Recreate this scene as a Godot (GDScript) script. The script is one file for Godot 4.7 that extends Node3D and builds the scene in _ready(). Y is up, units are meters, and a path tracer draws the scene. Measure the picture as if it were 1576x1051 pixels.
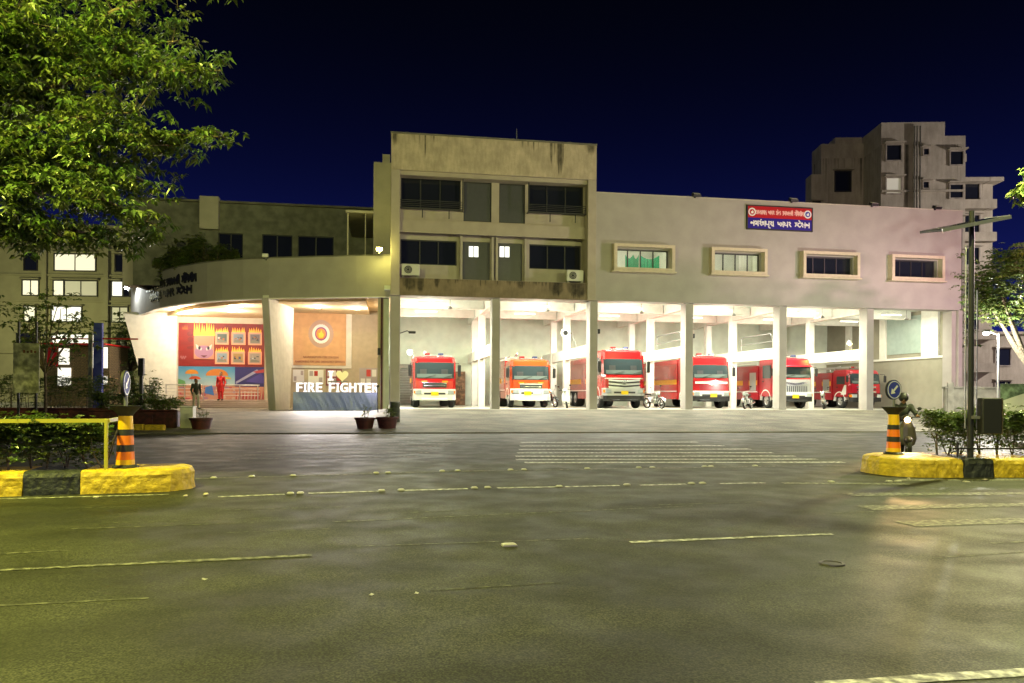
extends Node3D
# A fire station at night seen across a wide road. Metres, y up. The station has its own frame: u along the front, h up, d into the building.

const FRONT_TURN := 0.16284
var front := Transform3D(Basis(Vector3.UP, FRONT_TURN), Vector3(-6.12, 0, -37.4))
var road_turn := 0.24
var M := {}
var used_names := {}
var rng := RandomNumberGenerator.new()

# ---------------------------------------------------------------- geometry collector
class G:
	var v := PackedVector3Array()
	var n := PackedVector3Array()
	var w := PackedVector2Array()
	var c := PackedColorArray()
	var xf := Transform3D()
	var col := Color.WHITE

	func tri(a: Vector3, b: Vector3, d: Vector3, ua := Vector2(), ub := Vector2(), ud := Vector2()) -> void:
		a = xf * a; b = xf * b; d = xf * d
		var m := (b - a).cross(d - a)
		if m.length_squared() < 1e-16:
			return
		m = m.normalized()
		v.append_array([a, d, b]); n.append_array([m, m, m]); w.append_array([ua, ud, ub]); c.append_array([col, col, col])

	func smooth_tri(a: Vector3, b: Vector3, d: Vector3, na: Vector3, nb: Vector3, nd: Vector3) -> void:
		a = xf * a; b = xf * b; d = xf * d
		v.append_array([a, d, b])
		n.append_array([(xf.basis * na).normalized(), (xf.basis * nd).normalized(), (xf.basis * nb).normalized()])
		w.append_array([Vector2(), Vector2(), Vector2()]); c.append_array([col, col, col])

	func quad(a: Vector3, b: Vector3, d: Vector3, e: Vector3) -> void: # bottom left, bottom right, top right, top left
		tri(a, b, d, Vector2(0, 1), Vector2(1, 1), Vector2(1, 0))
		tri(a, d, e, Vector2(0, 1), Vector2(1, 0), Vector2(0, 0))

	func box(p: Vector3, q: Vector3, bev := 0.0) -> void: # between two corners
		var lo := Vector3(minf(p.x, q.x), minf(p.y, q.y), minf(p.z, q.z))
		var hi := Vector3(maxf(p.x, q.x), maxf(p.y, q.y), maxf(p.z, q.z))
		var s := (hi - lo) / 2.0
		var m := (hi + lo) / 2.0
		bev = minf(bev, minf(s.x, minf(s.y, s.z)) * 0.9)
		for ax in 3:
			for sg in [-1.0, 1.0]:
				var i := (ax + 1) % 3
				var j := (ax + 2) % 3
				var corner := func(x: float, y: float) -> Vector3:
					var r := Vector3()
					r[ax] = sg * s[ax]; r[i] = x * sg * (s[i] - bev); r[j] = y * (s[j] - bev)
					return m + r
				quad(corner.call(-1.0, -1.0), corner.call(1.0, -1.0), corner.call(1.0, 1.0), corner.call(-1.0, 1.0))
		if bev <= 0.0:
			return
		for ax in 3:
			var i := (ax + 1) % 3
			var j := (ax + 2) % 3
			for si in [-1.0, 1.0]:
				for sj in [-1.0, 1.0]:
					var pt := func(e: float, which: int) -> Vector3:
						var r := Vector3()
						r[ax] = e * (s[ax] - bev)
						r[i] = si * (s[i] - (0.0 if which == 0 else bev)); r[j] = sj * (s[j] - (bev if which == 0 else 0.0))
						return m + r
					var o := Vector3(); o[i] = si; o[j] = sj
					facing_quad(pt.call(-1.0, 0), pt.call(1.0, 0), pt.call(1.0, 1), pt.call(-1.0, 1), o)
		for sx in [-1.0, 1.0]:
			for sy in [-1.0, 1.0]:
				for sz in [-1.0, 1.0]:
					var o := Vector3(sx, sy, sz)
					var b := s - Vector3(bev, bev, bev)
					facing_tri(m + o * Vector3(s.x, b.y, b.z), m + o * Vector3(b.x, s.y, b.z), m + o * Vector3(b.x, b.y, s.z), o)

	func facing_tri(a: Vector3, b: Vector3, d: Vector3, o: Vector3) -> void:
		if (b - a).cross(d - a).dot(o) < 0.0:
			tri(a, d, b)
		else:
			tri(a, b, d)

	func facing_quad(a: Vector3, b: Vector3, d: Vector3, e: Vector3, o: Vector3) -> void:
		if (b - a).cross(d - a).dot(o) < 0.0:
			quad(a, e, d, b)
		else:
			quad(a, b, d, e)

	func tube(p: Vector3, q: Vector3, r0: float, r1 := -1.0, seg := 8, cap := true) -> void:
		if r1 < 0.0:
			r1 = r0
		var ax := q - p
		if ax.length() < 1e-6:
			return
		ax = ax.normalized()
		var e := ax.cross(Vector3.RIGHT if absf(ax.x) < 0.8 else Vector3.UP).normalized()
		var f := ax.cross(e)
		for k in seg:
			var a0 := TAU * k / seg
			var a1 := TAU * (k + 1) / seg
			var d0 := e * cos(a0) + f * sin(a0)
			var d1 := e * cos(a1) + f * sin(a1)
			smooth_tri(p + d0 * r0, p + d1 * r0, q + d1 * r1, d0, d1, d1)
			smooth_tri(p + d0 * r0, q + d1 * r1, q + d0 * r1, d0, d1, d0)
			if cap:
				tri(p, p + d1 * r0, p + d0 * r0)
				tri(q, q + d0 * r1, q + d1 * r1)

	func path(pts: Array, r: float, seg := 6) -> void:
		for k in pts.size() - 1:
			tube(pts[k], pts[k + 1], r, r, seg)

	func lathe(prof: Array, seg := 20) -> void: # Vector2(radius, height), from bottom to top
		for k in prof.size() - 1:
			var a: Vector2 = prof[k]
			var b: Vector2 = prof[k + 1]
			var sl := Vector2(b.y - a.y, a.x - b.x).normalized()
			for i in seg:
				var t0 := TAU * i / seg
				var t1 := TAU * (i + 1) / seg
				var d0 := Vector3(sin(t0), 0, cos(t0))
				var d1 := Vector3(sin(t1), 0, cos(t1))
				var n0 := d0 * sl.x + Vector3.UP * sl.y
				var n1 := d1 * sl.x + Vector3.UP * sl.y
				var up := Vector3.UP
				if a.x > 1e-5:
					smooth_tri(d0 * a.x + up * a.y, d1 * a.x + up * a.y, d1 * b.x + up * b.y, n0, n1, n1)
				if b.x > 1e-5:
					smooth_tri(d0 * a.x + up * a.y, d1 * b.x + up * b.y, d0 * b.x + up * b.y, n0, n1, n0)

	func prism(poly: PackedVector2Array, z0: float, z1: float) -> void: # polygon in x, y pushed from z0 to z1
		if Geometry2D.is_polygon_clockwise(poly):
			poly = poly.duplicate(); poly.reverse()
		if z0 > z1:
			var t := z0; z0 = z1; z1 = t
		var ix := Geometry2D.triangulate_polygon(poly)
		for k in range(0, ix.size(), 3):
			var a := poly[ix[k]]
			var b := poly[ix[k + 1]]
			var d := poly[ix[k + 2]]
			if (b - a).cross(d - a) < 0.0:
				var t := b; b = d; d = t
			tri(Vector3(a.x, a.y, z1), Vector3(b.x, b.y, z1), Vector3(d.x, d.y, z1))
			tri(Vector3(a.x, a.y, z0), Vector3(d.x, d.y, z0), Vector3(b.x, b.y, z0))
		for k in poly.size():
			var a := poly[k]
			var b := poly[(k + 1) % poly.size()]
			quad(Vector3(a.x, a.y, z1), Vector3(a.x, a.y, z0), Vector3(b.x, b.y, z0), Vector3(b.x, b.y, z1))

	func slab(poly: PackedVector2Array, h0: float, h1: float) -> void: # polygon in u, d laid flat between two heights
		var old := xf
		xf = xf * Transform3D(Basis(Vector3(1, 0, 0), Vector3(0, 0, -1), Vector3(0, 1, 0)), Vector3())
		prism(poly, h0, h1)
		xf = old

	func loft(rings: Array, cap := true) -> void: # rings of equal size, from the lowest up
		for k in rings.size() - 1:
			var a: PackedVector3Array = rings[k]
			var b: PackedVector3Array = rings[k + 1]
			var m := Vector3()
			for p in a:
				m += p
			m /= a.size()
			for i in a.size():
				var j := (i + 1) % a.size()
				var mid := (a[i] + a[j] + b[i] + b[j]) / 4.0
				facing_quad(a[i], a[j], b[j], b[i], Vector3(mid.x - m.x, (mid.y - m.y) * 0.3, mid.z - m.z))
		if cap:
			for e in [[rings[0], -1.0], [rings[-1], 1.0]]:
				var m := Vector3()
				for p in e[0]:
					m += p
				m /= e[0].size()
				for i in e[0].size():
					facing_tri(m, e[0][i], e[0][(i + 1) % e[0].size()], Vector3(0, e[1], 0))

	func ball(p: Vector3, r: Vector3, seg := 10, rows := 6) -> void:
		for i in rows:
			for k in seg:
				var at := func(ii: int, kk: int) -> Vector3:
					var a := PI * ii / rows - PI / 2
					var b := TAU * kk / seg
					return Vector3(cos(a) * sin(b), sin(a), cos(a) * cos(b))
				var a0: Vector3 = at.call(i, k)
				var a1: Vector3 = at.call(i, k + 1)
				var b0: Vector3 = at.call(i + 1, k)
				var b1: Vector3 = at.call(i + 1, k + 1)
				if i > 0:
					smooth_tri(p + a0 * r, p + a1 * r, p + b1 * r, a0 / r, a1 / r, b1 / r)
				if i < rows - 1:
					smooth_tri(p + a0 * r, p + b1 * r, p + b0 * r, a0 / r, b1 / r, b0 / r)

	func holes(u0: float, u1: float, h0: float, h1: float, z0: float, z1: float, cuts: Array) -> void: # a wall with a row of openings [u0, h0, u1, h1], left to right
		var at := u0
		for q in cuts:
			if q[0] > at:
				box(Vector3(at, h0, z0), Vector3(q[0], h1, z1))
			if q[1] > h0:
				box(Vector3(q[0], h0, z0), Vector3(q[2], q[1], z1))
			if q[3] < h1:
				box(Vector3(q[0], q[3], z0), Vector3(q[2], h1, z1))
			at = q[2]
		if at < u1:
			box(Vector3(at, h0, z0), Vector3(u1, h1, z1))

	func frame(u0: float, h0: float, u1: float, h1: float, z0: float, z1: float, t: float) -> void: # four bars butted end to end
		box(Vector3(u0, h0, z0), Vector3(u0 + t, h1, z1)); box(Vector3(u1 - t, h0, z0), Vector3(u1, h1, z1))
		box(Vector3(u0 + t, h0, z0), Vector3(u1 - t, h0 + t, z1)); box(Vector3(u0 + t, h1 - t, z0), Vector3(u1 - t, h1, z1))

	func mesh() -> ArrayMesh:
		var a := []
		a.resize(Mesh.ARRAY_MAX)
		a[Mesh.ARRAY_VERTEX] = v; a[Mesh.ARRAY_NORMAL] = n; a[Mesh.ARRAY_TEX_UV] = w; a[Mesh.ARRAY_COLOR] = c
		var m := ArrayMesh.new()
		m.add_surface_from_arrays(Mesh.PRIMITIVE_TRIANGLES, a)
		return m

# ---------------------------------------------------------------- naming
func numbered(called: String) -> String:
	var k: int = used_names.get(called, 0)
	used_names[called] = k + 1
	return called if k == 0 else "%s_%03d" % [called, k]

func tag(o: Node, label: String, category: String, group := "") -> Node:
	o.set_meta("label", label); o.set_meta("category", category)
	if group:
		o.set_meta("group", group)
	return o

func thing(called: String, label: String, category: String, at: Transform3D, group := "") -> Node3D:
	var o := Node3D.new()
	o.name = numbered(called); add_child(o); o.transform = at
	tag(o, label, category, group)
	return o

func part(called: String, g: G, m: Material, parent: Node) -> MeshInstance3D:
	var o := MeshInstance3D.new()
	o.name = called; o.mesh = g.mesh(); o.material_override = null
	o.mesh.surface_set_material(0, m)
	parent.add_child(o, true)
	return o

func part_mesh(called: String, me: Mesh, m: Material, parent: Node, at: Transform3D) -> MeshInstance3D:
	var o := MeshInstance3D.new()
	o.name = called; o.mesh = me; o.material_override = m; o.transform = at
	parent.add_child(o, true)
	return o

func solid(called: String, g: G, m: Material, at := Transform3D()) -> MeshInstance3D: # a top-level thing of one mesh
	var o := part(numbered(called), g, m, self)
	o.transform = at
	return o

func struct(called: String, g: G, m: Material, at := Transform3D()) -> MeshInstance3D:
	var o := solid(called, g, m, at)
	o.set_meta("kind", "structure")
	return o

func again(o: Node3D, at: Transform3D, called: String, label: String) -> Node3D: # a copy with its parts, under the next number
	var r: Node3D = o.duplicate()
	r.name = numbered(called); add_child(r); r.transform = at
	r.set_meta("label", label)
	return r

func F(u: float, h: float, d: float, turn := 0.0) -> Transform3D: # a place in the station's frame
	return front * Transform3D(Basis(Vector3.UP, turn), Vector3(u, h, -d))

func W(x: float, y: float, z: float, turn := 0.0) -> Transform3D:
	return Transform3D(Basis(Vector3.UP, turn), Vector3(x, y, z))

func V(u: float, h: float, d: float) -> Vector3: # a point inside the station's frame
	return Vector3(u, h, -d)

func bx(a: Vector3, b: Vector3, bev := 0.0) -> G:
	var g := G.new()
	g.box(a, b, bev)
	return g

# ---------------------------------------------------------------- materials
func lin(r: float, g: float, b: float) -> Color:
	return Color(r, g, b).linear_to_srgb()

func plain(r: float, g: float, b: float, rough := 0.7, metal := 0.0) -> StandardMaterial3D:
	var m := StandardMaterial3D.new()
	m.albedo_color = lin(r, g, b); m.roughness = rough; m.metallic = metal
	return m

func noise_image(size: int, lo: float, hi: float, freq: float, octaves: int, sd: int, speck := 0.0, stretch := 1.0) -> ImageTexture:
	var f := FastNoiseLite.new()
	f.seed = sd; f.frequency = freq; f.fractal_octaves = octaves; f.noise_type = FastNoiseLite.TYPE_SIMPLEX_SMOOTH
	var src := f.get_seamless_image(size, size)
	var im := Image.create(size, size, false, Image.FORMAT_L8)
	var r := RandomNumberGenerator.new()
	r.seed = sd
	for y in size:
		for x in size:
			var t := src.get_pixel(x, int(y * stretch) % size).r
			t = lo + (hi - lo) * clampf((t - 0.2) / 0.6, 0, 1) + r.randf_range(-speck, speck)
			im.set_pixel(x, y, Color(t, t, t))
	return ImageTexture.create_from_image(im)

func wall_paint(r: float, g: float, b: float, tex: Texture2D, scale := 0.22, rough := 0.85) -> StandardMaterial3D:
	var m := plain(r, g, b, rough)
	m.albedo_texture = tex; m.uv1_triplanar = true; m.uv1_world_triplanar = true; m.uv1_scale = Vector3.ONE * scale
	return m

func glow(r: float, g: float, b: float, e: float) -> StandardMaterial3D:
	var m := plain(0.8, 0.8, 0.8, 0.5)
	m.emission_enabled = true; m.emission = lin(r, g, b); m.emission_energy_multiplier = e
	return m

func omni(at: Vector3, c: Color, energy: float, size := 0.1) -> OmniLight3D:
	var l := OmniLight3D.new()
	l.name = "lamp_light"; l.light_color = c; l.light_energy = energy; l.light_size = size
	l.omni_range = 90.0; l.omni_attenuation = 2.0; l.shadow_enabled = true
	add_child(l, true)
	l.position = at
	return l

func area(at: Transform3D, size: Vector2, c: Color, energy: float) -> AreaLight3D: # shines along its -z
	var l := AreaLight3D.new()
	l.name = "lamp_light"; l.area_size = size; l.light_color = c; l.light_energy = energy; l.shadow_enabled = true
	l.area_range = 60.0; l.area_attenuation = 2.0; l.area_normalize_energy = true
	add_child(l, true)
	l.transform = at
	return l

func make_materials() -> void:
	var t_plaster := noise_image(512, 0.94, 1.0, 0.012, 5, 3, 0.015)
	var t_dirty := noise_image(512, 0.55, 1.0, 0.010, 5, 9, 0.04)
	var t_streak := noise_image(512, 0.45, 1.0, 0.02, 4, 12, 0.03)
	var t_grain := noise_image(1024, 0.5, 0.9, 0.25, 4, 21, 0.5)
	var t_patch := noise_image(512, 0.70, 1.0, 0.012, 6, 44, 0.05)
	var t_weather := noise_image(512, 0.78, 1.0, 0.016, 5, 51, 0.03)
	M.t_dirty = t_dirty
	# ground
	M.road = wall_paint(0.088, 0.089, 0.05, t_grain, 0.13, 0.72)
	M.road.uv1_world_triplanar = false
	M.road.detail_enabled = true; M.road.detail_albedo = t_patch; M.road.detail_blend_mode = BaseMaterial3D.BLEND_MODE_MUL
	M.road.detail_uv_layer = BaseMaterial3D.DETAIL_UV_2; M.road.uv2_triplanar = true; M.road.uv2_world_triplanar = false; M.road.uv2_scale = Vector3(0.07, 0.1, 0.13)
	M.road.roughness_texture = t_weather; M.road.roughness_texture_channel = BaseMaterial3D.TEXTURE_CHANNEL_RED
	M.road.metallic_specular = 0.42
	M.road.heightmap_enabled = true; M.road.heightmap_texture = t_grain; M.road.heightmap_scale = 0.1
	M.forecourt = wall_paint(0.46, 0.42, 0.31, t_grain, 0.3, 0.75)
	M.forecourt.detail_enabled = true; M.forecourt.detail_albedo = t_patch; M.forecourt.detail_blend_mode = BaseMaterial3D.BLEND_MODE_MUL
	M.forecourt.detail_uv_layer = BaseMaterial3D.DETAIL_UV_2; M.forecourt.uv2_triplanar = true; M.forecourt.uv2_world_triplanar = true; M.forecourt.uv2_scale = Vector3(0.08, 0.1, 0.14)
	M.earth = wall_paint(0.09, 0.085, 0.05, t_dirty, 0.3, 0.95)
	M.floor = wall_paint(0.5, 0.49, 0.42, t_plaster, 0.4, 0.35)
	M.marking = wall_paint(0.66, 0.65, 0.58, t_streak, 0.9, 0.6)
	M.worn_marking = wall_paint(0.24, 0.235, 0.18, t_streak, 0.9, 0.7)
	M.stud = plain(0.40, 0.38, 0.32, 0.4)
	M.iron = plain(0.05, 0.045, 0.04, 0.5, 0.6)
	# building
	M.plaster = wall_paint(0.48, 0.44, 0.39, t_plaster, 0.16)
	M.wing = wall_paint(0.38, 0.352, 0.335, t_plaster, 0.12)
	M.tower = wall_paint(0.40, 0.35, 0.295, t_plaster, 0.18)
	M.recess = wall_paint(0.42, 0.38, 0.33, t_plaster, 0.2)
	M.inside = wall_paint(0.66, 0.71, 0.62, t_plaster, 0.2)
	M.white = wall_paint(0.74, 0.73, 0.68, t_plaster, 0.3)
	M.column_front = M.wing
	M.trim = wall_paint(0.58, 0.50, 0.38, t_plaster, 0.5)
	M.old_concrete = wall_paint(0.40, 0.35, 0.31, t_weather, 0.12)
	M.dark_concrete = wall_paint(0.20, 0.19, 0.16, t_weather, 0.12)
	M.flats = wall_paint(0.34, 0.33, 0.20, t_plaster, 0.1)
	M.lobby_ceiling = wall_paint(0.84, 0.67, 0.42, t_plaster, 0.3)
	M.orange = wall_paint(0.64, 0.38, 0.20, t_plaster, 0.3)
	M.lobby_wall = wall_paint(0.50, 0.43, 0.32, t_plaster, 0.3)
	M.frame_dark = plain(0.018, 0.018, 0.02, 0.5)
	M.pane_dark = plain(0.012, 0.014, 0.022, 0.06)
	M.panel_dark = wall_paint(0.05, 0.052, 0.06, t_plaster, 0.5, 0.4)
	M.glass = plain(0.9, 0.95, 0.93, 0.03)
	M.glass.transparency = BaseMaterial3D.TRANSPARENCY_ALPHA; M.glass.albedo_color.a = 0.08
	M.lit_pane = glow(1.0, 0.97, 0.85, 0.42)
	M.lit_warm = glow(1.0, 0.92, 0.66, 0.32)
	M.lit_dim = glow(0.45, 0.42, 0.25, 0.12)
	M.curtain = plain(0.0, 0.22, 0.12, 0.9)
	M.curtain.backlight_enabled = true; M.curtain.backlight = lin(0.0, 0.45, 0.25)
	M.net_curtain = plain(0.6, 0.62, 0.6, 0.9)
	M.net_curtain.backlight_enabled = true; M.net_curtain.backlight = lin(0.5, 0.52, 0.5)
	M.steel = plain(0.55, 0.55, 0.55, 0.3, 0.8)
	M.dull_steel = plain(0.22, 0.22, 0.21, 0.5, 0.5)
	M.ac = plain(0.55, 0.55, 0.5, 0.5)
	M.black = plain(0.012, 0.012, 0.013, 0.55)
	M.tube_on = glow(1.0, 1.0, 0.86, 1.6)
	M.warm_on = glow(1.0, 0.83, 0.55, 2.0)
	M.flood_on = glow(1.0, 0.95, 0.35, 5.0)
	M.white_on = glow(0.95, 1.0, 0.95, 5.0)
	M.letters_on = glow(1.0, 0.93, 1.0, 0.46)
	M.heart_on = glow(1.0, 0.75, 0.03, 0.16)
	M.wood_door = wall_paint(0.42, 0.24, 0.13, t_dirty, 0.6, 0.5)
	M.shutter = wall_paint(0.30, 0.29, 0.26, t_plaster, 0.6, 0.5)
	M.kerb_yellow = wall_paint(0.74, 0.50, 0.025, t_weather, 0.8, 0.55)
	M.kerb_black = wall_paint(0.03, 0.034, 0.036, t_dirty, 0.8, 0.55)
	for k in ["kerb_yellow", "kerb_black"]:
		M[k].heightmap_enabled = true; M[k].heightmap_texture = t_dirty; M[k].heightmap_scale = 5.0
	M.yellow_rail = plain(0.50, 0.44, 0.04, 0.45)
	M.orange_band = plain(0.85, 0.20, 0.01, 0.35)
	M.yellow_band = plain(0.85, 0.50, 0.01, 0.35)
	M.rubber = plain(0.02, 0.02, 0.02, 0.7)
	M.sign_blue = plain(0.04, 0.055, 0.36, 0.6)
	M.sign_white = plain(0.75, 0.75, 0.75, 0.4)
	M.maroon = wall_paint(0.10, 0.018, 0.016, t_dirty, 0.8, 0.6)
	M.cloth_blue = plain(0.05, 0.10, 0.30, 0.55)
	M.bark = wall_paint(0.16, 0.12, 0.07, t_dirty, 2.0, 0.95)
	M.pale_bark = wall_paint(0.2, 0.165, 0.11, t_dirty, 2.0, 0.95)
	M.leaf = plain(1, 1, 1, 0.32)
	M.leaf.vertex_color_use_as_albedo = true
	M.leaf.backlight_enabled = true; M.leaf.backlight = lin(0.5, 0.6, 0.2)
	# vehicles
	M.red = plain(0.42, 0.010, 0.012, 0.25)
	M.deep_red = plain(0.34, 0.007, 0.018, 0.28)
	M.orange_red = plain(0.52, 0.06, 0.010, 0.25)
	for k in ["red", "deep_red", "orange_red"]:
		M[k].clearcoat_enabled = true; M[k].clearcoat = 0.6; M[k].clearcoat_roughness = 0.08
	M.truck_white = plain(0.72, 0.72, 0.7, 0.35)
	M.silver = plain(0.45, 0.46, 0.46, 0.35, 0.5)
	M.grille = plain(0.035, 0.035, 0.04, 0.4)
	M.chrome = plain(0.75, 0.75, 0.75, 0.15, 0.9)
	M.windscreen = plain(0.035, 0.05, 0.055, 0.04)
	M.plate = plain(0.75, 0.5, 0.0, 0.4)
	M.reflective = plain(0.75, 0.36, 0.02, 0.4)
	M.amber = plain(0.8, 0.22, 0.01, 0.2)
	M.lens = plain(0.5, 0.55, 0.55, 0.08, 0.3)
	M.tyre = plain(0.018, 0.018, 0.018, 0.85)
	M.rim = plain(0.5, 0.5, 0.5, 0.35, 0.6)
	M.beacon = plain(0.22, 0.02, 0.02, 0.15)
	M.beacon_blue = plain(0.04, 0.05, 0.12, 0.15)
	M.skin = plain(0.25, 0.13, 0.08, 0.6)
	M.hair = plain(0.01, 0.009, 0.008, 0.5)
	M.dark_cloth = plain(0.035, 0.04, 0.035, 0.9)
	M.red_cloth = plain(0.55, 0.02, 0.02, 0.9)
	M.pale_cloth = plain(0.5, 0.47, 0.42, 0.9)
	M.tin = wall_paint(0.20, 0.16, 0.11, t_dirty, 1.5, 0.5)
	M.tin.metallic = 0.3
	M.net_panel = wall_paint(0.34, 0.42, 0.39, t_plaster, 0.3, 0.3)
	M.lit_pane_bright = glow(1.0, 1.0, 0.95, 0.6)
	M.flood_face = plain(0.6, 0.6, 0.55, 0.2)
	M.board_blue = plain(0.018, 0.012, 0.24, 0.35)
	M.board_red = plain(0.42, 0.012, 0.014, 0.35)
	M.letter_pink = plain(0.80, 0.45, 0.42, 0.4)
	M.crest_grey = plain(0.45, 0.30, 0.25, 0.5)
	M.crest_violet = plain(0.25, 0.06, 0.22, 0.5)
	M.dark_letter = plain(0.25, 0.08, 0.06, 0.6)
	M.notice_red = plain(0.22, 0.06, 0.07, 0.6)
	M.notice_grey = plain(0.40, 0.36, 0.38, 0.6)
	M.step_stone = wall_paint(0.34, 0.27, 0.24, t_plaster, 0.8, 0.4)
	M.drape = plain(0.15, 0.20, 0.46, 0.3)
	M.flame_paint = plain(0.85, 0.36, 0.03, 0.6)
	M.flame_rim = plain(0.72, 0.26, 0.14, 0.5)
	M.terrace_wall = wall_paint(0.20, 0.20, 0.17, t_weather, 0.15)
	M.fascia = M.wing
	M.pale_panel = plain(0.55, 0.45, 0.28, 0.5)
	M.head_on = glow(1.0, 0.7, 0.3, 14.0)
	M.drum_green = wall_paint(0.045, 0.06, 0.035, t_dirty, 1.0, 0.6)
	M.hoarding = wall_paint(0.36, 0.35, 0.30, t_dirty, 0.6, 0.6)
	M.hoarding_green = wall_paint(0.30, 0.42, 0.34, t_dirty, 0.6, 0.6)
	M.tan_paint = plain(0.04, 0.032, 0.025, 0.4)
	M.end_paint = wall_paint(0.30, 0.28, 0.22, t_plaster, 0.2)
	M.cream = wall_paint(0.20, 0.19, 0.15, t_weather, 0.2)
	M.scuff = wall_paint(0.15, 0.148, 0.10, t_streak, 0.8, 0.75)
	M.tyre_mark = wall_paint(0.062, 0.061, 0.038, t_streak, 0.5, 0.72)
	var wt := stain_texture(256, 256, Color(0.74, 0.70, 0.65), 15, [[0.3, 0.012, 0.4], [0.52, 0.03, 0.6]], 40)
	M.weathered = textured(wt, 0.9)
	M.weathered.uv1_triplanar = true; M.weathered.uv1_world_triplanar = true; M.weathered.uv1_scale = Vector3(0.09, 0.075, 0.09)
	M.dashboard_reflection = plain(0.13, 0.16, 0.15, 0.08)  # tone of the reflection painted low on the windscreens

# ---------------------------------------------------------------- the scene
func _ready() -> void:
	# camera, sky, exposure
	var cam := Camera3D.new()
	cam.name = "camera"
	cam.projection = Camera3D.PROJECTION_FRUSTUM
	cam.near = 0.1; cam.far = 900.0
	cam.size = 0.1 * 1051.0 / 1150.0
	cam.frustum_offset = Vector2(0, 0.1 * 79.5 / 1150.0)
	add_child(cam)
	cam.position = Vector3(0, 1.6, 0)
	cam.rotation.z = 0.006
	cam.current = true
	var sky := ProceduralSkyMaterial.new()
	sky.sky_top_color = lin(0.0002, 0.0003, 0.0006); sky.sky_horizon_color = lin(0.007, 0.011, 0.115); sky.sky_curve = 0.078
	sky.ground_bottom_color = lin(0.001, 0.001, 0.001); sky.ground_horizon_color = lin(0.002, 0.002, 0.01); sky.sun_angle_max = 1.0
	var we := WorldEnvironment.new()
	we.name = "surroundings"
	var env := Environment.new()
	env.background_mode = Environment.BG_SKY
	env.sky = Sky.new(); env.sky.sky_material = sky
	env.tonemap_mode = Environment.TONE_MAPPER_LINEAR
	env.tonemap_exposure = 2.5
	env.sdfgi_enabled = true; env.ssao_enabled = true; env.ssil_enabled = true
	we.environment = env
	add_child(we)
	make_materials()
	build_ground()
	build_station()
	build_bays()
	build_lobby()
	build_far_buildings()
	build_low_house()
	build_medians()
	build_street_lamps()
	build_trucks()
	build_cycles()
	build_verges()
	build_trees()
	build_people()

# street lamps: pole, arm and a flat lamp head; the light hangs just under its lens
func street_lamp(label: String, at: Vector3, height: float, reach: Vector3, c: Color, energy: float) -> void:
	var t := thing("street_lamp", label, "street lamp", W(at.x, at.y, at.z), "")
	var g := G.new()
	g.tube(Vector3(0, 0, 0), Vector3(0, height - 0.3, 0), 0.09, 0.06, 10)
	part("pole", g, M.dull_steel, t)
	var a := G.new()
	a.path([Vector3(0, height - 0.3, 0), reach * 0.4 + Vector3(0, height, 0), reach + Vector3(0, height + 0.05, 0)], 0.035)
	part("arm", a, M.dull_steel, t)
	var turn := atan2(reach.x, reach.z)
	var hd := G.new()
	hd.xf = Transform3D(Basis(Vector3.UP, turn), reach + Vector3(0, height, 0))
	hd.box(Vector3(-0.14, 0, -0.1), Vector3(0.14, 0.12, 0.6), 0.03)
	var head := part("lamp_head", hd, M.dull_steel, t)
	var ln := G.new()
	ln.xf = hd.xf
	ln.box(Vector3(-0.11, -0.03, 0.05), Vector3(0.11, -0.004, 0.55), 0.01)
	var gm := glow(c.r, c.g, c.b, 8.0)
	part("lamp_lens", ln, gm, head)
	var lt := omni(at + reach + Vector3(0, height - 0.1, 0) + Basis(Vector3.UP, turn) * Vector3(0, 0, 0.3), c.linear_to_srgb(), energy, 0.18)
	lt.name = numbered("street_lamp_light")

func build_street_lamps() -> void:
	street_lamp("grey street lamp on the right median, lit yellow green", Vector3(15.0, 0.0, -18.2), 8.6, Vector3(-1.3, 0, -0.3), Color(0.98, 1.0, 0.42), 60.0)
	street_lamp("grey street lamp on the near verge left of the viewer", Vector3(-10.4, 0.0, -6.0), 10.6, Vector3(0.9, 0, -1.2), Color(0.97, 1.0, 0.17), 122.0)
	street_lamp("grey street lamp on the near verge right of the viewer", Vector3(12.0, 0.0, -6.0), 10.2, Vector3(-0.9, 0, -1.2), Color(0.97, 1.0, 0.28), 36.0)
	street_lamp("grey street lamp with a pinkish light beyond the right end of the station", Vector3(26.6, 0.0, -29.0), 8.2, Vector3(-1.0, 0, -1.0), Color(1.0, 0.56, 0.66), 72.0)
	street_lamp("grey street lamp behind the viewer on the near pavement", Vector3(-1.5, 0.0, 7.5), 11.0, Vector3(0.4, 0, -1.6), Color(1.0, 0.86, 0.95), 50.0)
	street_lamp("grey street lamp in the yard before the block of flats", Vector3(-55.0, 0.0, -70.0), 9.0, Vector3(1.5, 0, -1.0), Color(1.0, 0.95, 0.45), 110.0)
	street_lamp("added unseen street lamp that lights the weathered block from its right", Vector3(67.0, 0.0, -59.0), 16.0, Vector3(-1.0, 0, -0.6), Color(1.0, 0.90, 0.82), 400.0)  # added lamp out of view, placed to light the main front only

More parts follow.
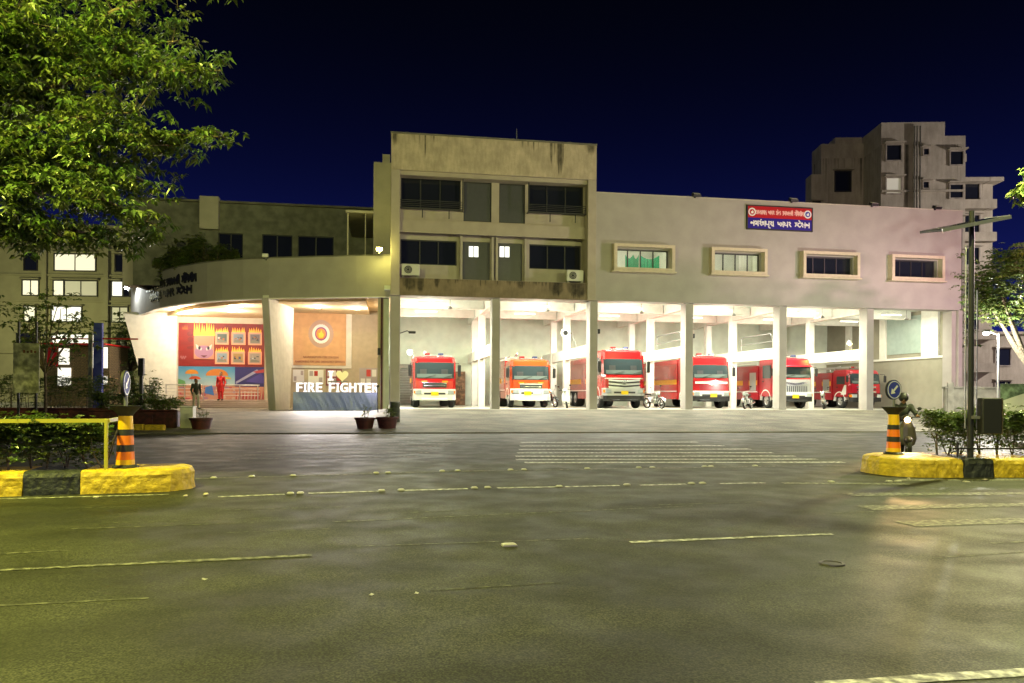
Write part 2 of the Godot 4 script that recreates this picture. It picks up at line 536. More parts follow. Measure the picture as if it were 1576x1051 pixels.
# ---------------------------------------------------------------- ground and road
func strip(called: String, p: Vector2, q: Vector2, width: float, m: Material, h := 0.005) -> void:
	var g := G.new()
	var dir := (q - p).normalized()
	var s := Vector2(-dir.y, dir.x) * width / 2.0
	var n := maxi(1, int(p.distance_to(q) / 0.14))
	var r := RandomNumberGenerator.new()
	r.seed = int(absf(p.x * 91.0 + p.y * 37.0 + q.x * 13.0) * 10.0)
	var w0 := 1.0
	var w1 := 1.0
	for k in n: # ragged worn edges
		var a := p.lerp(q, float(k) / n)
		var b := p.lerp(q, float(k + 1) / n)
		var x0 := w0
		var x1 := w1
		w0 = clampf(w0 + r.randf_range(-0.14, 0.14), 0.6, 1.0); w1 = clampf(w1 + r.randf_range(-0.14, 0.14), 0.6, 1.0)
		var pts := [a - s * x0, b - s * w0, b + s * w1, a + s * x1]
		g.facing_quad(Vector3(pts[0].x, h, pts[0].y), Vector3(pts[1].x, h, pts[1].y), Vector3(pts[2].x, h, pts[2].y), Vector3(pts[3].x, h, pts[3].y), Vector3.UP)
	struct(called, g, m)

func build_ground() -> void:
	var g := G.new()
	g.quad(Vector3(-600, -0.03, 600), Vector3(600, -0.03, 600), Vector3(600, -0.03, -600), Vector3(-600, -0.03, -600))
	struct("ground", g, M.earth)
	var r := G.new()
	r.quad(Vector3(-160, 0, 40), Vector3(160, 0, 40), Vector3(160, 0, -38), Vector3(-160, 0, -38))
	struct("road", r, M.road, W(0, 0, 0, road_turn))
	# the sloping apron between the road and the station
	var us := [-70.0, -20.0, -7.0, -1.2, -0.3, 6.0, 14.0, 23.0, 34.0, 80.0]
	var hs := [0.62, 0.62, 0.62, 0.64, 0.77, 0.77, 0.77, 0.77, 0.76, 0.72]
	var ds := [-8.6, -6.2, -4.0, -2.0, -0.35]
	var ks := [0.0, 0.28, 0.56, 0.81, 1.0]
	var f := G.new()
	for i in us.size() - 1:
		for j in ds.size() - 1:
			f.quad(V(us[i], 0.05 + (hs[i] - 0.042) * ks[j], ds[j]), V(us[i + 1], 0.05 + (hs[i + 1] - 0.042) * ks[j], ds[j]), V(us[i + 1], 0.05 + (hs[i + 1] - 0.042) * ks[j + 1], ds[j + 1]), V(us[i], 0.05 + (hs[i] - 0.042) * ks[j + 1], ds[j + 1]))
	f.quad(V(-70, -0.02, -8.6), V(80, -0.02, -8.6), V(80, 0.05, -8.6), V(-70, 0.05, -8.6))
	# flat ground beside the station, left and right
	for e in [[0, 1, 30.0], [1, 2, 30.0], [2, 3, 10.0], [8, 9, 30.0]]:
		f.quad(V(us[e[0]], 0.008 + hs[e[0]], -0.35), V(us[e[1]], 0.008 + hs[e[1]], -0.35), V(us[e[1]], 0.008 + hs[e[1]], e[2]), V(us[e[0]], 0.008 + hs[e[0]], e[2]))
	f.quad(V(-1.2, 0.648, -0.35), V(-0.3, 0.648, -0.35), V(-0.3, 0.648, 10.0), V(-1.2, 0.648, 10.0))
	struct("forecourt", f, M.forecourt, front)
	var fl := G.new()
	fl.box(V(-0.32, 0.5, -0.36), V(32.2, 0.78, 12.9))
	struct("bay_floor", fl, M.floor, front)
	# painted lines
	var dash := [[-4.44, -11.31, -3.54, -11.66], [-3.2, -11.78, -2.15, -12.08], [-1.84, -12.17, -0.73, -12.46], [-0.24, -12.57, 0.76, -12.78], [0.92, -12.8, 1.88, -13.02], [2.25, -13.08, 3.1, -13.27], [3.74, -13.38, 4.59, -13.54]]
	for e in dash:
		strip("lane_dash", Vector2(e[0], e[1]), Vector2(e[2], e[3]), 0.13, M.marking)
	strip("lane_line", Vector2(-5.78, -13.64), Vector2(-1.17, -15.2), 0.1, M.worn_marking)
	strip("lane_line", Vector2(-1.17, -15.2), Vector2(7.6, -17.05), 0.1, M.worn_marking)
	strip("lane_line", Vector2(-5.6, -6.35), Vector2(-1.95, -7.31), 0.11, M.worn_marking)
	strip("lane_line", Vector2(1.28, -8.04), Vector2(3.69, -8.6), 0.1, M.marking)
	strip("lane_line", Vector2(1.7, -4.1), Vector2(4.5, -4.62), 0.13, M.marking)
	strip("kerb_line", Vector2(-9.5, -10.45), Vector2(-5.3, -11.55), 0.1, M.marking)
	strip("kerb_line", Vector2(7.3, -14.1), Vector2(14.0, -14.55), 0.1, M.marking)
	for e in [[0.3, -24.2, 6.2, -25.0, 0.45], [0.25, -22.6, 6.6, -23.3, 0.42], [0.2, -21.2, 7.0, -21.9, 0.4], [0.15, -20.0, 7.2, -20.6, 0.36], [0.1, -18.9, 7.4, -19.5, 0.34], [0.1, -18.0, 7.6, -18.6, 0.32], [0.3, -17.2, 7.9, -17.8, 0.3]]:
		strip("crossing_and_glare_stripe", Vector2(e[0], e[1]), Vector2(e[2], e[3]), e[4], M.marking)  # far crossing; the left ends also paint in the bay-light glare on the road
	for e in [[4.9, -13.5, 7.2, -13.5, 0.26], [5.4, -12.0, 9.6, -12.4, 0.4], [5.0, -10.6, 9.4, -11.3, 0.4], [4.9, -9.3, 9.0, -10.1, 0.4]]:
		strip("crossing_and_glare_stripe", Vector2(e[0], e[1]), Vector2(e[2], e[3]), e[4], M.worn_marking)
	strip("lane_seam", Vector2(-2.2, -9.2), Vector2(2.6, -10.7), 0.035, M.worn_marking, 0.004)
	strip("lane_seam", Vector2(-1.6, -7.75), Vector2(0.9, -8.25), 0.025, M.worn_marking, 0.004)
	# scuffs and dark tyre tracks along the lanes
	rng.seed = 58
	for k in 14:
		var x := rng.randf_range(-6.5, 6.0)
		var z := -4.2 - 7.0 * pow(rng.randf(), 0.8)
		var l := rng.randf_range(0.5, 2.2)
		strip("scuff", Vector2(x, z), Vector2(x + l, z - l * 0.245 + rng.randf_range(-0.04, 0.04)), rng.randf_range(0.02, 0.06), M.scuff, 0.003)
	for e in [[-20.0, -17.0, 20.0, -26.0], [-20.0, -18.6, 20.0, -27.6], [-20.0, -12.6, -5.5, -16.2]]:
		strip("tyre_track", Vector2(e[0], e[1]), Vector2(e[2], e[3]), 0.34, M.tyre_mark, 0.0015)
	for k in 7:
		strip("crossing_and_glare_stripe", Vector2(-6.6 - k * 0.1, -17.6 - k * 1.15), Vector2(-2.3 + k * 0.1, -18.7 - k * 1.2), 0.24, M.worn_marking)
	# road studs
	var st := G.new()
	var ring := []
	for e in [[1.0, 0.0], [0.95, 0.012], [0.6, 0.022]]:
		ring.append(PackedVector3Array([Vector3(-0.06 * e[0], e[1], 0.05 * e[0]), Vector3(0.06 * e[0], e[1], 0.05 * e[0]), Vector3(0.06 * e[0], e[1], -0.05 * e[0]), Vector3(-0.06 * e[0], e[1], -0.05 * e[0])]))
	st.loft(ring)
	var me := st.mesh()
	for row in [[[-5.48, -13.75], [-4.87, -14.01], [-4.15, -14.2], [-2.67, -14.75], [-2.45, -14.83], [-1.41, -15.2], [-1.1, -15.28], [-0.02, -15.52], [0.26, -15.58], [1.61, -15.9], [2.75, -16.15], [3.05, -16.2], [4.25, -16.46], [4.4, -16.5], [5.44, -16.7]], [[-3.46, -11.7], [-3.32, -11.76], [-2.1, -12.1], [-1.8, -12.2], [-0.62, -12.52], [-0.4, -12.58], [0.82, -12.8], [2.02, -13.08], [3.21, -13.33], [3.42, -13.38], [5.86, -13.7], [6.98, -13.82], [7.16, -13.85], [8.4, -13.8], [-0.02, -7.83]]]:
		for p in row:
			var o := MeshInstance3D.new()
			o.name = numbered("road_stud"); o.mesh = me; o.material_override = M.stud
			add_child(o)
			o.transform = W(p[0], 0.003, p[1], road_turn).scaled_local(Vector3(1.3, 1.2, 1.1) if p[1] > -8.0 else Vector3(0.9, 1.3, 0.8))
			if p[1] > -8.0:
				tag(o, "single pale road stud alone in the middle of the near lanes", "road stud")
			elif row[0][0] < -5.0:
				tag(o, "small pale road stud on the thin line at the far edge of the median gap", "road stud", "studs on the far line")
			else:
				tag(o, "small pale road stud between the white dashes nearer the viewer", "road stud", "studs on the dashed line")
	var mh := G.new()
	mh.xf = W(3.04, 0.0, -7.08, 0.2)
	mh.lathe([Vector2(0.12, 0.0), Vector2(0.115, 0.012), Vector2(0.09, 0.014), Vector2(0.085, 0.008), Vector2(0.0, 0.009)], 18)
	tag(solid("valve_cover", mh, M.iron), "small dark iron valve cover sunk in the near lanes", "valve cover")
	# scraps of litter on the asphalt
	rng.seed = 77
	for p in [[-1.1, -5.9], [-0.75, -5.95], [-2.6, -6.35]]:
		var s := G.new()
		s.facing_quad(Vector3(-0.04, 0.006, 0.02), Vector3(0.03, 0.004, 0.03), Vector3(0.045, 0.016, -0.02), Vector3(-0.03, 0.007, -0.025), Vector3.UP)
		s.facing_quad(Vector3(-0.04, 0.006, 0.02), Vector3(-0.06, 0.018, 0.0), Vector3(-0.05, 0.012, -0.03), Vector3(-0.03, 0.007, -0.025), Vector3.UP)
		tag(solid("paper_scrap", s, M.stud, W(p[0], 0.0, p[1], rng.randf() * 6.0).scaled_local(Vector3(0.6, 0.6, 0.6))), "tiny pale scrap of paper lying on the dark asphalt", "litter", "scraps on the road")

# ---------------------------------------------------------------- the fire station
var station: Node3D
const POSTS := [0.0, 5.15, 10.32, 15.6, 21.0, 26.25, 31.6]
# plan of the rounded lobby front, from its straight end to its left tip: u, d
const CURVE := [[0.0, 0.3], [-1.7, 0.75], [-3.3, 1.3], [-4.8, 1.8], [-6.2, 2.3], [-7.6, 2.95], [-8.8, 3.65], [-9.7, 4.3], [-10.5, 5.0], [-11.5, 6.0], [-12.4, 7.1], [-13.2, 8.2], [-13.9, 9.4], [-14.7, 10.9], [-15.5, 12.3], [-16.2, 13.6], [-17.0, 15.2]]

func stain_texture(w: int, h: int, base: Color, sd: int, runs: Array, n_small: int) -> ImageTexture: # plaster with dark water marks that run down from its top edge
	var f := FastNoiseLite.new()
	f.seed = sd; f.frequency = 0.02; f.fractal_octaves = 4
	var im := Image.create(w, h, false, Image.FORMAT_RGB8)
	var r := RandomNumberGenerator.new()
	r.seed = sd
	var top := PackedFloat32Array() # how far down each column is stained
	top.resize(w)
	var edge := PackedFloat32Array() # and how strongly
	edge.resize(w)
	for k in n_small:
		var x := r.randi_range(0, w - 1)
		var l := r.randf_range(0.06, 0.5) * r.randf()
		var wide := r.randi_range(1, 5)
		for dx in wide:
			var q := (x + dx) % w
			top[q] = maxf(top[q], l * r.randf_range(0.7, 1.0)); edge[q] = maxf(edge[q], 0.3 + 0.35 * r.randf())
	for e in runs:
		var c: float = (e[0] + e[1] / 2.0) * w
		var hw: float = maxf(e[1] / 2.0 * w, 1.0)
		for x in range(maxi(0, int(c - hw * 1.5)), mini(w, int(c + hw * 1.5) + 1)):
			var t := clampf(1.5 - absf(x - c) / hw, 0, 1)
			top[x] = maxf(top[x], e[2] * (0.55 + 0.45 * t) * r.randf_range(0.8, 1.0)); edge[x] = maxf(edge[x], t * r.randf_range(0.6, 0.95))
	for y in h:
		for x in w:
			var t := 0.88 + 0.10 * f.get_noise_2d(x, y) + 0.07 * f.get_noise_2d(x * 5.0, y * 1.2) + r.randf_range(-0.03, 0.03)
			var v := float(y) / h
			if v < top[x]:
				t *= 1.0 - 0.78 * edge[x] * clampf((top[x] - v) / 0.2, 0.15, 1.0) * (0.75 + 0.35 * f.get_noise_2d(x * 3.0 + 99.0, y * 2.0))
			t = clampf(t, 0.05, 1.0)
			im.set_pixel(x, y, Color(base.r * t, base.g * t, base.b * t * (0.9 + 0.1 * t)))
	return ImageTexture.create_from_image(im)

func textured(tex: Texture2D, rough := 0.8) -> StandardMaterial3D:
	var m := StandardMaterial3D.new()
	m.albedo_texture = tex; m.roughness = rough
	return m

func sheet(called: String, u0: float, h0: float, u1: float, h1: float, d: float, thick: float, m: Material, parent: Node) -> MeshInstance3D: # a face that carries a picture, with its edges
	var g := G.new()
	g.quad(V(u0, h0, d), V(u1, h0, d), V(u1, h1, d), V(u0, h1, d))
	var z := -d
	for e in [[V(u0, h0, d), V(u0, h1, d)], [V(u1, h1, d), V(u1, h0, d)], [V(u1, h0, d), V(u0, h0, d)], [V(u0, h1, d), V(u1, h1, d)]]:
		var a: Vector3 = e[0]
		var b: Vector3 = e[1]
		g.tri(a, b, b + Vector3(0, 0, -thick)); g.tri(a, b + Vector3(0, 0, -thick), a + Vector3(0, 0, -thick))
	return part(called, g, m, parent)

func window_part(parent: Node, u0: float, h0: float, u1: float, h1: float, d: float, bars: Array, glass: Material, label := "") -> MeshInstance3D: # frame, with its panes as sub-parts
	var g := G.new()
	g.frame(u0, h0, u1, h1, -d - 0.06, -d + 0.02, 0.05)
	var xs := [u0 + 0.05]
	for b in bars:
		g.box(V(b - 0.025, h0 + 0.05, d + 0.05), V(b + 0.025, h1 - 0.05, d - 0.015))
		xs.append(b - 0.025); xs.append(b + 0.025)
	xs.append(u1 - 0.05)
	var w := part("window", g, M.frame_dark, parent)
	if label:
		w.set_meta("label", label)
	for k in range(0, xs.size(), 2):
		part("pane", bx(V(xs[k] + 0.003, h0 + 0.053, d + 0.03), V(xs[k + 1] - 0.003, h1 - 0.053, d + 0.02)), glass, w)
	return w

func build_station() -> void:
	station = thing("fire_station", "pale plastered fire station with six open bays, a taller central block and a rounded lobby", "building", front)
	var s := station
	# pillars of the bays
	for k in POSTS.size():
		var u: float = POSTS[k]
		var w := 0.42 if k > 0 else 0.5
		var g := G.new()
		if k < 6:
			g.box(V(u, 0.6, 0.02), V(u + w, 6.45, 0.75), 0.015)
		else:
			g.box(V(u - 0.05, 0.6, 0.02), V(u + 0.25, 6.45, 0.75), 0.015)
		part("pillar", g, M.column_front, s)
		if k > 0 and k < 6:
			for d in [5.9, 9.6]:
				part("inner_column", bx(V(u + 0.02, 0.6, d), V(u + 0.4, 6.7, d + 0.4), 0.015), M.white, s)
			for d in [[0.752, 5.898], [6.302, 9.598], [10.002, 12.4]]:
				part("tie_beam", bx(V(u + 0.06, 3.6, d[0]), V(u + 0.36, 4.2, d[1])), M.white, s)
				part("roof_beam", bx(V(u + 0.04, 6.2, d[0]), V(u + 0.38, 6.748, d[1])), M.white, s)
		if k < 6:
			var c0: float = u + w + 0.002
			var c1: float = POSTS[k + 1] - (0.002 if k < 5 else 0.052)
			part("cross_beam", bx(V(c0, 6.25, 3.4), V(c1, 6.748, 3.7)), M.white, s)
			part("cross_beam", bx(V(c0, 6.25, 8.0), V(c1, 6.748, 8.3)), M.white, s)
			part("lintel", bx(V(c0, 6.452, 0.03), V(c1, 6.748, 0.6)), M.column_front, s)
	for k in [3, 4]: # pipe railings that stand on the tie beams
		var u: float = POSTS[k] + 0.2
		var g := G.new()
		g.path([V(u, 4.2, 4.9), V(u, 5.0, 4.9), V(u, 5.05, 4.6), V(u, 5.05, 1.4), V(u, 4.7, 1.1), V(u, 4.2, 1.1)], 0.035)
		g.path([V(u, 4.6, 4.9), V(u, 4.6, 1.1)], 0.025)
		part("pipe_railing", g, M.dull_steel, s)
	# shell of the bay hall
	var c := G.new()
	c.box(V(-0.3, 6.75, -0.0), V(32.0, 6.95, 13.0))
	part("bay_ceiling", c, M.inside, s)
	part("back_wall", bx(V(-0.3, 0.6, 12.6), V(32.0, 6.748, 12.9)), M.inside, s)
	part("side_wall", bx(V(-0.32, 0.6, 0.76), V(-0.05, 6.748, 12.598)), M.inside, s)
	var ew := G.new()
	ew.box(V(31.7, 0.6, 0.76), V(32.0, 3.9, 12.598)); ew.box(V(31.75, 3.902, 0.76), V(32.0, 6.748, 12.598))
	part("end_wall", ew, M.end_paint, s)
	part("wall_ledge", bx(V(31.6, 3.82, 0.78), V(31.698, 3.95, 12.5)), M.white, s)
	for e in [[1.2, 2.6], [5.9, 6.5], [9.6, 10.2]]:
		part("pilaster", bx(V(31.62, 3.952, e[0]), V(31.748, 6.7, e[1])), M.white, s)
	part("wall_panel", bx(V(31.70, 4.2, 2.65), V(31.748, 6.5, 5.85)), M.net_panel, s)
	# right wing
	var wg := G.new()
	var cuts := [[11.6, 8.17, 14.55, 9.2], [16.95, 8.17, 19.75, 9.2], [22.2, 8.17, 25.2, 9.2], [27.5, 8.17, 30.4, 9.2]]
	wg.holes(10.552, 32.0, 6.452, 12.05, -0.03, 0.22, cuts)
	part("wing_wall", wg, M.wing, s)
	part("coping", bx(V(10.552, 12.052, -0.22), V(32.06, 12.12, 0.3), 0.01), M.plaster, s)
	part("end_fin", bx(V(31.802, 0.6, 0.8), V(32.05, 6.45, -0.2), 0.01), M.wing, s)
	part("wing_side_wall", bx(V(31.75, 6.952, 0.034), V(32.0, 12.05, 13.0)), M.wing, s)
	part("wing_back_wall", bx(V(10.6, 6.952, 12.7), V(31.748, 12.05, 13.0)), M.wing, s)
	part("wing_roof", bx(V(10.6, 11.2, 0.04), V(31.748, 11.4, 12.698)), M.old_concrete, s)
	for u in [10.6, 15.5, 20.8, 26.0]:
		part("partition", bx(V(u, 6.952, 0.04), V(u + 0.12, 11.198, 5.0)), M.inside, s)
	part("room_wall", bx(V(10.6, 6.952, 5.002), V(31.7, 11.198, 5.12)), M.inside, s)
	for k in 4:
		var q: Array = cuts[k]
		# projecting concrete box round each window
		var g := G.new()
		g.frame(q[0] - 0.18, q[1] - 0.16, q[2] + 0.18, q[3] + 0.2, 0.222, 0.62, 0.16)
		var surround := part("window_surround", g, M.trim, s)
		part("sill", bx(V(q[0] - 0.26, q[1] - 0.24, -0.70), V(q[2] + 0.26, q[1] - 0.163, -0.222), 0.01), M.trim, surround)
		var bars := [q[0] + 0.75, q[0] + 1.45, q[0] + 2.15]
		var win := window_part(s, q[0], q[1], q[2], q[3], 0.04, bars, M.glass if k < 2 else M.pane_dark, ["window with a green curtain, lit from inside", "lit window with clear panes", "dark window", "dark window nearest the right end"][k])
		if k == 0:
			var cu := G.new()
			for e in [[12.3, 12.75, 8.3], [12.75, 13.05, 8.25], [13.1, 14.2, 8.22]]:
				var n := 14
				for i in n:
					var a := lerpf(e[0], e[1], float(i) / n)
					var b := lerpf(e[0], e[1], float(i + 1) / n)
					var sag := func(x: float) -> float: return 9.02 - 0.22 * sin(PI * clampf((x - e[0]) / (e[1] - e[0]), 0, 1))
					cu.quad(V(a, e[2], 0.3 + 0.03 * (i % 2)), V(b, e[2], 0.3 + 0.03 * ((i + 1) % 2)), V(b, sag.call(b), 0.3 + 0.03 * ((i + 1) % 2)), V(a, sag.call(a), 0.3 + 0.03 * (i % 2)))
			part("curtain", cu, M.curtain, win)
		if k == 1:
			var cu := G.new()
			for i in 8:
				cu.quad(V(18.75 + i * 0.1, 8.2, 0.3 + 0.03 * (i % 2)), V(18.85 + i * 0.1, 8.2, 0.33 - 0.03 * (i % 2)), V(18.85 + i * 0.1, 9.18, 0.33 - 0.03 * (i % 2)), V(18.75 + i * 0.1, 9.18, 0.3 + 0.03 * (i % 2)))
			part("curtain", cu, M.net_curtain, win)
	for k in 2: # lamps of the two lit rooms
		var u: float = [13.0, 18.2][k]
		var tb := G.new()
		tb.box(Vector3(-0.6, 0.0, -0.05), Vector3(0.6, 0.06, 0.05), 0.01)
		tag(solid("ceiling_light", tb, M.tube_on, F(u, 11.0, 2.6)), ["fluorescent ceiling light in the upstairs room with the green curtain", "fluorescent ceiling light in the upstairs room with clear panes"][k], "ceiling light")
		area(F(u, 10.97, 2.6) * Transform3D(Basis(Vector3.RIGHT, -PI / 2), Vector3()), Vector2(1.2, 0.1), Color(1.0, 0.97, 0.86), 5.0)
	# central block
	var stain := textured(stain_texture(512, 96, Color(0.79, 0.73, 0.65), 5, [[0.68, 0.006, 0.35], [0.765, 0.012, 0.72], [0.80, 0.028, 1.0], [0.155, 0.006, 0.75], [0.005, 0.02, 0.4], [0.95, 0.04, 0.3]], 26), 0.9)
	var slab_stain := textured(stain_texture(512, 64, Color(0.55, 0.49, 0.41), 8, [[0.02, 0.06, 0.8], [0.09, 0.03, 0.9], [0.18, 0.02, 0.6], [0.62, 0.03, 0.5], [0.80, 0.06, 0.9], [0.90, 0.09, 1.0]], 150), 0.9)
	for e in [[0.0, 0.45], [10.1, 10.55]]:
		part("tower_fin", bx(V(e[0], 6.452, -0.25), V(e[1], 12.7, 1.2), 0.015), M.tower, s)
	var band := part("tower_parapet", bx(V(-0.002, 12.702, -0.24), V(10.552, 14.5, 0.3), 0.01), M.tower, s)
	sheet("parapet_face", 0.01, 12.72, 10.54, 14.49, -0.252, 0.01, stain, band)
	part("parapet_cap", bx(V(-0.03, 14.502, -0.29), V(10.58, 14.58, 0.32), 0.01), M.dark_concrete, band)
	part("tower_roof", bx(V(0.0, 13.4, 0.302), V(10.55, 13.6, 8.0)), M.old_concrete, s)
	var side := G.new()
	side.box(V(0.0, 6.952, 1.202), V(0.25, 13.398, 8.0)); side.box(V(10.3, 6.952, 1.202), V(10.548, 13.398, 8.0))
	side.box(V(0.0, 13.602, 0.302), V(0.2, 14.5, 8.0)); side.box(V(10.35, 13.602, 0.302), V(10.55, 14.5, 8.0))
	part("tower_side_wall", side, M.plaster, s)
	part("tower_back_wall", bx(V(0.252, 6.952, 7.8), V(10.298, 13.398, 8.0)), M.plaster, s)
	var up := G.new()
	up.holes(0.452, 10.098, 10.35, 12.7, -0.75, -0.5, [[0.5, 10.95, 3.55, 12.62], [3.7, 10.45, 5.15, 12.5], [5.55, 10.45, 6.92, 12.5], [7.1, 11.02, 10.05, 12.55]])
	part("upper_wall", up, M.tower, s)
	part("tower_head", bx(V(0.452, 12.5, -0.1), V(10.098, 12.7, 0.498)), M.tower, s)
	var low := G.new()
	low.holes(0.452, 10.098, 7.35, 10.348, -1.25, -1.0, [[0.5, 8.22, 3.4, 9.5], [3.7, 7.36, 5.15, 9.5], [5.57, 7.36, 6.87, 9.5], [7.25, 8.2, 10.06, 9.5]])
	part("lower_wall", low, M.recess, s)
	part("floor_band", bx(V(0.452, 9.72, 0.3), V(10.098, 10.349, 0.498)), M.tower, s)
	part("balcony_soffit", bx(V(0.452, 10.2, 0.5), V(10.098, 10.348, 0.998)), M.recess, s)
	var slab := part("balcony_slab", bx(V(0.452, 6.452, -0.18), V(10.098, 7.34, 1.1)), M.old_concrete, s)
	sheet("slab_face", 0.46, 6.46, 10.09, 7.33, -0.19, 0.008, slab_stain, slab)
	for u in [3.56, 5.2, 5.42, 6.95]:
		part("balcony_divider", bx(V(u, 7.342, 0.7), V(u + 0.12, 9.718, 0.998)), M.recess, s)
	# windows of the upper floor: the outer two stand in black cages
	for e in [[0.5, 10.95, 3.55, 12.62], [7.1, 11.02, 10.05, 12.55]]:
		var w := window_part(s, e[0], e[1], e[2], e[3], 0.62, [e[0] + 1.0, e[0] + 2.0], M.pane_dark)
		var g := G.new()
		g.frame(e[0] - 0.1, e[1] - 0.06, e[2] + 0.1, e[3] + 0.02, -0.15, -0.08, 0.06)
		for k in 4:
			g.box(V(e[0] - 0.04, e[1] + 0.08 + k * 0.09, 0.1), V(e[2] + 0.04, e[1] + 0.105 + k * 0.09, 0.13))
		for x in [e[0] - 0.1, e[2] + 0.04]:
			g.box(V(x, e[1] - 0.06, 0.152), V(x + 0.06, e[1], 0.498)); g.box(V(x, e[3] - 0.04, 0.152), V(x + 0.06, e[3] + 0.02, 0.498))
		for x in [e[0] + 1.05, e[0] + 2.4]:
			g.box(V(x, e[1] - 0.5, 0.12), V(x + 0.05, e[1] - 0.062, 0.16))
		part("window_cage", g, M.frame_dark, w)
	for e in [[3.7, 10.45, 5.15, 12.5], [5.55, 10.45, 6.92, 12.5]]:
		window_part(s, e[0], e[1], e[2], e[3], 0.6, [], M.panel_dark)
	for e in [[0.5, 8.22, 3.4, 9.5], [7.25, 8.2, 10.06, 9.5]]:
		window_part(s, e[0], e[1], e[2], e[3], 1.1, [e[0] + 1.0, e[0] + 1.95], M.pane_dark)
	for e in [[3.7, 5.15, 4.05, 4.55, 8.73], [5.57, 6.87, 5.68, 6.2, 8.78]]: # dark doors with a lit light above
		var dg := G.new()
		dg.holes(e[0] + 0.002, e[1] - 0.002, 7.37, 9.498, -1.14, -1.1, [[e[2], e[4], e[3], e[4] + 0.56]])
		var door := part("balcony_door", dg, M.panel_dark, s)
		part("door_light", bx(V(e[2] + 0.002, e[4] + 0.002, 1.135), V(e[3] - 0.002, e[4] + 0.558, 1.115)), M.lit_pane_bright, door)
		var mb := G.new()
		mb.box(V((e[2] + e[3]) / 2 - 0.02, e[4], 1.098), V((e[2] + e[3]) / 2 + 0.02, e[4] + 0.56, 1.09))
		part("glazing_bar", mb, M.frame_dark, door)
	# stair head behind the block, and the pipes on its roof
	part("stair_head", bx(V(-0.9, 8.3, 2.0), V(-0.002, 13.7, 7.0), 0.01), M.plaster, s)
	part("stair_head_top", bx(V(-0.45, 13.702, 2.2), V(-0.05, 14.2, 6.0), 0.01), M.plaster, s)
	var mast := G.new()
	mast.tube(V(6.7, 13.6, 2.0), V(6.7, 15.9, 2.0), 0.025); mast.tube(V(5.2, 13.6, 1.4), V(5.2, 14.95, 1.4), 0.03)
	part("roof_pipe", mast, M.dull_steel, s)
	# rain pipe and junction box left of the first bay
	var rp := G.new()
	rp.tube(V(-0.42, 0.66, 0.66), V(-0.42, 6.44, 0.66), 0.05, -1.0, 8)
	part("rain_pipe", rp, M.maroon, s)
	part("junction_box", bx(V(-0.62, 3.5, 0.72), V(-0.48, 3.85, 0.55), 0.015), M.black, s)
	# air conditioners on the balcony
	for e in [[1.0, 7.75], [9.5, 7.72]]:
		var t := thing("air_conditioner", "pale air conditioner box on the %s end of the stained balcony" % ("left" if e[0] < 5 else "right"), "air conditioner", F(e[0], e[1] - 0.26, -0.0), "balcony air conditioners")
		part("casing", bx(Vector3(-0.45, 0, -0.33), Vector3(0.45, 0.58, 0.0), 0.03), M.ac, t)
		var fan := G.new()
		for k in 20:
			var a := TAU * k / 20
			var b := TAU * (k + 1) / 20
			fan.tri(Vector3(-0.12, 0.29, 0.004), Vector3(-0.12 + 0.21 * cos(a), 0.29 + 0.21 * sin(a), 0.004), Vector3(-0.12 + 0.21 * cos(b), 0.29 + 0.21 * sin(b), 0.004))
		part("fan_opening", fan, M.black, t)
		var gr := G.new()
		for r in [0.08, 0.14, 0.2]:
			for k in 16:
				gr.tube(Vector3(-0.12 + r * cos(TAU * k / 16), 0.29 + r * sin(TAU * k / 16), 0.014), Vector3(-0.12 + r * cos(TAU * (k + 1) / 16), 0.29 + r * sin(TAU * (k + 1) / 16), 0.014), 0.008, -1.0, 4, false)
		part("fan_guard", gr, M.ac, t)
		var br := G.new()
		br.box(Vector3(-0.4, -0.15, -0.3), Vector3(-0.34, -0.002, 0.0)); br.box(Vector3(0.34, -0.15, -0.3), Vector3(0.4, -0.002, 0.0))
		part("bracket", br, M.dull_steel, t)
	var cab := G.new() # cable strung along the parapet between the floodlights
	cab.path([V(10.7, 12.13, 0.1), V(15.9, 12.14, 0.0), V(21.5, 12.14, 0.0), V(26.3, 12.14, 0.0), V(30.2, 12.14, 0.0), V(31.9, 12.14, -0.1), V(31.95, 11.0, -0.24), V(31.95, 6.5, -0.24)], 0.018, 5)
	part("cable", cab, M.black, s)
	build_sign_board()
	# floodlights along the parapet of the right wing
	for e in [[15.95, "nearest the central block"], [21.5, "above the red and blue board"], [26.3, "right of the red and blue board"], [30.2, "nearest the right end"]]:
		var t := thing("floodlight", "small black floodlight on the wing parapet, the one %s" % e[1], "floodlight", F(e[0], 12.12, -0.3), "floodlights along the wing parapet")
		var hd := G.new()
		hd.xf = Transform3D(Basis(Vector3.RIGHT, 0.5), Vector3(0, 0.02, 0.1))
		hd.box(Vector3(-0.22, -0.05, -0.12), Vector3(0.22, 0.1, 0.18), 0.02)
		part("housing", hd, M.black, t)
		var ln := G.new()
		ln.xf = hd.xf
		ln.box(Vector3(-0.18, 0.101, -0.08), Vector3(0.18, 0.115, 0.14))
		part("lamp_lens", ln, M.flood_face, t)
		part("bracket", bx(Vector3(-0.04, -0.08, -0.2), Vector3(0.04, 0.0, 0.0)), M.black, t)

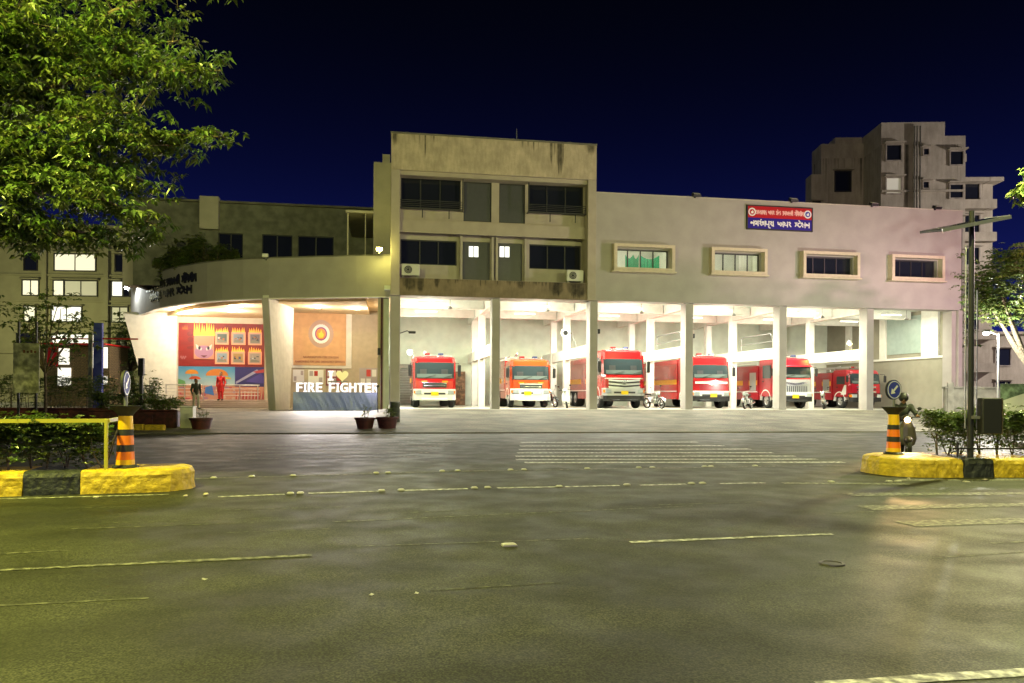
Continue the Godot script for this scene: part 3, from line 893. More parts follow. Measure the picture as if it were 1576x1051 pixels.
# Gujarati letters as pen strokes on a body one unit high
const PEN := {
	"a": [0.75, [0, .75, .12, .95, .28, .85, .2, .55, .34, .3, .2, .05, 0, .18], [.2, .55, .6, .55], [.6, 1, .6, 0]],
	"ma": [0.65, [.05, .95, .05, .35, .16, .3, .14, .5, .5, .5], [.5, 1, .5, 0]],
	"da": [0.5, [.38, .9, .1, .8, .08, .55, .34, .5, .4, .3, .2, .12], [.3, .22, .45, -.08]],
	"aa": [0.2, [.05, 1, .05, .1, .12, 0]],
	"va": [0.65, [0, .65, .15, .95, .34, .75, .26, .45, .08, .35, .5, .3], [.5, 1, .5, 0]],
	"fa": [0.75, [0, .9, .08, .45, .28, .42, .36, .8], [.28, .42, .45, .15, .62, .5, .55, .8]],
	"ya": [0.65, [0, .92, .14, .7, .02, .35, .5, .32], [.5, 1, .5, 0]],
	"ra": [0.45, [.02, .85, .2, .96, .3, .75, .12, .5, .38, .08]],
	"e": [0.75, [0, .75, .12, .95, .28, .85, .2, .55, .34, .3, .2, .05, 0, .18], [.2, .55, .6, .55], [.6, 1, .6, 0], [.42, 1.35, .62, 1.05]],
	"na": [0.6, [.18, .42, .02, .5, .08, .72, .24, .62, .2, .5, .48, .5], [.48, 1, .48, 0]],
	"nda": [0.85, [.12, .42, 0, .55, .12, .7, .22, .55, .4, .55], [.75, .95, .48, .9, .46, .6, .74, .52, .74, .15, .5, .04]],
	"i": [0.5, [0, .9, .3, .95, .3, .62, .1, .55, .36, .4, .3, .1, .04, 0]],
	"ja": [0.75, [0, .6, .2, .76, .3, .5, .14, .3, 0, .4], [.3, .5, .52, .6], [.52, 1, .52, .05, .68, .12]],
	"sa": [0.65, [0, .95, .14, .7, .28, .95], [.14, .7, .14, .42, .02, .2], [.14, .5, .5, .5], [.5, 1, .5, 0]],
	"i_before": [0.2, [.08, 0, .08, 1, .25, 1.28, .5, 1.12]],
	"ii": [0.2, [.06, 0, .06, 1, -.08, 1.28, -.35, 1.15]],
	"e_mark": [0.0, [-.34, 1.38, -.1, 1.06]],
	"dot": [0.0, [-.2, 1.2, -.14, 1.26]],
	"r_mark": [0.0, [-.3, 1.3, -.1, 1.4, -.08, 1.1]],
	"ga": [0.55, [0, .5, .08, .85, .24, .8, .22, .35, .08, .25], [.44, 1, .44, 0]],
	"pa": [0.6, [.02, .95, .02, .42, .2, .3, .46, .42], [.46, 1, .46, 0]],
	"u_mark": [0.0, [-.2, -.05, -.12, -.28, .06, -.36]],
	"tta": [0.5, [.38, .92, .06, .8, .04, .35, .3, .08, .42, .26]],
	"sh": [0.75, [0, .8, .14, .96, .24, .75, .08, .5, .32, .12], [.62, 1, .62, 0], [.4, .55, .62, .55]],
	"s_half": [0.4, [0, .95, .14, .7, .28, .95], [.14, .7, .14, .42, .02, .2], [.14, .5, .4, .5]],
	"gap": [0.55],
}
const LINE_ONE := ["a", "ma", "da", "aa", "va", "aa", "da", "gap", "fa", "aa", "ya", "ra", "gap", "e", "nda", "gap", "i", "ma", "ra", "ja", "na", "s_half", "ii", "gap", "sa", "r_mark", "i_before", "va", "sa", "ii", "sa"]
const LINE_TWO := ["na", "va", "ra", "dot", "ga", "pa", "u_mark", "ra", "aa", "gap", "fa", "aa", "ya", "ra", "gap", "s_half", "tta", "e_mark", "sh", "na"]

func pen_strokes(line: Array) -> Array: # [width, strokes, x of each word's start]
	var out := []
	var x := 0.0
	var word := 0
	for key in line:
		var gl: Array = PEN[key]
		if key == "gap":
			word += 1
		for k in range(1, gl.size()):
			var pts := PackedVector2Array()
			var q: Array = gl[k]
			for i in range(0, q.size(), 2):
				pts.append(Vector2(x + q[i], q[i + 1]))
			out.append([word, pts])
		x += gl[0]
	return [x, out]

func flat_stroke(g: G, p: Vector2, q: Vector2, r: float, z0: float, z1: float) -> void:
	var e := (q - p).normalized() * r
	var s := Vector2(-e.y, e.x)
	g.prism(PackedVector2Array([p - e * 0.6 - s, q + e * 0.6 - s, q + e * 0.6 + s, p - e * 0.6 + s]), z0, z1)

func lettering(line: Array, x0: float, x1: float, y: float, height: float, pen: float, called: String, m: Material, parent: Node, z0: float, z1: float) -> void: # one part for each word
	var d := pen_strokes(line)
	var sx: float = (x1 - x0) / d[0]
	var words := {}
	for st in d[1]:
		if not words.has(st[0]):
			words[st[0]] = G.new()
		var pts: PackedVector2Array = st[1]
		for k in pts.size() - 1:
			flat_stroke(words[st[0]], Vector2(x0 + pts[k].x * sx, y + pts[k].y * height), Vector2(x0 + pts[k + 1].x * sx, y + pts[k + 1].y * height), pen, z0, z1 + 0.0003 * k)
	for k in words:
		part(called, words[k], m, parent)

func disc(g: G, p: Vector3, r: float, t: float, seg := 24) -> void: # a round plate that faces +z
	var poly := PackedVector2Array()
	for k in seg:
		poly.append(Vector2(p.x + r * cos(TAU * k / seg), p.y + r * sin(TAU * k / seg)))
	g.prism(poly, p.z, p.z + t)

func build_sign_board() -> void:
	var t := thing("sign_board", "red and blue name board with white Gujarati lettering on the wing wall", "sign", F(20.8, 11.13, -0.224))
	part("blue_panel", bx(Vector3(-1.86, -0.58, 0.0), Vector3(1.86, -0.001, 0.09)), M.board_blue, t)
	part("red_panel", bx(Vector3(-1.86, 0.001, 0.0), Vector3(1.86, 0.62, 0.09)), M.board_red, t)
	var fr := G.new()
	fr.frame(-1.92, -0.64, 1.92, 0.68, 0.0, 0.11, 0.058)
	part("frame", fr, M.frame_dark, t)
	lettering(LINE_ONE, -1.38, 1.38, 0.2, 0.21, 0.022, "lettering", M.letter_pink, t, 0.09, 0.098)
	lettering(LINE_TWO, -1.7, 1.75, -0.43, 0.27, 0.03, "lettering", M.sign_white, t, 0.09, 0.098)
	for x in [-1.62, 1.62]: # round crests at both ends
		var g := G.new()
		disc(g, Vector3(x, 0.3, 0.09), 0.22, 0.01)
		var crest := part("crest", g, M.sign_white, t)
		var r := G.new()
		disc(r, Vector3(x, 0.3, 0.1), 0.15, 0.004)
		part("crest_centre", r, M.board_red if x < 0 else M.sign_blue, crest)
		var f := G.new()
		f.prism(PackedVector2Array([Vector2(x - 0.06, 0.22), Vector2(x + 0.06, 0.22), Vector2(x + 0.08, 0.3), Vector2(x + 0.02, 0.4), Vector2(x - 0.01, 0.33), Vector2(x - 0.07, 0.33)]), 0.104, 0.108)
		part("crest_flame", f, M.sign_white, crest)

# ---------------------------------------------------------------- inside the engine bays
func build_bays() -> void:
	var names := ["first", "second", "third", "fourth", "fifth", "sixth"]
	for k in 6: # tube lights and fans under the ceiling of each bay
		var u: float = (POSTS[k] + POSTS[k + 1]) / 2.0 + 0.2
		for e in [[1.9, "front"], [6.0, "rear"]]:
			var t := thing("tube_light", "white tube light under the ceiling of the %s bay, the %s one" % [names[k], e[1]], "tube light", F(u - (0.7 if k == 0 else 0.0), 6.3, e[1 - 1]), "tube lights in the bays")
			part("fitting", bx(Vector3(-0.65, 0.06, -0.05), Vector3(0.65, 0.14, 0.05), 0.01), M.white, t)
			var g := G.new()
			g.tube(Vector3(-0.62, 0.03, 0), Vector3(0.62, 0.03, 0), 0.022, -1.0, 8)
			part("tube", g, M.tube_on, t)
			var rod := G.new()
			rod.tube(Vector3(-0.5, 0.14, 0), Vector3(-0.5, 0.449, 0), 0.01); rod.tube(Vector3(0.5, 0.14, 0), Vector3(0.5, 0.449, 0), 0.01)
			part("rod", rod, M.white, t)
			omni(F(u - (0.7 if k == 0 else 0.0), 5.9, e[0]).origin, lin(1.0, 1.0, 0.80), [1.5, 1.6, 1.7, 1.7, 1.4, 0.6][k] * (1.1 if e[1] == "front" else 0.5), 0.25)
			area(F(u - (0.7 if k == 0 else 0.0), 6.29, e[0]) * Transform3D(Basis(Vector3.RIGHT, -PI / 2), Vector3()), Vector2(1.25, 0.06), lin(1.0, 1.0, 0.80), [15.0, 16.0, 17.0, 17.0, 13.0, 4.0][k] * (1.75 if e[1] == "front" else 0.6))
		var f := thing("ceiling_fan", "pale ceiling fan hanging in the %s bay from the left" % names[k], "fan", F(u + 0.3, 5.95, 1.0), "ceiling fans in the bays")
		var fr := G.new()
		fr.tube(Vector3(0, 0.1, 0), Vector3(0, 0.8, 0), 0.015)
		part("rod", fr, M.dull_steel, f)
		var mo := G.new()
		mo.lathe([Vector2(0, 0), Vector2(0.1, 0.01), Vector2(0.13, 0.05), Vector2(0.06, 0.14), Vector2(0, 0.15)], 12)
		part("motor", mo, M.dull_steel, f)
		for b in 3:
			var bl := G.new()
			bl.xf = Transform3D(Basis(Vector3.UP, TAU * b / 3 + 0.4 * k), Vector3(0, 0.06, 0))
			bl.box(Vector3(0.1, -0.006, -0.06), Vector3(0.62, 0.006, 0.06))
			part("blade", bl, M.ac, f)
	# bright round floodlight on the back of the first bay
	var fl := thing("wall_floodlight", "round white floodlight shining from the back of the first bay", "floodlight", F(1.25, 4.15, 9.8))
	var g0 := G.new()
	g0.xf = Transform3D(Basis(Vector3.RIGHT, PI / 2), Vector3())
	g0.lathe([Vector2(0, -0.12), Vector2(0.12, -0.1), Vector2(0.2, 0.02), Vector2(0.2, 0.05), Vector2(0.18, 0.05)], 18)
	part("housing", g0, M.dull_steel, fl)
	var g1 := G.new()
	disc(g1, Vector3(0, 0, 0.03), 0.17, 0.012)
	part("lamp_lens", g1, M.white_on, fl)
	var ar := G.new()
	ar.tube(Vector3(0, 0, -0.1), Vector3(0, 0, -2.79), 0.03)
	part("wall_arm", ar, M.dull_steel, fl)
	area(F(1.25, 4.15, 9.74) * Transform3D(Basis(Vector3.UP, PI), Vector3()), Vector2(0.3, 0.3), Color(1, 1, 0.95), 9.0)
	# brown door leaves and grey shutters at the back of the first bay
	for e in [[3.35, 4.15, 0], [4.35, 5.0, 1]]:
		var d := thing("cupboard", ["tall brown cupboard left of its pair behind the first fire engine", "tall brown cupboard right of its pair behind the first bay"][e[2]], "cupboard", F(e[0], 0.78, 12.0))
		var w: float = e[1] - e[0]
		part("carcass", bx(Vector3(0, 0, -0.5), Vector3(w, 2.25, 0), 0.01), M.wood_door, d)
		for k in 2:
			var x := w * k / 2.0
			var leaf := part("door", bx(Vector3(x + 0.02, 0.05, 0.002), Vector3(x + w / 2 - 0.02, 2.2, 0.03), 0.006), M.wood_door, d)
			part("handle", bx(Vector3(x + (0.06 if k else w / 2 - 0.09), 1.0, 0.031), Vector3(x + (0.09 if k else w / 2 - 0.06), 1.2, 0.06)), M.black, leaf)
	var sh := thing("shutter", "grey ribbed shutter at the back left of the first bay", "shutter", F(-0.02, 0.78, 12.3))
	for k in 14:
		part("slat", bx(Vector3(0.02, 0.02 + k * 0.17, 0.0), Vector3(1.45, 0.175 + k * 0.17, 0.05 + 0.02 * (k % 2)), 0.012), M.shutter, sh)
	part("header", bx(Vector3(0.0, 2.42, 0.0), Vector3(1.5, 2.7, 0.2), 0.01), M.shutter, sh)
	# small black speaker boxes on the pillars and the yellow lamp near the last one
	for e in [[10.74, 4.9, "third"], [16.02, 4.75, "fourth"]]:
		var t := thing("loudspeaker", "small black loudspeaker on the pillar left of the %s bay" % ("third" if e[2] == "third" else "fourth"), "loudspeaker", F(e[0], e[1], 0.4), "loudspeakers on the pillars")
		part("case", bx(Vector3(0, -0.12, -0.1), Vector3(0.22, 0.12, 0.1), 0.02), M.black, t)
		part("mount", bx(Vector3(-0.02, -0.04, -0.03), Vector3(0.0, 0.04, 0.03)), M.dull_steel, t)
	var yl := thing("wall_lamp", "small yellow lamp on the pillar between the fifth and sixth bays", "lamp", F(26.1, 4.55, 1.4))
	var yg := G.new()
	yg.lathe([Vector2(0.0, 0.0), Vector2(0.16, 0.0), Vector2(0.06, 0.2), Vector2(0.0, 0.22)], 14)
	part("lamp_shade", yg, M.white, yl)
	var yb := G.new()
	yb.ball(Vector3(0, -0.05, 0), Vector3(0.06, 0.06, 0.06))
	part("bulb", yb, M.flood_on, yl)
	var ya := G.new()
	ya.tube(Vector3(0, 0.2, 0), Vector3(0.25, 0.26, 0), 0.015)
	part("arm", ya, M.dull_steel, yl)
	omni(F(26.1, 4.5, 1.4).origin, lin(1.0, 0.9, 0.15), 1.6, 0.05)
	# clock-like round speaker on the far wall of the second bay
	var clk := thing("wall_fan", "small wall fan with a dark hub above the second bay's tie beam", "fan", F(9.7, 5.0, 3.0))
	var cg := G.new()
	disc(cg, Vector3(0, 0, 0), 0.26, 0.05)
	part("guard", cg, M.white, clk)
	var ch := G.new()
	disc(ch, Vector3(0, 0, 0.051), 0.14, 0.02)
	part("hub", ch, M.black, clk)
	var ca := G.new()
	ca.path([Vector3(0, 0, -0.02), Vector3(0.4, 0, -0.1), Vector3(0.66, -0.8, 0.0)], 0.02)
	part("arm", ca, M.dull_steel, clk)

# ---------------------------------------------------------------- the rounded lobby
func curve_at(t: float) -> Array: # point and outward direction along the lobby front, t from 0 to 15
	var k := clampi(int(t), 0, CURVE.size() - 2)
	var a := Vector2(CURVE[k][0], CURVE[k][1])
	var b := Vector2(CURVE[k + 1][0], CURVE[k + 1][1])
	var dir := (b - a).normalized()
	return [a.lerp(b, t - k), Vector2(dir.y, -dir.x)] # outward is toward the road

func build_lobby() -> void:
	var s := station
	# fascia band that follows the curve
	var g := G.new()
	var n := 48
	var pts := []
	var outs := []
	for i in n + 1:
		var e := curve_at(minf(16.0 * i / n, 15.999))
		pts.append(e[0])
	for i in n + 1:
		var a: Vector2 = pts[maxi(i - 1, 0)]
		var b: Vector2 = pts[mini(i + 1, n)]
		var d := (b - a).normalized()
		outs.append(Vector2(d.y, -d.x) if Vector2(d.y, -d.x).y < 0 else Vector2(-d.y, d.x))
	var h0 := 6.45
	var h1 := 8.5
	var put := func(i: int, off: float, h: float) -> Vector3:
		var p: Vector2 = pts[i] + outs[i] * off
		return V(p.x, h, p.y)
	for i in n:
		var o3 := V(outs[i].x, 0, outs[i].y)
		g.facing_quad(put.call(i, 0.0, h0), put.call(i + 1, 0.0, h0), put.call(i + 1, 0.0, h1), put.call(i, 0.0, h1), o3)
		g.facing_quad(put.call(i, -0.25, h0), put.call(i + 1, -0.25, h0), put.call(i + 1, -0.25, h1), put.call(i, -0.25, h1), -o3)
		g.facing_quad(put.call(i, 0.0, h1), put.call(i + 1, 0.0, h1), put.call(i + 1, -0.25, h1), put.call(i, -0.25, h1), Vector3.UP)
		g.facing_quad(put.call(i, 0.0, h0), put.call(i + 1, 0.0, h0), put.call(i + 1, -0.25, h0), put.call(i, -0.25, h0), Vector3.DOWN)
	for i in [0, n]:
		g.facing_quad(put.call(i, 0.0, h0), put.call(i, -0.25, h0), put.call(i, -0.25, h1), put.call(i, 0.0, h1), V(1 if i == 0 else -1, 0, 0))
	part("fascia", g, M.fascia, s)
	var rib := G.new()
	for i in n:
		rib.facing_quad(put.call(i, 0.03, h1 + 0.002), put.call(i + 1, 0.03, h1 + 0.002), put.call(i + 1, 0.03, h1 + 0.06), put.call(i, 0.03, h1 + 0.06), V(outs[i].x, 0, outs[i].y))
		rib.facing_quad(put.call(i, 0.03, h1 + 0.06), put.call(i + 1, 0.03, h1 + 0.06), put.call(i + 1, -0.28, h1 + 0.06), put.call(i, -0.28, h1 + 0.06), Vector3.UP)
	part("fascia_coping", rib, M.dark_concrete, s)
	# roof terrace and the stepped lobby ceiling
	var poly := PackedVector2Array()
	var inner := PackedVector2Array()
	for i in n + 1:
		poly.append(pts[i] - outs[i] * 0.252)
		if i % 3 == 0 and i > 2:
			inner.append(pts[i] - outs[i] * 1.5)
	poly.append(Vector2(-16.2, 15.8)); poly.append(Vector2(-0.05, 15.8))
	inner.append(Vector2(-14.6, 15.6)); inner.append(Vector2(-1.2, 15.6))
	var rf := G.new()
	rf.slab(poly, 7.5, 7.7)
	part("terrace", rf, M.dark_concrete, s)
	var cl := G.new()
	cl.slab(poly, 6.6, 6.75)
	part("lobby_ceiling", cl, M.lobby_ceiling, s)
	var c2 := G.new()
	c2.slab(inner, 6.4, 6.598)
	part("ceiling_step", c2, M.lobby_ceiling, s)
	var se := G.new()
	for i in n: # thin pale lip under the fascia
		se.facing_quad(put.call(i, 0.012, h0 - 0.05), put.call(i + 1, 0.012, h0 - 0.05), put.call(i + 1, 0.012, h0 - 0.002), put.call(i, 0.012, h0 - 0.002), V(outs[i].x, 0, outs[i].y))
		se.facing_quad(put.call(i, 0.012, h0 - 0.05), put.call(i + 1, 0.012, h0 - 0.05), put.call(i + 1, -0.3, h0 - 0.05), put.call(i, -0.3, h0 - 0.05), Vector3.DOWN)
	part("soffit_edge", se, M.white, s)
	# lettering that stands on the fascia
	var along := PackedFloat32Array([0.0])
	for i in n:
		along.append(along[i] + pts[i].distance_to(pts[i + 1]))
	var on_curve := func(x: float, y: float, off: float) -> Vector3: # x metres from the straight end
		var i := 0
		while i < n - 1 and along[i + 1] < x:
			i += 1
		var t := clampf((x - along[i]) / (along[i + 1] - along[i]), 0, 1)
		var p: Vector2 = pts[i].lerp(pts[i + 1], t) + outs[i].lerp(outs[i + 1], t) * off
		return V(p.x, y, p.y)
	for e in [[LINE_ONE, 18.7, 11.4, 7.6, 0.36, 7.6], [LINE_TWO, 17.9, 11.8, 6.98, 0.38, 6.98]]:
		var d := pen_strokes(e[0])
		var words := {}
		for st in d[1]:
			if not words.has(st[0]):
				words[st[0]] = G.new()
			var gw: G = words[st[0]]
			var ps: PackedVector2Array = st[1]
			for k in ps.size() - 1:
				var p := Vector2(lerpf(e[1], e[2], ps[k].x / d[0]), e[3] + ps[k].y * e[4])
				var q := Vector2(lerpf(e[1], e[2], ps[k + 1].x / d[0]), e[3] + ps[k + 1].y * e[4])
				var dir := (q - p).normalized() * 0.042
				var sd := Vector2(-dir.y, dir.x)
				var cs := [p - dir - sd, q + dir - sd, q + dir + sd, p - dir + sd]
				var f4 := []
				var b4 := []
				for c in cs:
					f4.append(on_curve.call(c.x, c.y, 0.07 + 0.0006 * k)); b4.append(on_curve.call(c.x, c.y, -0.005))
				var o := (f4[0] - b4[0]) as Vector3
				gw.facing_quad(f4[0], f4[1], f4[2], f4[3], o)
				for j in 4:
					var m2: Vector3 = (f4[j] + f4[(j + 1) % 4]) / 2.0 - (f4[0] + f4[2]) / 2.0
					gw.facing_quad(f4[j], f4[(j + 1) % 4], b4[(j + 1) % 4], b4[j], m2)
		for k in words:
			part("lettering", words[k], M.black, s)
	# slanted fin between the two openings, and the slanted white wall at the left
	var fin := G.new()
	fin.loft([PackedVector3Array([V(-6.15, 0.6, 2.3), V(-5.82, 0.6, 2.3), V(-5.4, 0.6, 4.5), V(-5.75, 0.6, 4.6)]), PackedVector3Array([V(-6.52, 6.598, 2.42), V(-6.2, 6.598, 2.3), V(-5.45, 6.598, 6.5), V(-5.8, 6.598, 6.6)])])
	part("fin_wall", fin, M.white, s)
	var ff := G.new()
	ff.loft([PackedVector3Array([V(-6.16, 0.6, 2.22), V(-5.81, 0.6, 2.22), V(-5.81, 0.6, 2.298), V(-6.16, 0.6, 2.298)]), PackedVector3Array([V(-6.53, 6.44, 2.12), V(-6.19, 6.44, 2.12), V(-6.19, 6.44, 2.29), V(-6.53, 6.44, 2.29)])])
	part("fin_edge", ff, M.column_front, s)
	var lw := G.new()
	lw.xf = Transform3D(Basis(), Vector3(0, 0, -13.0))
	lw.prism(PackedVector2Array([Vector2(-15.05, 0.5), Vector2(-13.45, 0.5), Vector2(-13.45, 6.598), Vector2(-16.65, 6.598)]), 0.0, 0.3)
	part("slanted_wall", lw, M.white, s)
	part("lobby_back_wall", bx(V(-13.448, 0.5, 13.0), V(-6.0, 6.598, 13.3)), M.lobby_wall, s)
	part("lobby_rear_wall", bx(V(-16.2, 0.5, 15.5), V(-0.3, 12.5, 15.8)), M.plaster, s)
	# right half of the lobby: wall with the orange panel
	part("lobby_wall", bx(V(-5.9, 0.5, 9.1), V(-0.33, 6.598, 9.3)), M.lobby_wall, s)
	part("lobby_side_wall", bx(V(-6.1, 0.5, 9.1), V(-5.902, 6.598, 12.998)), M.lobby_wall, s)
	part("lobby_end_wall", bx(V(-0.62, 0.64, 0.75), V(-0.322, 7.498, 9.098)), M.lobby_wall, s)
	var bor := part("panel_border", bx(V(-5.88, 3.05, 9.098), V(-2.32, 6.52, 9.04), 0.01), M.white, s)
	var op := part("orange_panel", bx(V(-5.78, 3.22, 9.038), V(-2.66, 6.42, 9.0), 0.01), M.orange, bor)
	op.set_meta("label", "orange wall panel with a round crest and two lines of lettering")
	for e in [[0.0, 0.74, "crest_ring", M.crest_grey], [0.006, 0.52, "crest_ring", M.sign_white], [0.012, 0.36, "crest_ring", M.crest_violet], [0.018, 0.28, "crest_centre", M.orange_band]]:
		var dg := G.new()
		dg.xf = Transform3D(Basis().scaled(Vector3(1.0, 1.15, 1.0)), Vector3(-4.15, 5.15, -9.0 + e[0]))
		disc(dg, Vector3(0, 0, 0.0), e[1], 0.006, 32)
		part(e[2], dg, e[3], bor)
	var ray := G.new()
	for k in 28:
		var a := TAU * k / 28
		ray.xf = Transform3D(Basis(Vector3.BACK, a), Vector3(-4.15, 5.15, -8.992))
		ray.box(Vector3(0.56, -0.02, 0), Vector3(0.78, 0.02, 0.008))
	part("crest_rays", ray, M.crest_grey, bor)
	var fm := G.new()
	fm.xf = Transform3D(Basis(), Vector3(-4.15, 5.12, -8.976))
	fm.prism(PackedVector2Array([Vector2(-0.12, -0.2), Vector2(0.12, -0.2), Vector2(0.17, 0.0), Vector2(0.08, 0.1), Vector2(0.02, 0.27), Vector2(-0.05, 0.1), Vector2(-0.15, 0.06)]), 0.0, 0.006)
	part("crest_flame", fm, M.yellow_band, bor)
	text_part("NAVRANGPURA FIRE STATION", 0.13, V(-4.15, 3.72, 8.99), 2.1, M.dark_letter, bor)
	text_part("AHMEDABAD FIRE AND EMERGENCY SERVICES", 0.13, V(-4.2, 3.45, 8.99), 2.95, M.dark_letter, bor)
	# notices below and beside it
	var notices := [[-5.8, 2.2, -5.15, 2.95, "red and white notice at the left under the orange panel", 1], [-4.9, 2.1, -4.0, 2.95, "white notice board behind the letters", 0], [-3.85, 2.0, -2.9, 3.0, "dark red notice board under the orange panel", 2], [-1.85, 1.9, -0.75, 3.1, "grey notice board with red squares at the right", 3]]
	for e in notices:
		var t := thing("notice_board", e[4], "notice board", F(e[0], e[1], 9.07))
		var w: float = e[2] - e[0]
		var h: float = e[3] - e[1]
		part("board", bx(Vector3(0, 0, -0.02), Vector3(w, h, 0.02)), [M.sign_white, M.sign_white, M.notice_red, M.notice_grey][e[5]], t)
		rng.seed = 5 + e[5]
		for i in 3:
			for j in 2:
				var p := Vector2(w * (0.08 + 0.31 * i), h * (0.1 + 0.46 * j))
				part("sheet", bx(Vector3(p.x, p.y, 0.021), Vector3(p.x + w * 0.24, p.y + h * 0.36, 0.026)), [M.board_red, M.notice_grey, M.sign_white][rng.randi() % 3], t)
	build_mural()
	# platform, steps and steel railing in front of the mural
	part("platform", bx(V(-13.4, 0.5, 9.0), V(-6.102, 1.06, 12.998)), M.step_stone, s)
	for k in 3:
		part("step", bx(V(-13.4 + 0.0, 0.5, 7.8 + 0.4 * k), V(-6.3, 0.73 + 0.11 * k, 8.198 + 0.4 * k), 0.008), M.step_stone, s)
	var rl := thing("steel_railing", "shiny steel railing along the platform in front of the mural", "railing", F(-13.2, 1.06, 9.4))
	for k in 6:
		var pg := G.new()
		pg.tube(Vector3(0.05 + k * 1.05, 0, 0), Vector3(0.05 + k * 1.05, 0.92, 0), 0.025)
		part("post", pg, M.steel, rl)
	for h in [0.3, 0.5, 0.7, 0.93]:
		for x in [[0.0, 2.1], [3.3, 5.4]]:
			var pg := G.new()
			pg.tube(Vector3(x[0], h, 0), Vector3(x[1], h, 0), 0.03 if h > 0.9 else 0.015)
			part("rail", pg, M.steel, rl)
	# draped table with glowing letters on it
	var tb := thing("draped_table", "long table draped in crumpled dark blue plastic below the glowing letters", "table", F(-4.85, 0.65, 1.5))
	part("tabletop", bx(Vector3(0.02, 0.88, -0.75), Vector3(4.36, 0.93, -0.02), 0.01), M.cloth_blue, tb)
	for x in [0.1, 2.2, 4.25]:
		for z in [-0.68, -0.1]:
			part("leg", bx(Vector3(x, 0, z), Vector3(x + 0.05, 0.878, z + 0.05)), M.dull_steel, tb)
	var dr := G.new()
	rng.seed = 31
	var fold := FastNoiseLite.new()
	fold.seed = 4; fold.frequency = 0.9
	var nx := 70
	var ny := 10
	var dp := func(i: int, j: int) -> Vector3:
		var x := 4.4 * i / nx
		var y := 0.94 * j / ny
		var z := 0.05 * fold.get_noise_2d(x * 2.6 + y * 1.4, y * 0.7) * (1.0 - 0.8 * y) + 0.07 * (1.0 - y) * sin(x * 5.0 + y * 3.0) * 0.35 + 0.03 + 0.06 * (1.0 - y)
		return Vector3(x, y, z)
	for i in nx:
		for j in ny:
			g_quad_smooth(dr, dp.call(i, j), dp.call(i + 1, j), dp.call(i + 1, j + 1), dp.call(i, j + 1))
	dr.facing_quad(Vector3(0, 0.94, 0.03), Vector3(4.4, 0.94, 0.03), Vector3(4.4, 0.94, -0.76), Vector3(0, 0.94, -0.76), Vector3.UP)
	for x in [0.0, 4.4]:
		dr.facing_quad(Vector3(x, 0, 0.05), Vector3(x, 0, -0.76), Vector3(x, 0.94, -0.76), Vector3(x, 0.94, 0.03), Vector3(x - 2.2, 0, 0))
	part("drape", dr, M.drape, tb)
	# the glowing letters
	var letters := thing("letter_sign", "large glowing white letters reading I heart FIRE FIGHTER standing on the draped table", "letters", F(-4.85, 1.6, 1.75))
	var xs := 0.12
	for ch in "FIRE FIGHTER":
		if ch == " ":
			xs += 0.28
			continue
		var wide: float = {"I": 0.22, "F": 0.36, "E": 0.37, "R": 0.4, "G": 0.44, "H": 0.42, "T": 0.38}[ch]
		letter_part(ch, 0.48, Vector3(xs, 0.0, 0), wide - 0.05, M.letters_on, letters)
		xs += wide
	letter_part("I", 0.5, Vector3(1.72, 0.6, 0), 0.26, M.letters_on, letters)
	var ht := G.new()
	var hp := PackedVector2Array()
	for k in 28:
		var a := TAU * k / 28
		hp.append(Vector2(2.42 + 0.023 * 16.0 * pow(sin(a), 3) * 0.85, 0.86 + 0.02 * (13 * cos(a) - 5 * cos(2 * a) - 2 * cos(3 * a) - cos(4 * a))))
	ht.prism(hp, 0.0, 0.1)
	part("heart", ht, M.heart_on, letters)
	var stand := G.new()
	stand.box(Vector3(1.7, 0.53, 0.02), Vector3(2.7, 0.58, 0.08)); stand.box(Vector3(2.38, 0.0, 0.02), Vector3(2.43, 0.53, 0.06)); stand.box(Vector3(1.84, 0.0, 0.02), Vector3(1.88, 0.53, 0.06))
	part("stand", stand, M.dull_steel, letters)
	area(F(-3.9, 1.9, 1.5, PI), Vector2(1.6, 0.5), Color(1.0, 0.96, 0.95), 13.0)
	area(F(-1.7, 1.9, 1.5, PI), Vector2(2.0, 0.5), Color(1.0, 0.96, 0.95), 13.0)
	# round downlights
	for e in [[-12.6, 10.4, "left of the mural", 7.0], [-9.3, 8.6, "in front of the mural", 5.0], [-8.2, 5.6, "nearest the slanted fin", 2.6], [-11.4, 8.6, "added near the rounded roof edge to brighten the ceiling", 2.6], [-1.9, 5.6, "over the letters", 2.2], [-4.0, 5.4, "over the orange panel", 2.2]]:  # the one by the rounded edge is added to brighten the ceiling front
		var t := thing("downlight", "round warm ceiling light in the lobby, the one %s" % e[2], "ceiling light", F(e[0], 6.4, e[1]), "ceiling lights in the lobby")
		var dg := G.new()
		dg.lathe([Vector2(0.0, -0.05), Vector2(0.2, -0.045), Vector2(0.22, -0.001), Vector2(0.0, 0.0)], 16)
		part("rim", dg, M.white, t)
		var de := G.new()
		de.lathe([Vector2(0.0, -0.075), Vector2(0.15, -0.07), Vector2(0.17, -0.052), Vector2(0.0, -0.051)], 16)
		part("lamp_lens", de, M.warm_on, t)
		omni(F(e[0], 6.15, e[1]).origin, lin(1.0, 0.84, 0.64), e[3], 0.12)
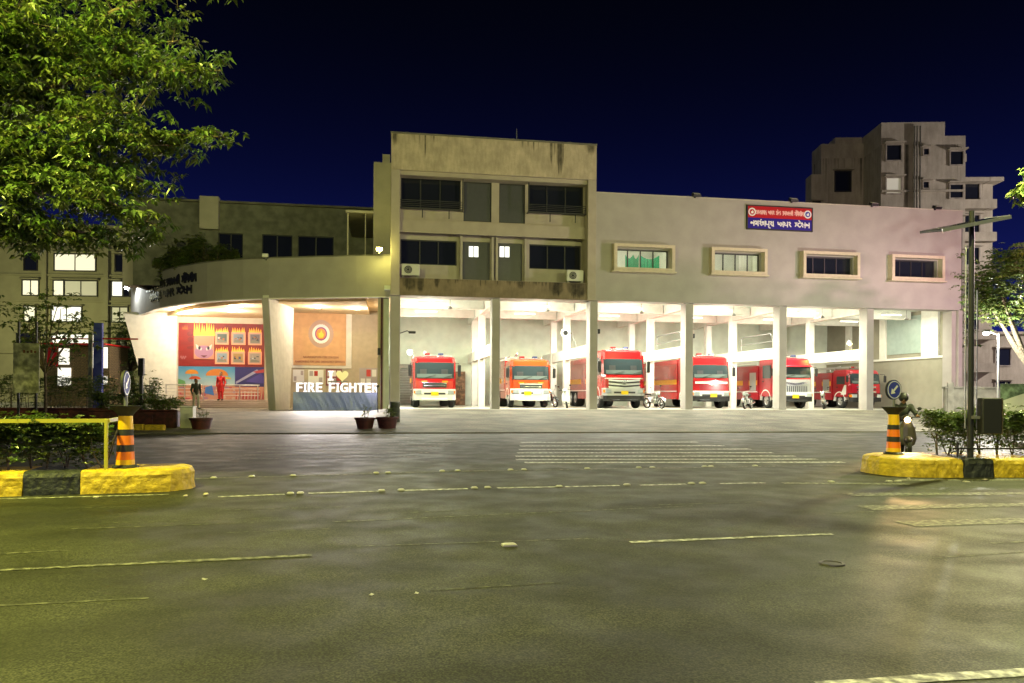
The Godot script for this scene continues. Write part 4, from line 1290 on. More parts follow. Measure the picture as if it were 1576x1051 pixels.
	# floodlights of the lobby front
	for e in [[-0.55, 8.66, -0.15, "yellow glowing floodlight on the lobby roof edge beside the central block", 1], [-6.35, 8.56, 2.1, "small pale floodlight on the rounded roof edge above the fin", 0], [-16.55, 8.15, 13.2, "white glowing lamp at the far left tip of the rounded front", 2]]:
		var t := thing("floodlight", e[3], "floodlight", F(e[0], e[1], e[2]))
		part("housing", bx(Vector3(-0.16, -0.06, -0.1), Vector3(0.16, 0.14, 0.12), 0.02), M.dull_steel, t)
		part("lamp_lens", bx(Vector3(-0.14, -0.04, 0.121), Vector3(0.14, 0.12, 0.13)), [M.flood_face, M.flood_on, M.white_on][e[4]], t)
		part("bracket", bx(Vector3(-0.03, -0.14, -0.3), Vector3(0.03, -0.06, 0.0)), M.dull_steel, t)
	omni(F(-0.55, 8.66, -0.42).origin, lin(1.0, 0.92, 0.2), 1.3, 0.1)
	omni(F(-16.65, 8.15, 12.9).origin, lin(0.92, 1.0, 0.95), 2.5, 0.1)
	# the set-back upper storey
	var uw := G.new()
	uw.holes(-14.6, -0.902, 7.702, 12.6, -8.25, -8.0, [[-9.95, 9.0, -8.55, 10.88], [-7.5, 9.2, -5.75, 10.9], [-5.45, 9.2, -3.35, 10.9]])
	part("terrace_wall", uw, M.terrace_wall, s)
	for e in [[-9.95, 9.0, -8.55, 10.88], [-7.5, 9.2, -5.75, 10.9], [-5.45, 9.2, -3.35, 10.9]]:
		window_part(s, e[0], e[1], e[2], e[3], 8.1, [(e[0] + e[2]) / 2], M.pane_dark)
	part("terrace_roof", bx(V(-14.6, 12.602, 7.8), V(-0.902, 12.72, 15.4)), M.dark_concrete, s)
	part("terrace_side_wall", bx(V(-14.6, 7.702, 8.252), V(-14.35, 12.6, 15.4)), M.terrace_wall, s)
	part("terrace_pier", bx(V(-10.9, 11.0, 7.6), V(-9.85, 12.9, 7.998), 0.01), M.plaster, s)
	part("corner_pier", bx(V(-15.3, 7.702, 8.4), V(-14.602, 11.9, 9.4), 0.02), M.plaster, s)
	part("terrace_canopy", bx(V(-2.3, 10.9, 1.6), V(-0.902, 11.02, 7.9)), M.plaster, s)
	var po := G.new()
	po.tube(V(-2.2, 7.702, 1.8), V(-2.2, 10.9, 1.8), 0.04); po.tube(V(-1.3, 7.702, 1.8), V(-1.3, 10.9, 1.8), 0.03)
	part("canopy_post", po, M.plaster, s)
	# security camera and cable on the pillar left of the first bay
	var sc := thing("security_camera", "small dark security camera on a bracket left of the first bay", "camera", F(0.5, 4.6, 0.3))
	var scg := G.new()
	scg.path([Vector3(0, 0, 0), Vector3(0.35, 0.12, 0.1), Vector3(0.5, 0.05, 0.15)], 0.025)
	part("bracket", scg, M.black, sc)
	part("camera_body", bx(Vector3(0.42, -0.02, 0.08), Vector3(0.78, 0.1, 0.22), 0.02), M.black, sc)

func g_quad_smooth(g: G, a: Vector3, b: Vector3, c: Vector3, d: Vector3) -> void:
	g.quad(a, b, c, d)

func text_mesh(what: String, size: float, depth: float) -> TextMesh:
	var t := TextMesh.new()
	var f := SystemFont.new()
	f.font_names = PackedStringArray(["Droid Sans"]); f.font_weight = 700
	t.font = f; t.text = what; t.font_size = 64; t.pixel_size = size / 64.0 * 1.35; t.depth = depth; t.curve_step = 2.0
	return t

func text_part(what: String, size: float, at: Vector3, wide: float, m: Material, parent: Node) -> void: # a line of print fitted to a width, centred
	var t := text_mesh(what, size, 0.012)
	var w := t.get_aabb().size.x
	part_mesh("lettering", t, m, parent, Transform3D(Basis().scaled(Vector3(wide / w, 1, 1)), at))

func letter_part(ch: String, tall: float, at: Vector3, wide: float, m: Material, parent: Node) -> void:
	var t := text_mesh(ch, tall, 0.1)
	var b := t.get_aabb()
	var sc := Vector3(wide / b.size.x, tall / b.size.y, 1)
	part_mesh("letter", t, m, parent, Transform3D(Basis().scaled(sc), at + Vector3(-b.position.x * sc.x, -b.position.y * sc.y, 0.05)))

# flat print: polygons filled into a picture
func fill(im: Image, pts: Array, c: Color) -> void:
	var y0 := 1e9
	var y1 := -1e9
	for p in pts:
		y0 = minf(y0, p.y); y1 = maxf(y1, p.y)
	for y in range(maxi(0, int(y0)), mini(im.get_height() - 1, int(y1)) + 1):
		var xs := []
		for k in pts.size():
			var a: Vector2 = pts[k]
			var b: Vector2 = pts[(k + 1) % pts.size()]
			if (a.y <= y and b.y > y) or (b.y <= y and a.y > y):
				xs.append(a.x + (y - a.y) / (b.y - a.y) * (b.x - a.x))
		xs.sort()
		for k in range(0, xs.size() - 1, 2):
			var l := clampi(int(xs[k]), 0, im.get_width() - 1)
			var r := clampi(int(xs[k + 1]), 0, im.get_width())
			if r > l:
				im.fill_rect(Rect2i(l, y, r - l, 1), c)

func dome(x: float, y: float, rx: float, ry: float, half := false) -> Array:
	var out := []
	for k in 25:
		var a := (PI if half else TAU) * k / 24.0
		out.append(Vector2(x + rx * cos(a), y - ry * sin(a)))
	return out

func flame_shape(x: float, y: float, w: float, h: float, n: int, r: RandomNumberGenerator) -> Array: # tongues of fire on a base line
	var out := [Vector2(x, y)]
	for k in n:
		out.append(Vector2(x + w * (k + 0.5 + r.randf_range(-0.2, 0.2)) / n, y - h * r.randf_range(0.6, 1.0)))
		out.append(Vector2(x + w * (k + 1.0) / n, y - h * r.randf_range(0.05, 0.3) if k < n - 1 else y))
	return out

func print_of(im: Image, ink: float) -> StandardMaterial3D: # a printed sheet; ink is how light the print is
	var m := textured(ImageTexture.create_from_image(im), 0.6)
	m.albedo_color = lin(ink, ink, ink)
	return m

func build_mural() -> void:
	var r := RandomNumberGenerator.new()
	r.seed = 12
	var t := thing("mural_board", "red mural board with flame-topped pictures above painted rescue scenes", "mural", F(-13.4, 1.06, 12.94))
	# red upper half
	var im := Image.create(384, 192, false, Image.FORMAT_RGB8)
	im.fill(Color(0.80, 0.02, 0.05))
	for k in 60:
		var c := Color(0.88, 0.06, 0.03).lerp(Color(0.68, 0.01, 0.08), r.randf())
		fill(im, dome(r.randf() * 384, r.randf() * 192, r.randf_range(6, 26), r.randf_range(4, 12)), c)
	fill(im, flame_shape(16, 30, 26, 26, 4, r), Color(0.95, 0.5, 0.1))
	for k in 5:
		fill(im, dome(12 + k * 5, 150 + 6 * (k % 2), 4, 5), Color(0.95, 0.6, 0.65))
	sheet("red_panel", 0.0, 2.15, 5.3, 4.95, -0.0, 0.02, print_of(im, 0.24), t)
	# pictures fixed on it, each with flames along its top edge
	var spots := [[0.95, 2.62, 1.25, 1.5, 1.0], [2.3, 3.62, 0.75, 0.72, 0.42], [3.3, 3.62, 0.78, 0.72, 0.42], [4.35, 3.62, 0.75, 0.72, 0.42], [2.3, 2.36, 0.75, 0.72, 0.42], [3.3, 2.36, 0.75, 0.72, 0.42], [4.35, 2.36, 0.75, 0.72, 0.42]]
	for k in spots.size():
		var e: Array = spots[k]
		var p := Image.create(64, 64, false, Image.FORMAT_RGB8)
		p.fill(Color(0.86, 0.72, 0.62) if k else Color(0.92, 0.62, 0.5))
		var inner := [Color(0.35, 0.42, 0.42), Color(0.55, 0.6, 0.68), Color(0.5, 0.45, 0.5), Color(0.6, 0.68, 0.75), Color(0.75, 0.6, 0.35), Color(0.7, 0.65, 0.6)]
		if k == 0: # a painted pair of eyes over a smile
			fill(p, dome(32, 44, 30, 18), Color(0.72, 0.52, 0.68))
			fill(p, [Vector2(6, 22), Vector2(26, 34), Vector2(24, 40), Vector2(10, 36)], Color(0.96, 0.94, 0.9)); fill(p, [Vector2(58, 22), Vector2(38, 34), Vector2(40, 40), Vector2(54, 36)], Color(0.96, 0.94, 0.9))
			fill(p, dome(18, 33, 4, 5), Color(0.1, 0.08, 0.2)); fill(p, dome(46, 33, 4, 5), Color(0.1, 0.08, 0.2))
			fill(p, [Vector2(22, 54), Vector2(42, 54), Vector2(32, 59)], Color(0.4, 0.1, 0.15))
		else:
			p.fill_rect(Rect2i(7, 7, 50, 50), inner[k - 1])
			for j in 9:
				var c: Color = [Color(0.2, 0.25, 0.28), Color(0.85, 0.85, 0.85), Color(0.75, 0.45, 0.25), Color(0.3, 0.35, 0.5)][r.randi() % 4]
				p.fill_rect(Rect2i(r.randi_range(8, 44), r.randi_range(18, 46), r.randi_range(4, 13), r.randi_range(4, 12)), c)
			fill(p, [Vector2(8, 56), Vector2(8, 44), Vector2(30, 38), Vector2(56, 48), Vector2(56, 56)], Color(0.55, 0.55, 0.5))
		var pic := sheet("picture", e[0], e[1], e[0] + e[2], e[1] + e[3], -0.06, 0.055, print_of(p, 0.45), t)
		var fg := G.new()
		var fl := PackedVector2Array()
		for q in flame_shape(e[0] - 0.03, -(e[1] + e[3]), e[2] + 0.06, e[4], 6 if k else 9, r):
			fl.append(Vector2(q.x, -q.y + 0.002))
		fg.prism(fl, 0.012, 0.03)
		part("flame_edge", fg, M.flame_paint, pic)
		if k:
			var fg2 := G.new()
			fg2.frame(e[0] - 0.05, e[1] - 0.05, e[0] + e[2] + 0.05, e[1] + e[3] + 0.05, 0.032, 0.07, 0.049)
			part("frame", fg2, M.flame_rim, pic)
	# painted scenes below
	var lo := Image.create(384, 160, false, Image.FORMAT_RGB8)
	for y in 160: # a painted sky that pales downwards
		lo.fill_rect(Rect2i(0, y, 384, 1), Color(0.25, 0.62, 0.85).lerp(Color(0.85, 0.92, 0.92), clampf(y / 95.0, 0, 1)))
	lo.fill_rect(Rect2i(0, 92, 260, 68), Color(0.92, 0.66, 0.55))
	for k in 40:
		fill(lo, dome(r.randf() * 260, 100 + r.randf() * 55, r.randf_range(4, 14), r.randf_range(3, 9)), [Color(0.85, 0.35, 0.4), Color(0.92, 0.75, 0.6), Color(0.75, 0.55, 0.7), Color(0.95, 0.85, 0.75)][r.randi() % 4])
	for e in [[60, 36, 30, 22, Color(0.95, 0.6, 0.1)], [74, 62, 26, 16, Color(0.92, 0.36, 0.16)], [172, 44, 50, 34, Color(0.93, 0.55, 0.16)], [215, 60, 20, 12, Color(0.95, 0.8, 0.2)]]:
		fill(lo, dome(e[0], e[1], e[2], e[3], true), e[4])
		lo.fill_rect(Rect2i(int(e[0]) - 1, int(e[1]), 2, 34), Color(0.5, 0.35, 0.3))
	fill(lo, [Vector2(120, 100), Vector2(150, 90), Vector2(160, 140), Vector2(118, 128)], Color(0.2, 0.5, 0.85))
	fill(lo, [Vector2(0, 60), Vector2(30, 70), Vector2(36, 96), Vector2(0, 96)], Color(0.4, 0.7, 0.4))
	lo.fill_rect(Rect2i(252, 0, 132, 96), Color(0.16, 0.13, 0.5))
	fill(lo, [Vector2(256, 84), Vector2(256, 72), Vector2(352, 10), Vector2(362, 20)], Color(0.72, 0.72, 0.85))
	fill(lo, [Vector2(300, 70), Vector2(370, 30), Vector2(384, 50), Vector2(384, 80)], Color(0.3, 0.25, 0.68))
	fill(lo, [Vector2(335, 22), Vector2(384, 8), Vector2(384, 26), Vector2(350, 30)], Color(0.85, 0.25, 0.28))
	lo.fill_rect(Rect2i(252, 96, 132, 64), Color(0.9, 0.62, 0.52))
	for k in 26:
		fill(lo, [Vector2(258 + k * 5, 158), Vector2(262 + k * 5, 102 + 20 * r.randf()), Vector2(266 + k * 5, 158)], [Color(0.85, 0.2, 0.2), Color(0.95, 0.8, 0.7), Color(0.8, 0.45, 0.45)][k % 3])
	sheet("painted_scene", 0.0, 0.01, 5.3, 2.14, -0.0, 0.02, print_of(lo, 0.42), t)

# ---------------------------------------------------------------- far buildings
func far_block(called: String, label: String, at: Transform3D, boxes: Array, wins: Array, m: Material, extra: Array) -> void:
	# boxes: [x0, y0, z0, x1, y1, z1, part name]; wins: [x0, y0, x1, y1, z of the wall face, pane]
	var t := thing(called, label, "apartment block", at)
	for e in boxes:
		part(e[6], bx(Vector3(e[0], e[1], e[2]), Vector3(e[3], e[4], e[5])), e[7] if e.size() > 7 else m, t)
	for e in wins:
		var g := G.new()
		g.frame(e[0] - 0.12, e[1] - 0.12, e[2] + 0.12, e[3] + 0.12, e[4] + 0.002, e[4] + 0.16, 0.12)
		var w := part("window", g, M.frame_dark if e.size() < 7 else e[6], t)
		part("pane", bx(Vector3(e[0] + 0.002, e[1] + 0.002, e[4] + 0.004), Vector3(e[2] - 0.002, e[3] - 0.002, e[4] + 0.05)), e[5], w)
		if e[2] - e[0] > 1.6:
			part("glazing_bar", bx(Vector3((e[0] + e[2]) / 2 - 0.05, e[1] + 0.003, e[4] + 0.051), Vector3((e[0] + e[2]) / 2 + 0.05, e[3] - 0.003, e[4] + 0.12)), M.frame_dark, w)
		part("sunshade", bx(Vector3(e[0] - 0.3, e[3] + 0.14, e[4] + 0.002), Vector3(e[2] + 0.3, e[3] + 0.26, e[4] + 0.6)), m, w)
	for e in extra:
		part(e[0], e[1], e[2], t)

func build_far_buildings() -> void:
	# left: a block of flats with lit windows
	var wins := []
	var lit: Material = M.lit_warm
	var dk: Material = M.pane_dark
	var rows := [[16.0, 17.9], [13.0, 14.7], [9.9, 11.6], [6.9, 8.3], [3.6, 5.2]]
	var pat := [[[-13.8, -12.4, dk], [-10.3, -5.6, lit], [-3.2, -1.7, dk]], [[-14.0, -12.2, lit], [-10.4, -9.3, lit], [-9.1, -5.4, M.lit_dim], [-3.6, -2.4, M.lit_pane], [-2.2, -1.6, dk]], [[-13.8, -12.5, lit], [-10.6, -7.2, M.lit_pane], [-3.6, -1.8, M.lit_dim]], [[-14.6, -12.8, dk], [-10.6, -5.2, M.lit_pane], [-3.0, -2.2, dk]], [[-10.6, -9.2, lit], [-6.6, -5.0, M.lit_pane], [-3.2, -2.0, dk]]]
	for k in 5:
		for e in pat[k]:
			wins.append([e[0], rows[k][0], e[1], rows[k][1], 0.0, e[2]])
			wins.append([e[0] - 16.0, rows[k][0], e[1] - 16.0, rows[k][1], 0.0, dk if e[2] == lit else e[2]])
	var bands := []
	for k in 6:
		bands.append([-34.0, 2.9 + 3.1 * k, 0.002, 0.0, 3.1 + 3.1 * k, 0.3, "floor_band"])
	for x in [-11.6, -4.4, -27.6, -20.4]:
		bands.append([x, 0.0, 0.302, x + 0.5, 20.8, 0.5, "pier"])
	far_block("apartment_block", "yellowish block of flats with lit windows far left behind the trees", W(-44.5, 0, -90.0, 0.05), [[-34.0, 0.0, -14.0, 0.0, 21.0, 0.0, "wall"], [-34.3, 21.002, -14.2, 0.3, 21.4, 0.4, "roof_slab"]] + bands, wins, M.flats, [])
	# right: a taller weathered block behind the wing
	var w2 := []
	for k in 6:
		var y := 25.1 - 3.3 * k
		w2.append([4.9, y, 6.3, y + 1.5, 0.0, M.lit_dim if k == 1 else M.pane_dark, M.old_concrete])
		w2.append([8.5, y + 0.5, 9.0, y + 1.1, 0.0, M.pane_dark, M.old_concrete])
		w2.append([11.1, y - 0.5, 12.3, y + 0.8, 0.0, M.pane_dark, M.old_concrete])
		if k > 0:
			w2.append([13.6, y - 0.2, 15.0, y + 1.5, -2.0, M.pane_dark, M.old_concrete])
	w2.append([-0.8, 20.4, -0.2, 22.0, -4.2, M.pane_dark])
	w2.append([0.5, 19.2, 0.9, 21.0, -4.2, M.lit_dim])
	w2.append([1.5, 23.2, 3.0, 25.2, -4.2, M.pane_dark])
	w2.append([3.2, 19.4, 3.6, 20.8, -4.2, M.lit_dim])
	var ex := []
	for x in [7.5, 7.75, 8.05]:
		var pg := G.new()
		pg.tube(Vector3(x, 4.0, 0.34), Vector3(x, 28.4, 0.34), 0.08)
		ex.append(["drain_pipe", pg, M.dark_concrete])
	var boxes := [[4.4, 0.0, -14.0, 10.6, 28.9, 0.0, "wall"], [10.602, 0.0, -14.0, 12.6, 27.5, 0.0, "wall"], [0.0, 0.0, -7.0, 4.398, 28.2, -4.2, "wall"], [-1.0, 0.0, -6.0, -0.002, 25.0, -4.2, "wall"], [1.6, 28.202, -6.5, 4.398, 29.0, -4.6, "parapet"], [12.602, 0.0, -12.0, 16.4, 23.2, -2.0, "wall"], [13.0, 25.6, -8.0, 13.9, 26.4, -2.2, "tank"], [12.602, 25.598, -9.0, 14.2, 23.202, -3.0, "tank_stand"], [12.602, 23.202, -2.998, 16.8, 23.6, -0.8, "roof_slab"]]
	for k in 6:
		boxes.append([4.402, 5.4 + 3.3 * k, 0.002, 12.5, 5.6 + 3.3 * k, 0.2, "floor_band"])
		boxes.append([13.0, 4.0 + 3.3 * k, -1.998, 16.2, 4.9 + 3.3 * k, -0.9, "balcony"])
	far_block("apartment_block", "tall weathered grey block of flats rising behind the right wing", W(32.4, 0, -75.0, -0.05), boxes, w2, M.weathered, ex)

func build_low_house() -> void:
	var wins := []
	for k in 6:
		wins.append([1.5 + 4.0 * k, 1.4, 3.0 + 4.0 * k, 3.2, 0.0, M.pane_dark, M.old_concrete])
		wins.append([1.5 + 4.0 * k, 5.0, 3.0 + 4.0 * k, 6.8, 0.0, M.lit_dim if k == 2 else M.pane_dark, M.old_concrete])
	far_block("low_house", "long low two storey house beyond the trees at the far right", W(40.0, 0, -84.0, -0.1), [[0.0, 0.0, -8.0, 40.0, 8.4, 0.0, "wall"], [-0.3, 8.402, -8.3, 40.3, 8.7, 0.5, "roof_slab"]], wins, M.weathered, [])

# ---------------------------------------------------------------- medians
func lumpy(ring: Array, amount: float) -> PackedVector3Array:
	var out := PackedVector3Array()
	for p in ring:
		out.append(p + Vector3(rng.randf_range(-amount, amount), rng.randf_range(-amount, amount) * 0.5, rng.randf_range(-amount, amount)))
	return out

func kerb_stone(x0: float, x1: float, w: float, m: Material, parent: Node, label: String, nose := 0) -> void: # stone from x0 to x1, w wide from z = 0 back; nose 1 or -1 rounds off that end
	var g := G.new()
	var shape := func(grow: float, h: float) -> PackedVector3Array:
		var ring := []
		var steps := 13
		for k in steps + 1:
			var f := float(k) / steps
			ring.append(Vector3(lerpf(x0, x1, f), h, grow))
		if nose > 0:
			for k in range(1, 8):
				var a := PI * k / 8.0
				ring.append(Vector3(x1 + sin(a) * (w / 2 + grow) * 0.9, h, -w / 2 + cos(a) * (w / 2 + grow)))
		for k in steps + 1:
			var f := float(k) / steps
			ring.append(Vector3(lerpf(x1, x0, f), h, -w - grow))
		if nose < 0:
			for k in range(1, 8):
				var a := PI * k / 8.0
				ring.append(Vector3(x0 - sin(a) * (w / 2 + grow) * 0.9, h, -w / 2 - cos(a) * (w / 2 + grow)))
		return lumpy(ring, 0.009)
	g.loft([shape.call(0.02, 0.0), shape.call(0.0, 0.14), shape.call(0.0, 0.27), shape.call(-0.035, 0.335), shape.call(-0.10, 0.36)])
	part("kerb_stone", g, m, parent).set_meta("label", label)

func leaf_cluster(n: int, length: float, wide: float, spread: float, sd: int, droop := 0.5) -> ArrayMesh: # a twig's worth of leaves, each a bent blade with a fold along its rib
	var r := RandomNumberGenerator.new()
	r.seed = sd
	var g := G.new()
	for k in n:
		var f := (k + 0.5) / n
		var base := Vector3(spread * (f - 0.5) * 1.2, r.randf_range(-0.1, 0.1) * spread, r.randf_range(-0.25, 0.25) * spread)
		var yaw := r.randf_range(0, TAU)
		var dir := Vector3(cos(yaw), -droop * r.randf_range(0.2, 1.6) + 0.1, sin(yaw)).normalized()
		var side := dir.cross(Vector3.UP).normalized().rotated(dir, r.randf_range(-0.7, 0.7))
		var up := side.cross(dir)
		var l := length * r.randf_range(0.7, 1.2)
		var w := wide * r.randf_range(0.8, 1.15)
		var tint := r.randf_range(0.7, 1.25)
		g.col = Color(tint * r.randf_range(0.92, 1.15), tint, tint * r.randf_range(0.7, 1.1))
		var p1 := base + dir * l * 0.4 - up * w * 0.1
		var tip := base + dir * l - Vector3.UP * l * 0.22
		var a := p1 + side * w + up * w * 0.35
		var b := p1 - side * w + up * w * 0.35
		g.tri(base, p1, a); g.tri(base, b, p1); g.tri(p1, tip, a); g.tri(p1, b, tip)
	return g.mesh()

func foliage(called: String, meshes: Array, places: Array, tint: Color, parent: Node, sd: int) -> void: # many leaf clusters: one object of kind stuff for each cluster shape
	var r := RandomNumberGenerator.new()
	r.seed = sd
	for q in meshes.size():
		var mine := []
		for k in range(q, places.size(), meshes.size()):
			mine.append(places[k])
		if mine.is_empty():
			continue
		var mm := MultiMesh.new()
		mm.transform_format = MultiMesh.TRANSFORM_3D
		mm.use_colors = true
		mm.mesh = meshes[q]
		mm.instance_count = mine.size()
		for k in mine.size():
			var s := r.randf_range(0.75, 1.3)
			mm.set_instance_transform(k, Transform3D(Basis(Vector3.UP, r.randf() * TAU) * Basis(Vector3.RIGHT, r.randf_range(-0.5, 0.5)) * Basis().scaled(Vector3(s, s, s)), mine[k]))
			var t := r.randf_range(0.7, 1.3)
			mm.set_instance_color(k, Color(tint.r * t * r.randf_range(0.85, 1.3), tint.g * t, tint.b * t))
		var o := MultiMeshInstance3D.new()
		o.name = called; o.multimesh = mm; o.material_override = M.leaf
		o.set_meta("kind", "stuff")
		parent.add_child(o, true)

func hedge(label: String, at: Transform3D, x0: float, x1: float, z0: float, z1: float, h0: float, h1: float, n: int, tint: Color, sd: int) -> void:
	var t := thing("hedge", label, "hedge", at)
	var r := RandomNumberGenerator.new()
	r.seed = sd
	var st := G.new()
	var k := 0
	var x := x0 + 0.1
	while x < x1:
		var p := Vector3(x, h0 - 0.05, lerpf(z0, z1, r.randf_range(0.3, 0.7)))
		for j in 3:
			var q := p + Vector3(r.randf_range(-0.18, 0.18), (h1 - h0) * r.randf_range(0.55, 0.9), r.randf_range(-0.15, 0.15))
			var mid := p.lerp(q, 0.5) + Vector3(r.randf_range(-0.06, 0.06), 0, r.randf_range(-0.06, 0.06))
			st.tube(p, mid, 0.016, 0.012, 5, false); st.tube(mid, q, 0.012, 0.006, 5, false)
		x += r.randf_range(0.2, 0.34)
		k += 1
	var sp := part("stems", st, M.pale_bark, t)
	sp.set_meta("kind", "stuff")
	var ps := []
	for i in n:
		var f := pow(r.randf(), 0.6)
		var y := lerpf(h0 + 0.05, h1, f)
		var q := Vector3(r.randf_range(x0, x1), y, r.randf_range(z0, z1))
		if sin(q.x * 5.3 + sd) * sin(q.y * 7.0 + q.z * 4.0) > 0.62 or (f < 0.55 and r.randf() < 0.62):
			continue
		q.y += 0.05 * sin(q.x * 4.1 + sd) + (r.randf_range(0, 0.14) if r.randf() < 0.08 else 0.0)
		ps.append(q)
	foliage("leaves", [leaf_cluster(9, 0.075, 0.02, 0.13, sd, 0.1), leaf_cluster(9, 0.065, 0.018, 0.12, sd + 1, -0.1)], ps, tint, t, sd)

func keep_left_post(at: Transform3D, side: String, turn: float) -> void:
	var t := thing("bollard", "orange yellow and black banded bollard on the %s median under a round blue sign" % side, "bollard", at)
	var prof := [[0.0, 0.145], [0.13, 0.138], [0.26, 0.13], [0.37, 0.125], [0.52, 0.118], [0.62, 0.113], [0.84, 0.105]]
	var bands := ["yellow_band", "orange_band", "rubber", "orange_band", "rubber", "yellow_band"]
	for k in 6:
		var g := G.new()
		g.lathe([Vector2(prof[k][1], prof[k][0]), Vector2(prof[k + 1][1], prof[k + 1][0] - 0.001)], 24)
		part("band", g, M[bands[k]], t)
	var ft := G.new()
	ft.lathe([Vector2(0.2, 0.0), Vector2(0.2, 0.02), Vector2(0.15, 0.05)], 20)
	part("foot", ft, M.rubber, t)
	var d := G.new()
	d.lathe([Vector2(0.0, 0.82), Vector2(0.10, 0.83), Vector2(0.15, 0.90), Vector2(0.235, 0.985), Vector2(0.245, 1.0), Vector2(0.20, 1.0), Vector2(0.1, 0.95), Vector2(0.0, 0.94)], 24)
	part("dish", d, M.rubber, t)
	var p := G.new()
	p.tube(Vector3(0, 0.94, 0), Vector3(0, 1.16, 0), 0.03)
	part("sign_post", p, M.dull_steel, t)
	var x := Transform3D(Basis(Vector3.UP, turn), Vector3(0, 1.36, 0))
	var rim := G.new()
	rim.xf = x
	disc(rim, Vector3(0, 0, -0.03), 0.21, 0.04, 28)
	var sg := part("sign", rim, M.rubber, t)
	var face := G.new()
	face.xf = x
	disc(face, Vector3(0, 0, 0.011), 0.198, 0.006, 28)
	part("sign_face", face, M.sign_blue, sg)
	var ring := G.new()
	ring.xf = x
	for k in 28:
		var a := TAU * k / 28
		var b := TAU * (k + 1) / 28
		ring.prism(PackedVector2Array([Vector2(cos(a), sin(a)) * 0.17, Vector2(cos(b), sin(b)) * 0.17, Vector2(cos(b), sin(b)) * 0.186, Vector2(cos(a), sin(a)) * 0.186]), 0.018, 0.022)
	part("sign_ring", ring, M.sign_white, sg)
	var ar := G.new()
	ar.xf = x * Transform3D(Basis(Vector3.BACK, 2.35), Vector3())
	ar.prism(PackedVector2Array([Vector2(-0.022, -0.12), Vector2(0.022, -0.12), Vector2(0.022, 0.03), Vector2(0.07, 0.03), Vector2(0, 0.13), Vector2(-0.07, 0.03), Vector2(-0.022, 0.03)]), 0.018, 0.023)
	part("sign_arrow", ar, M.sign_white, sg)

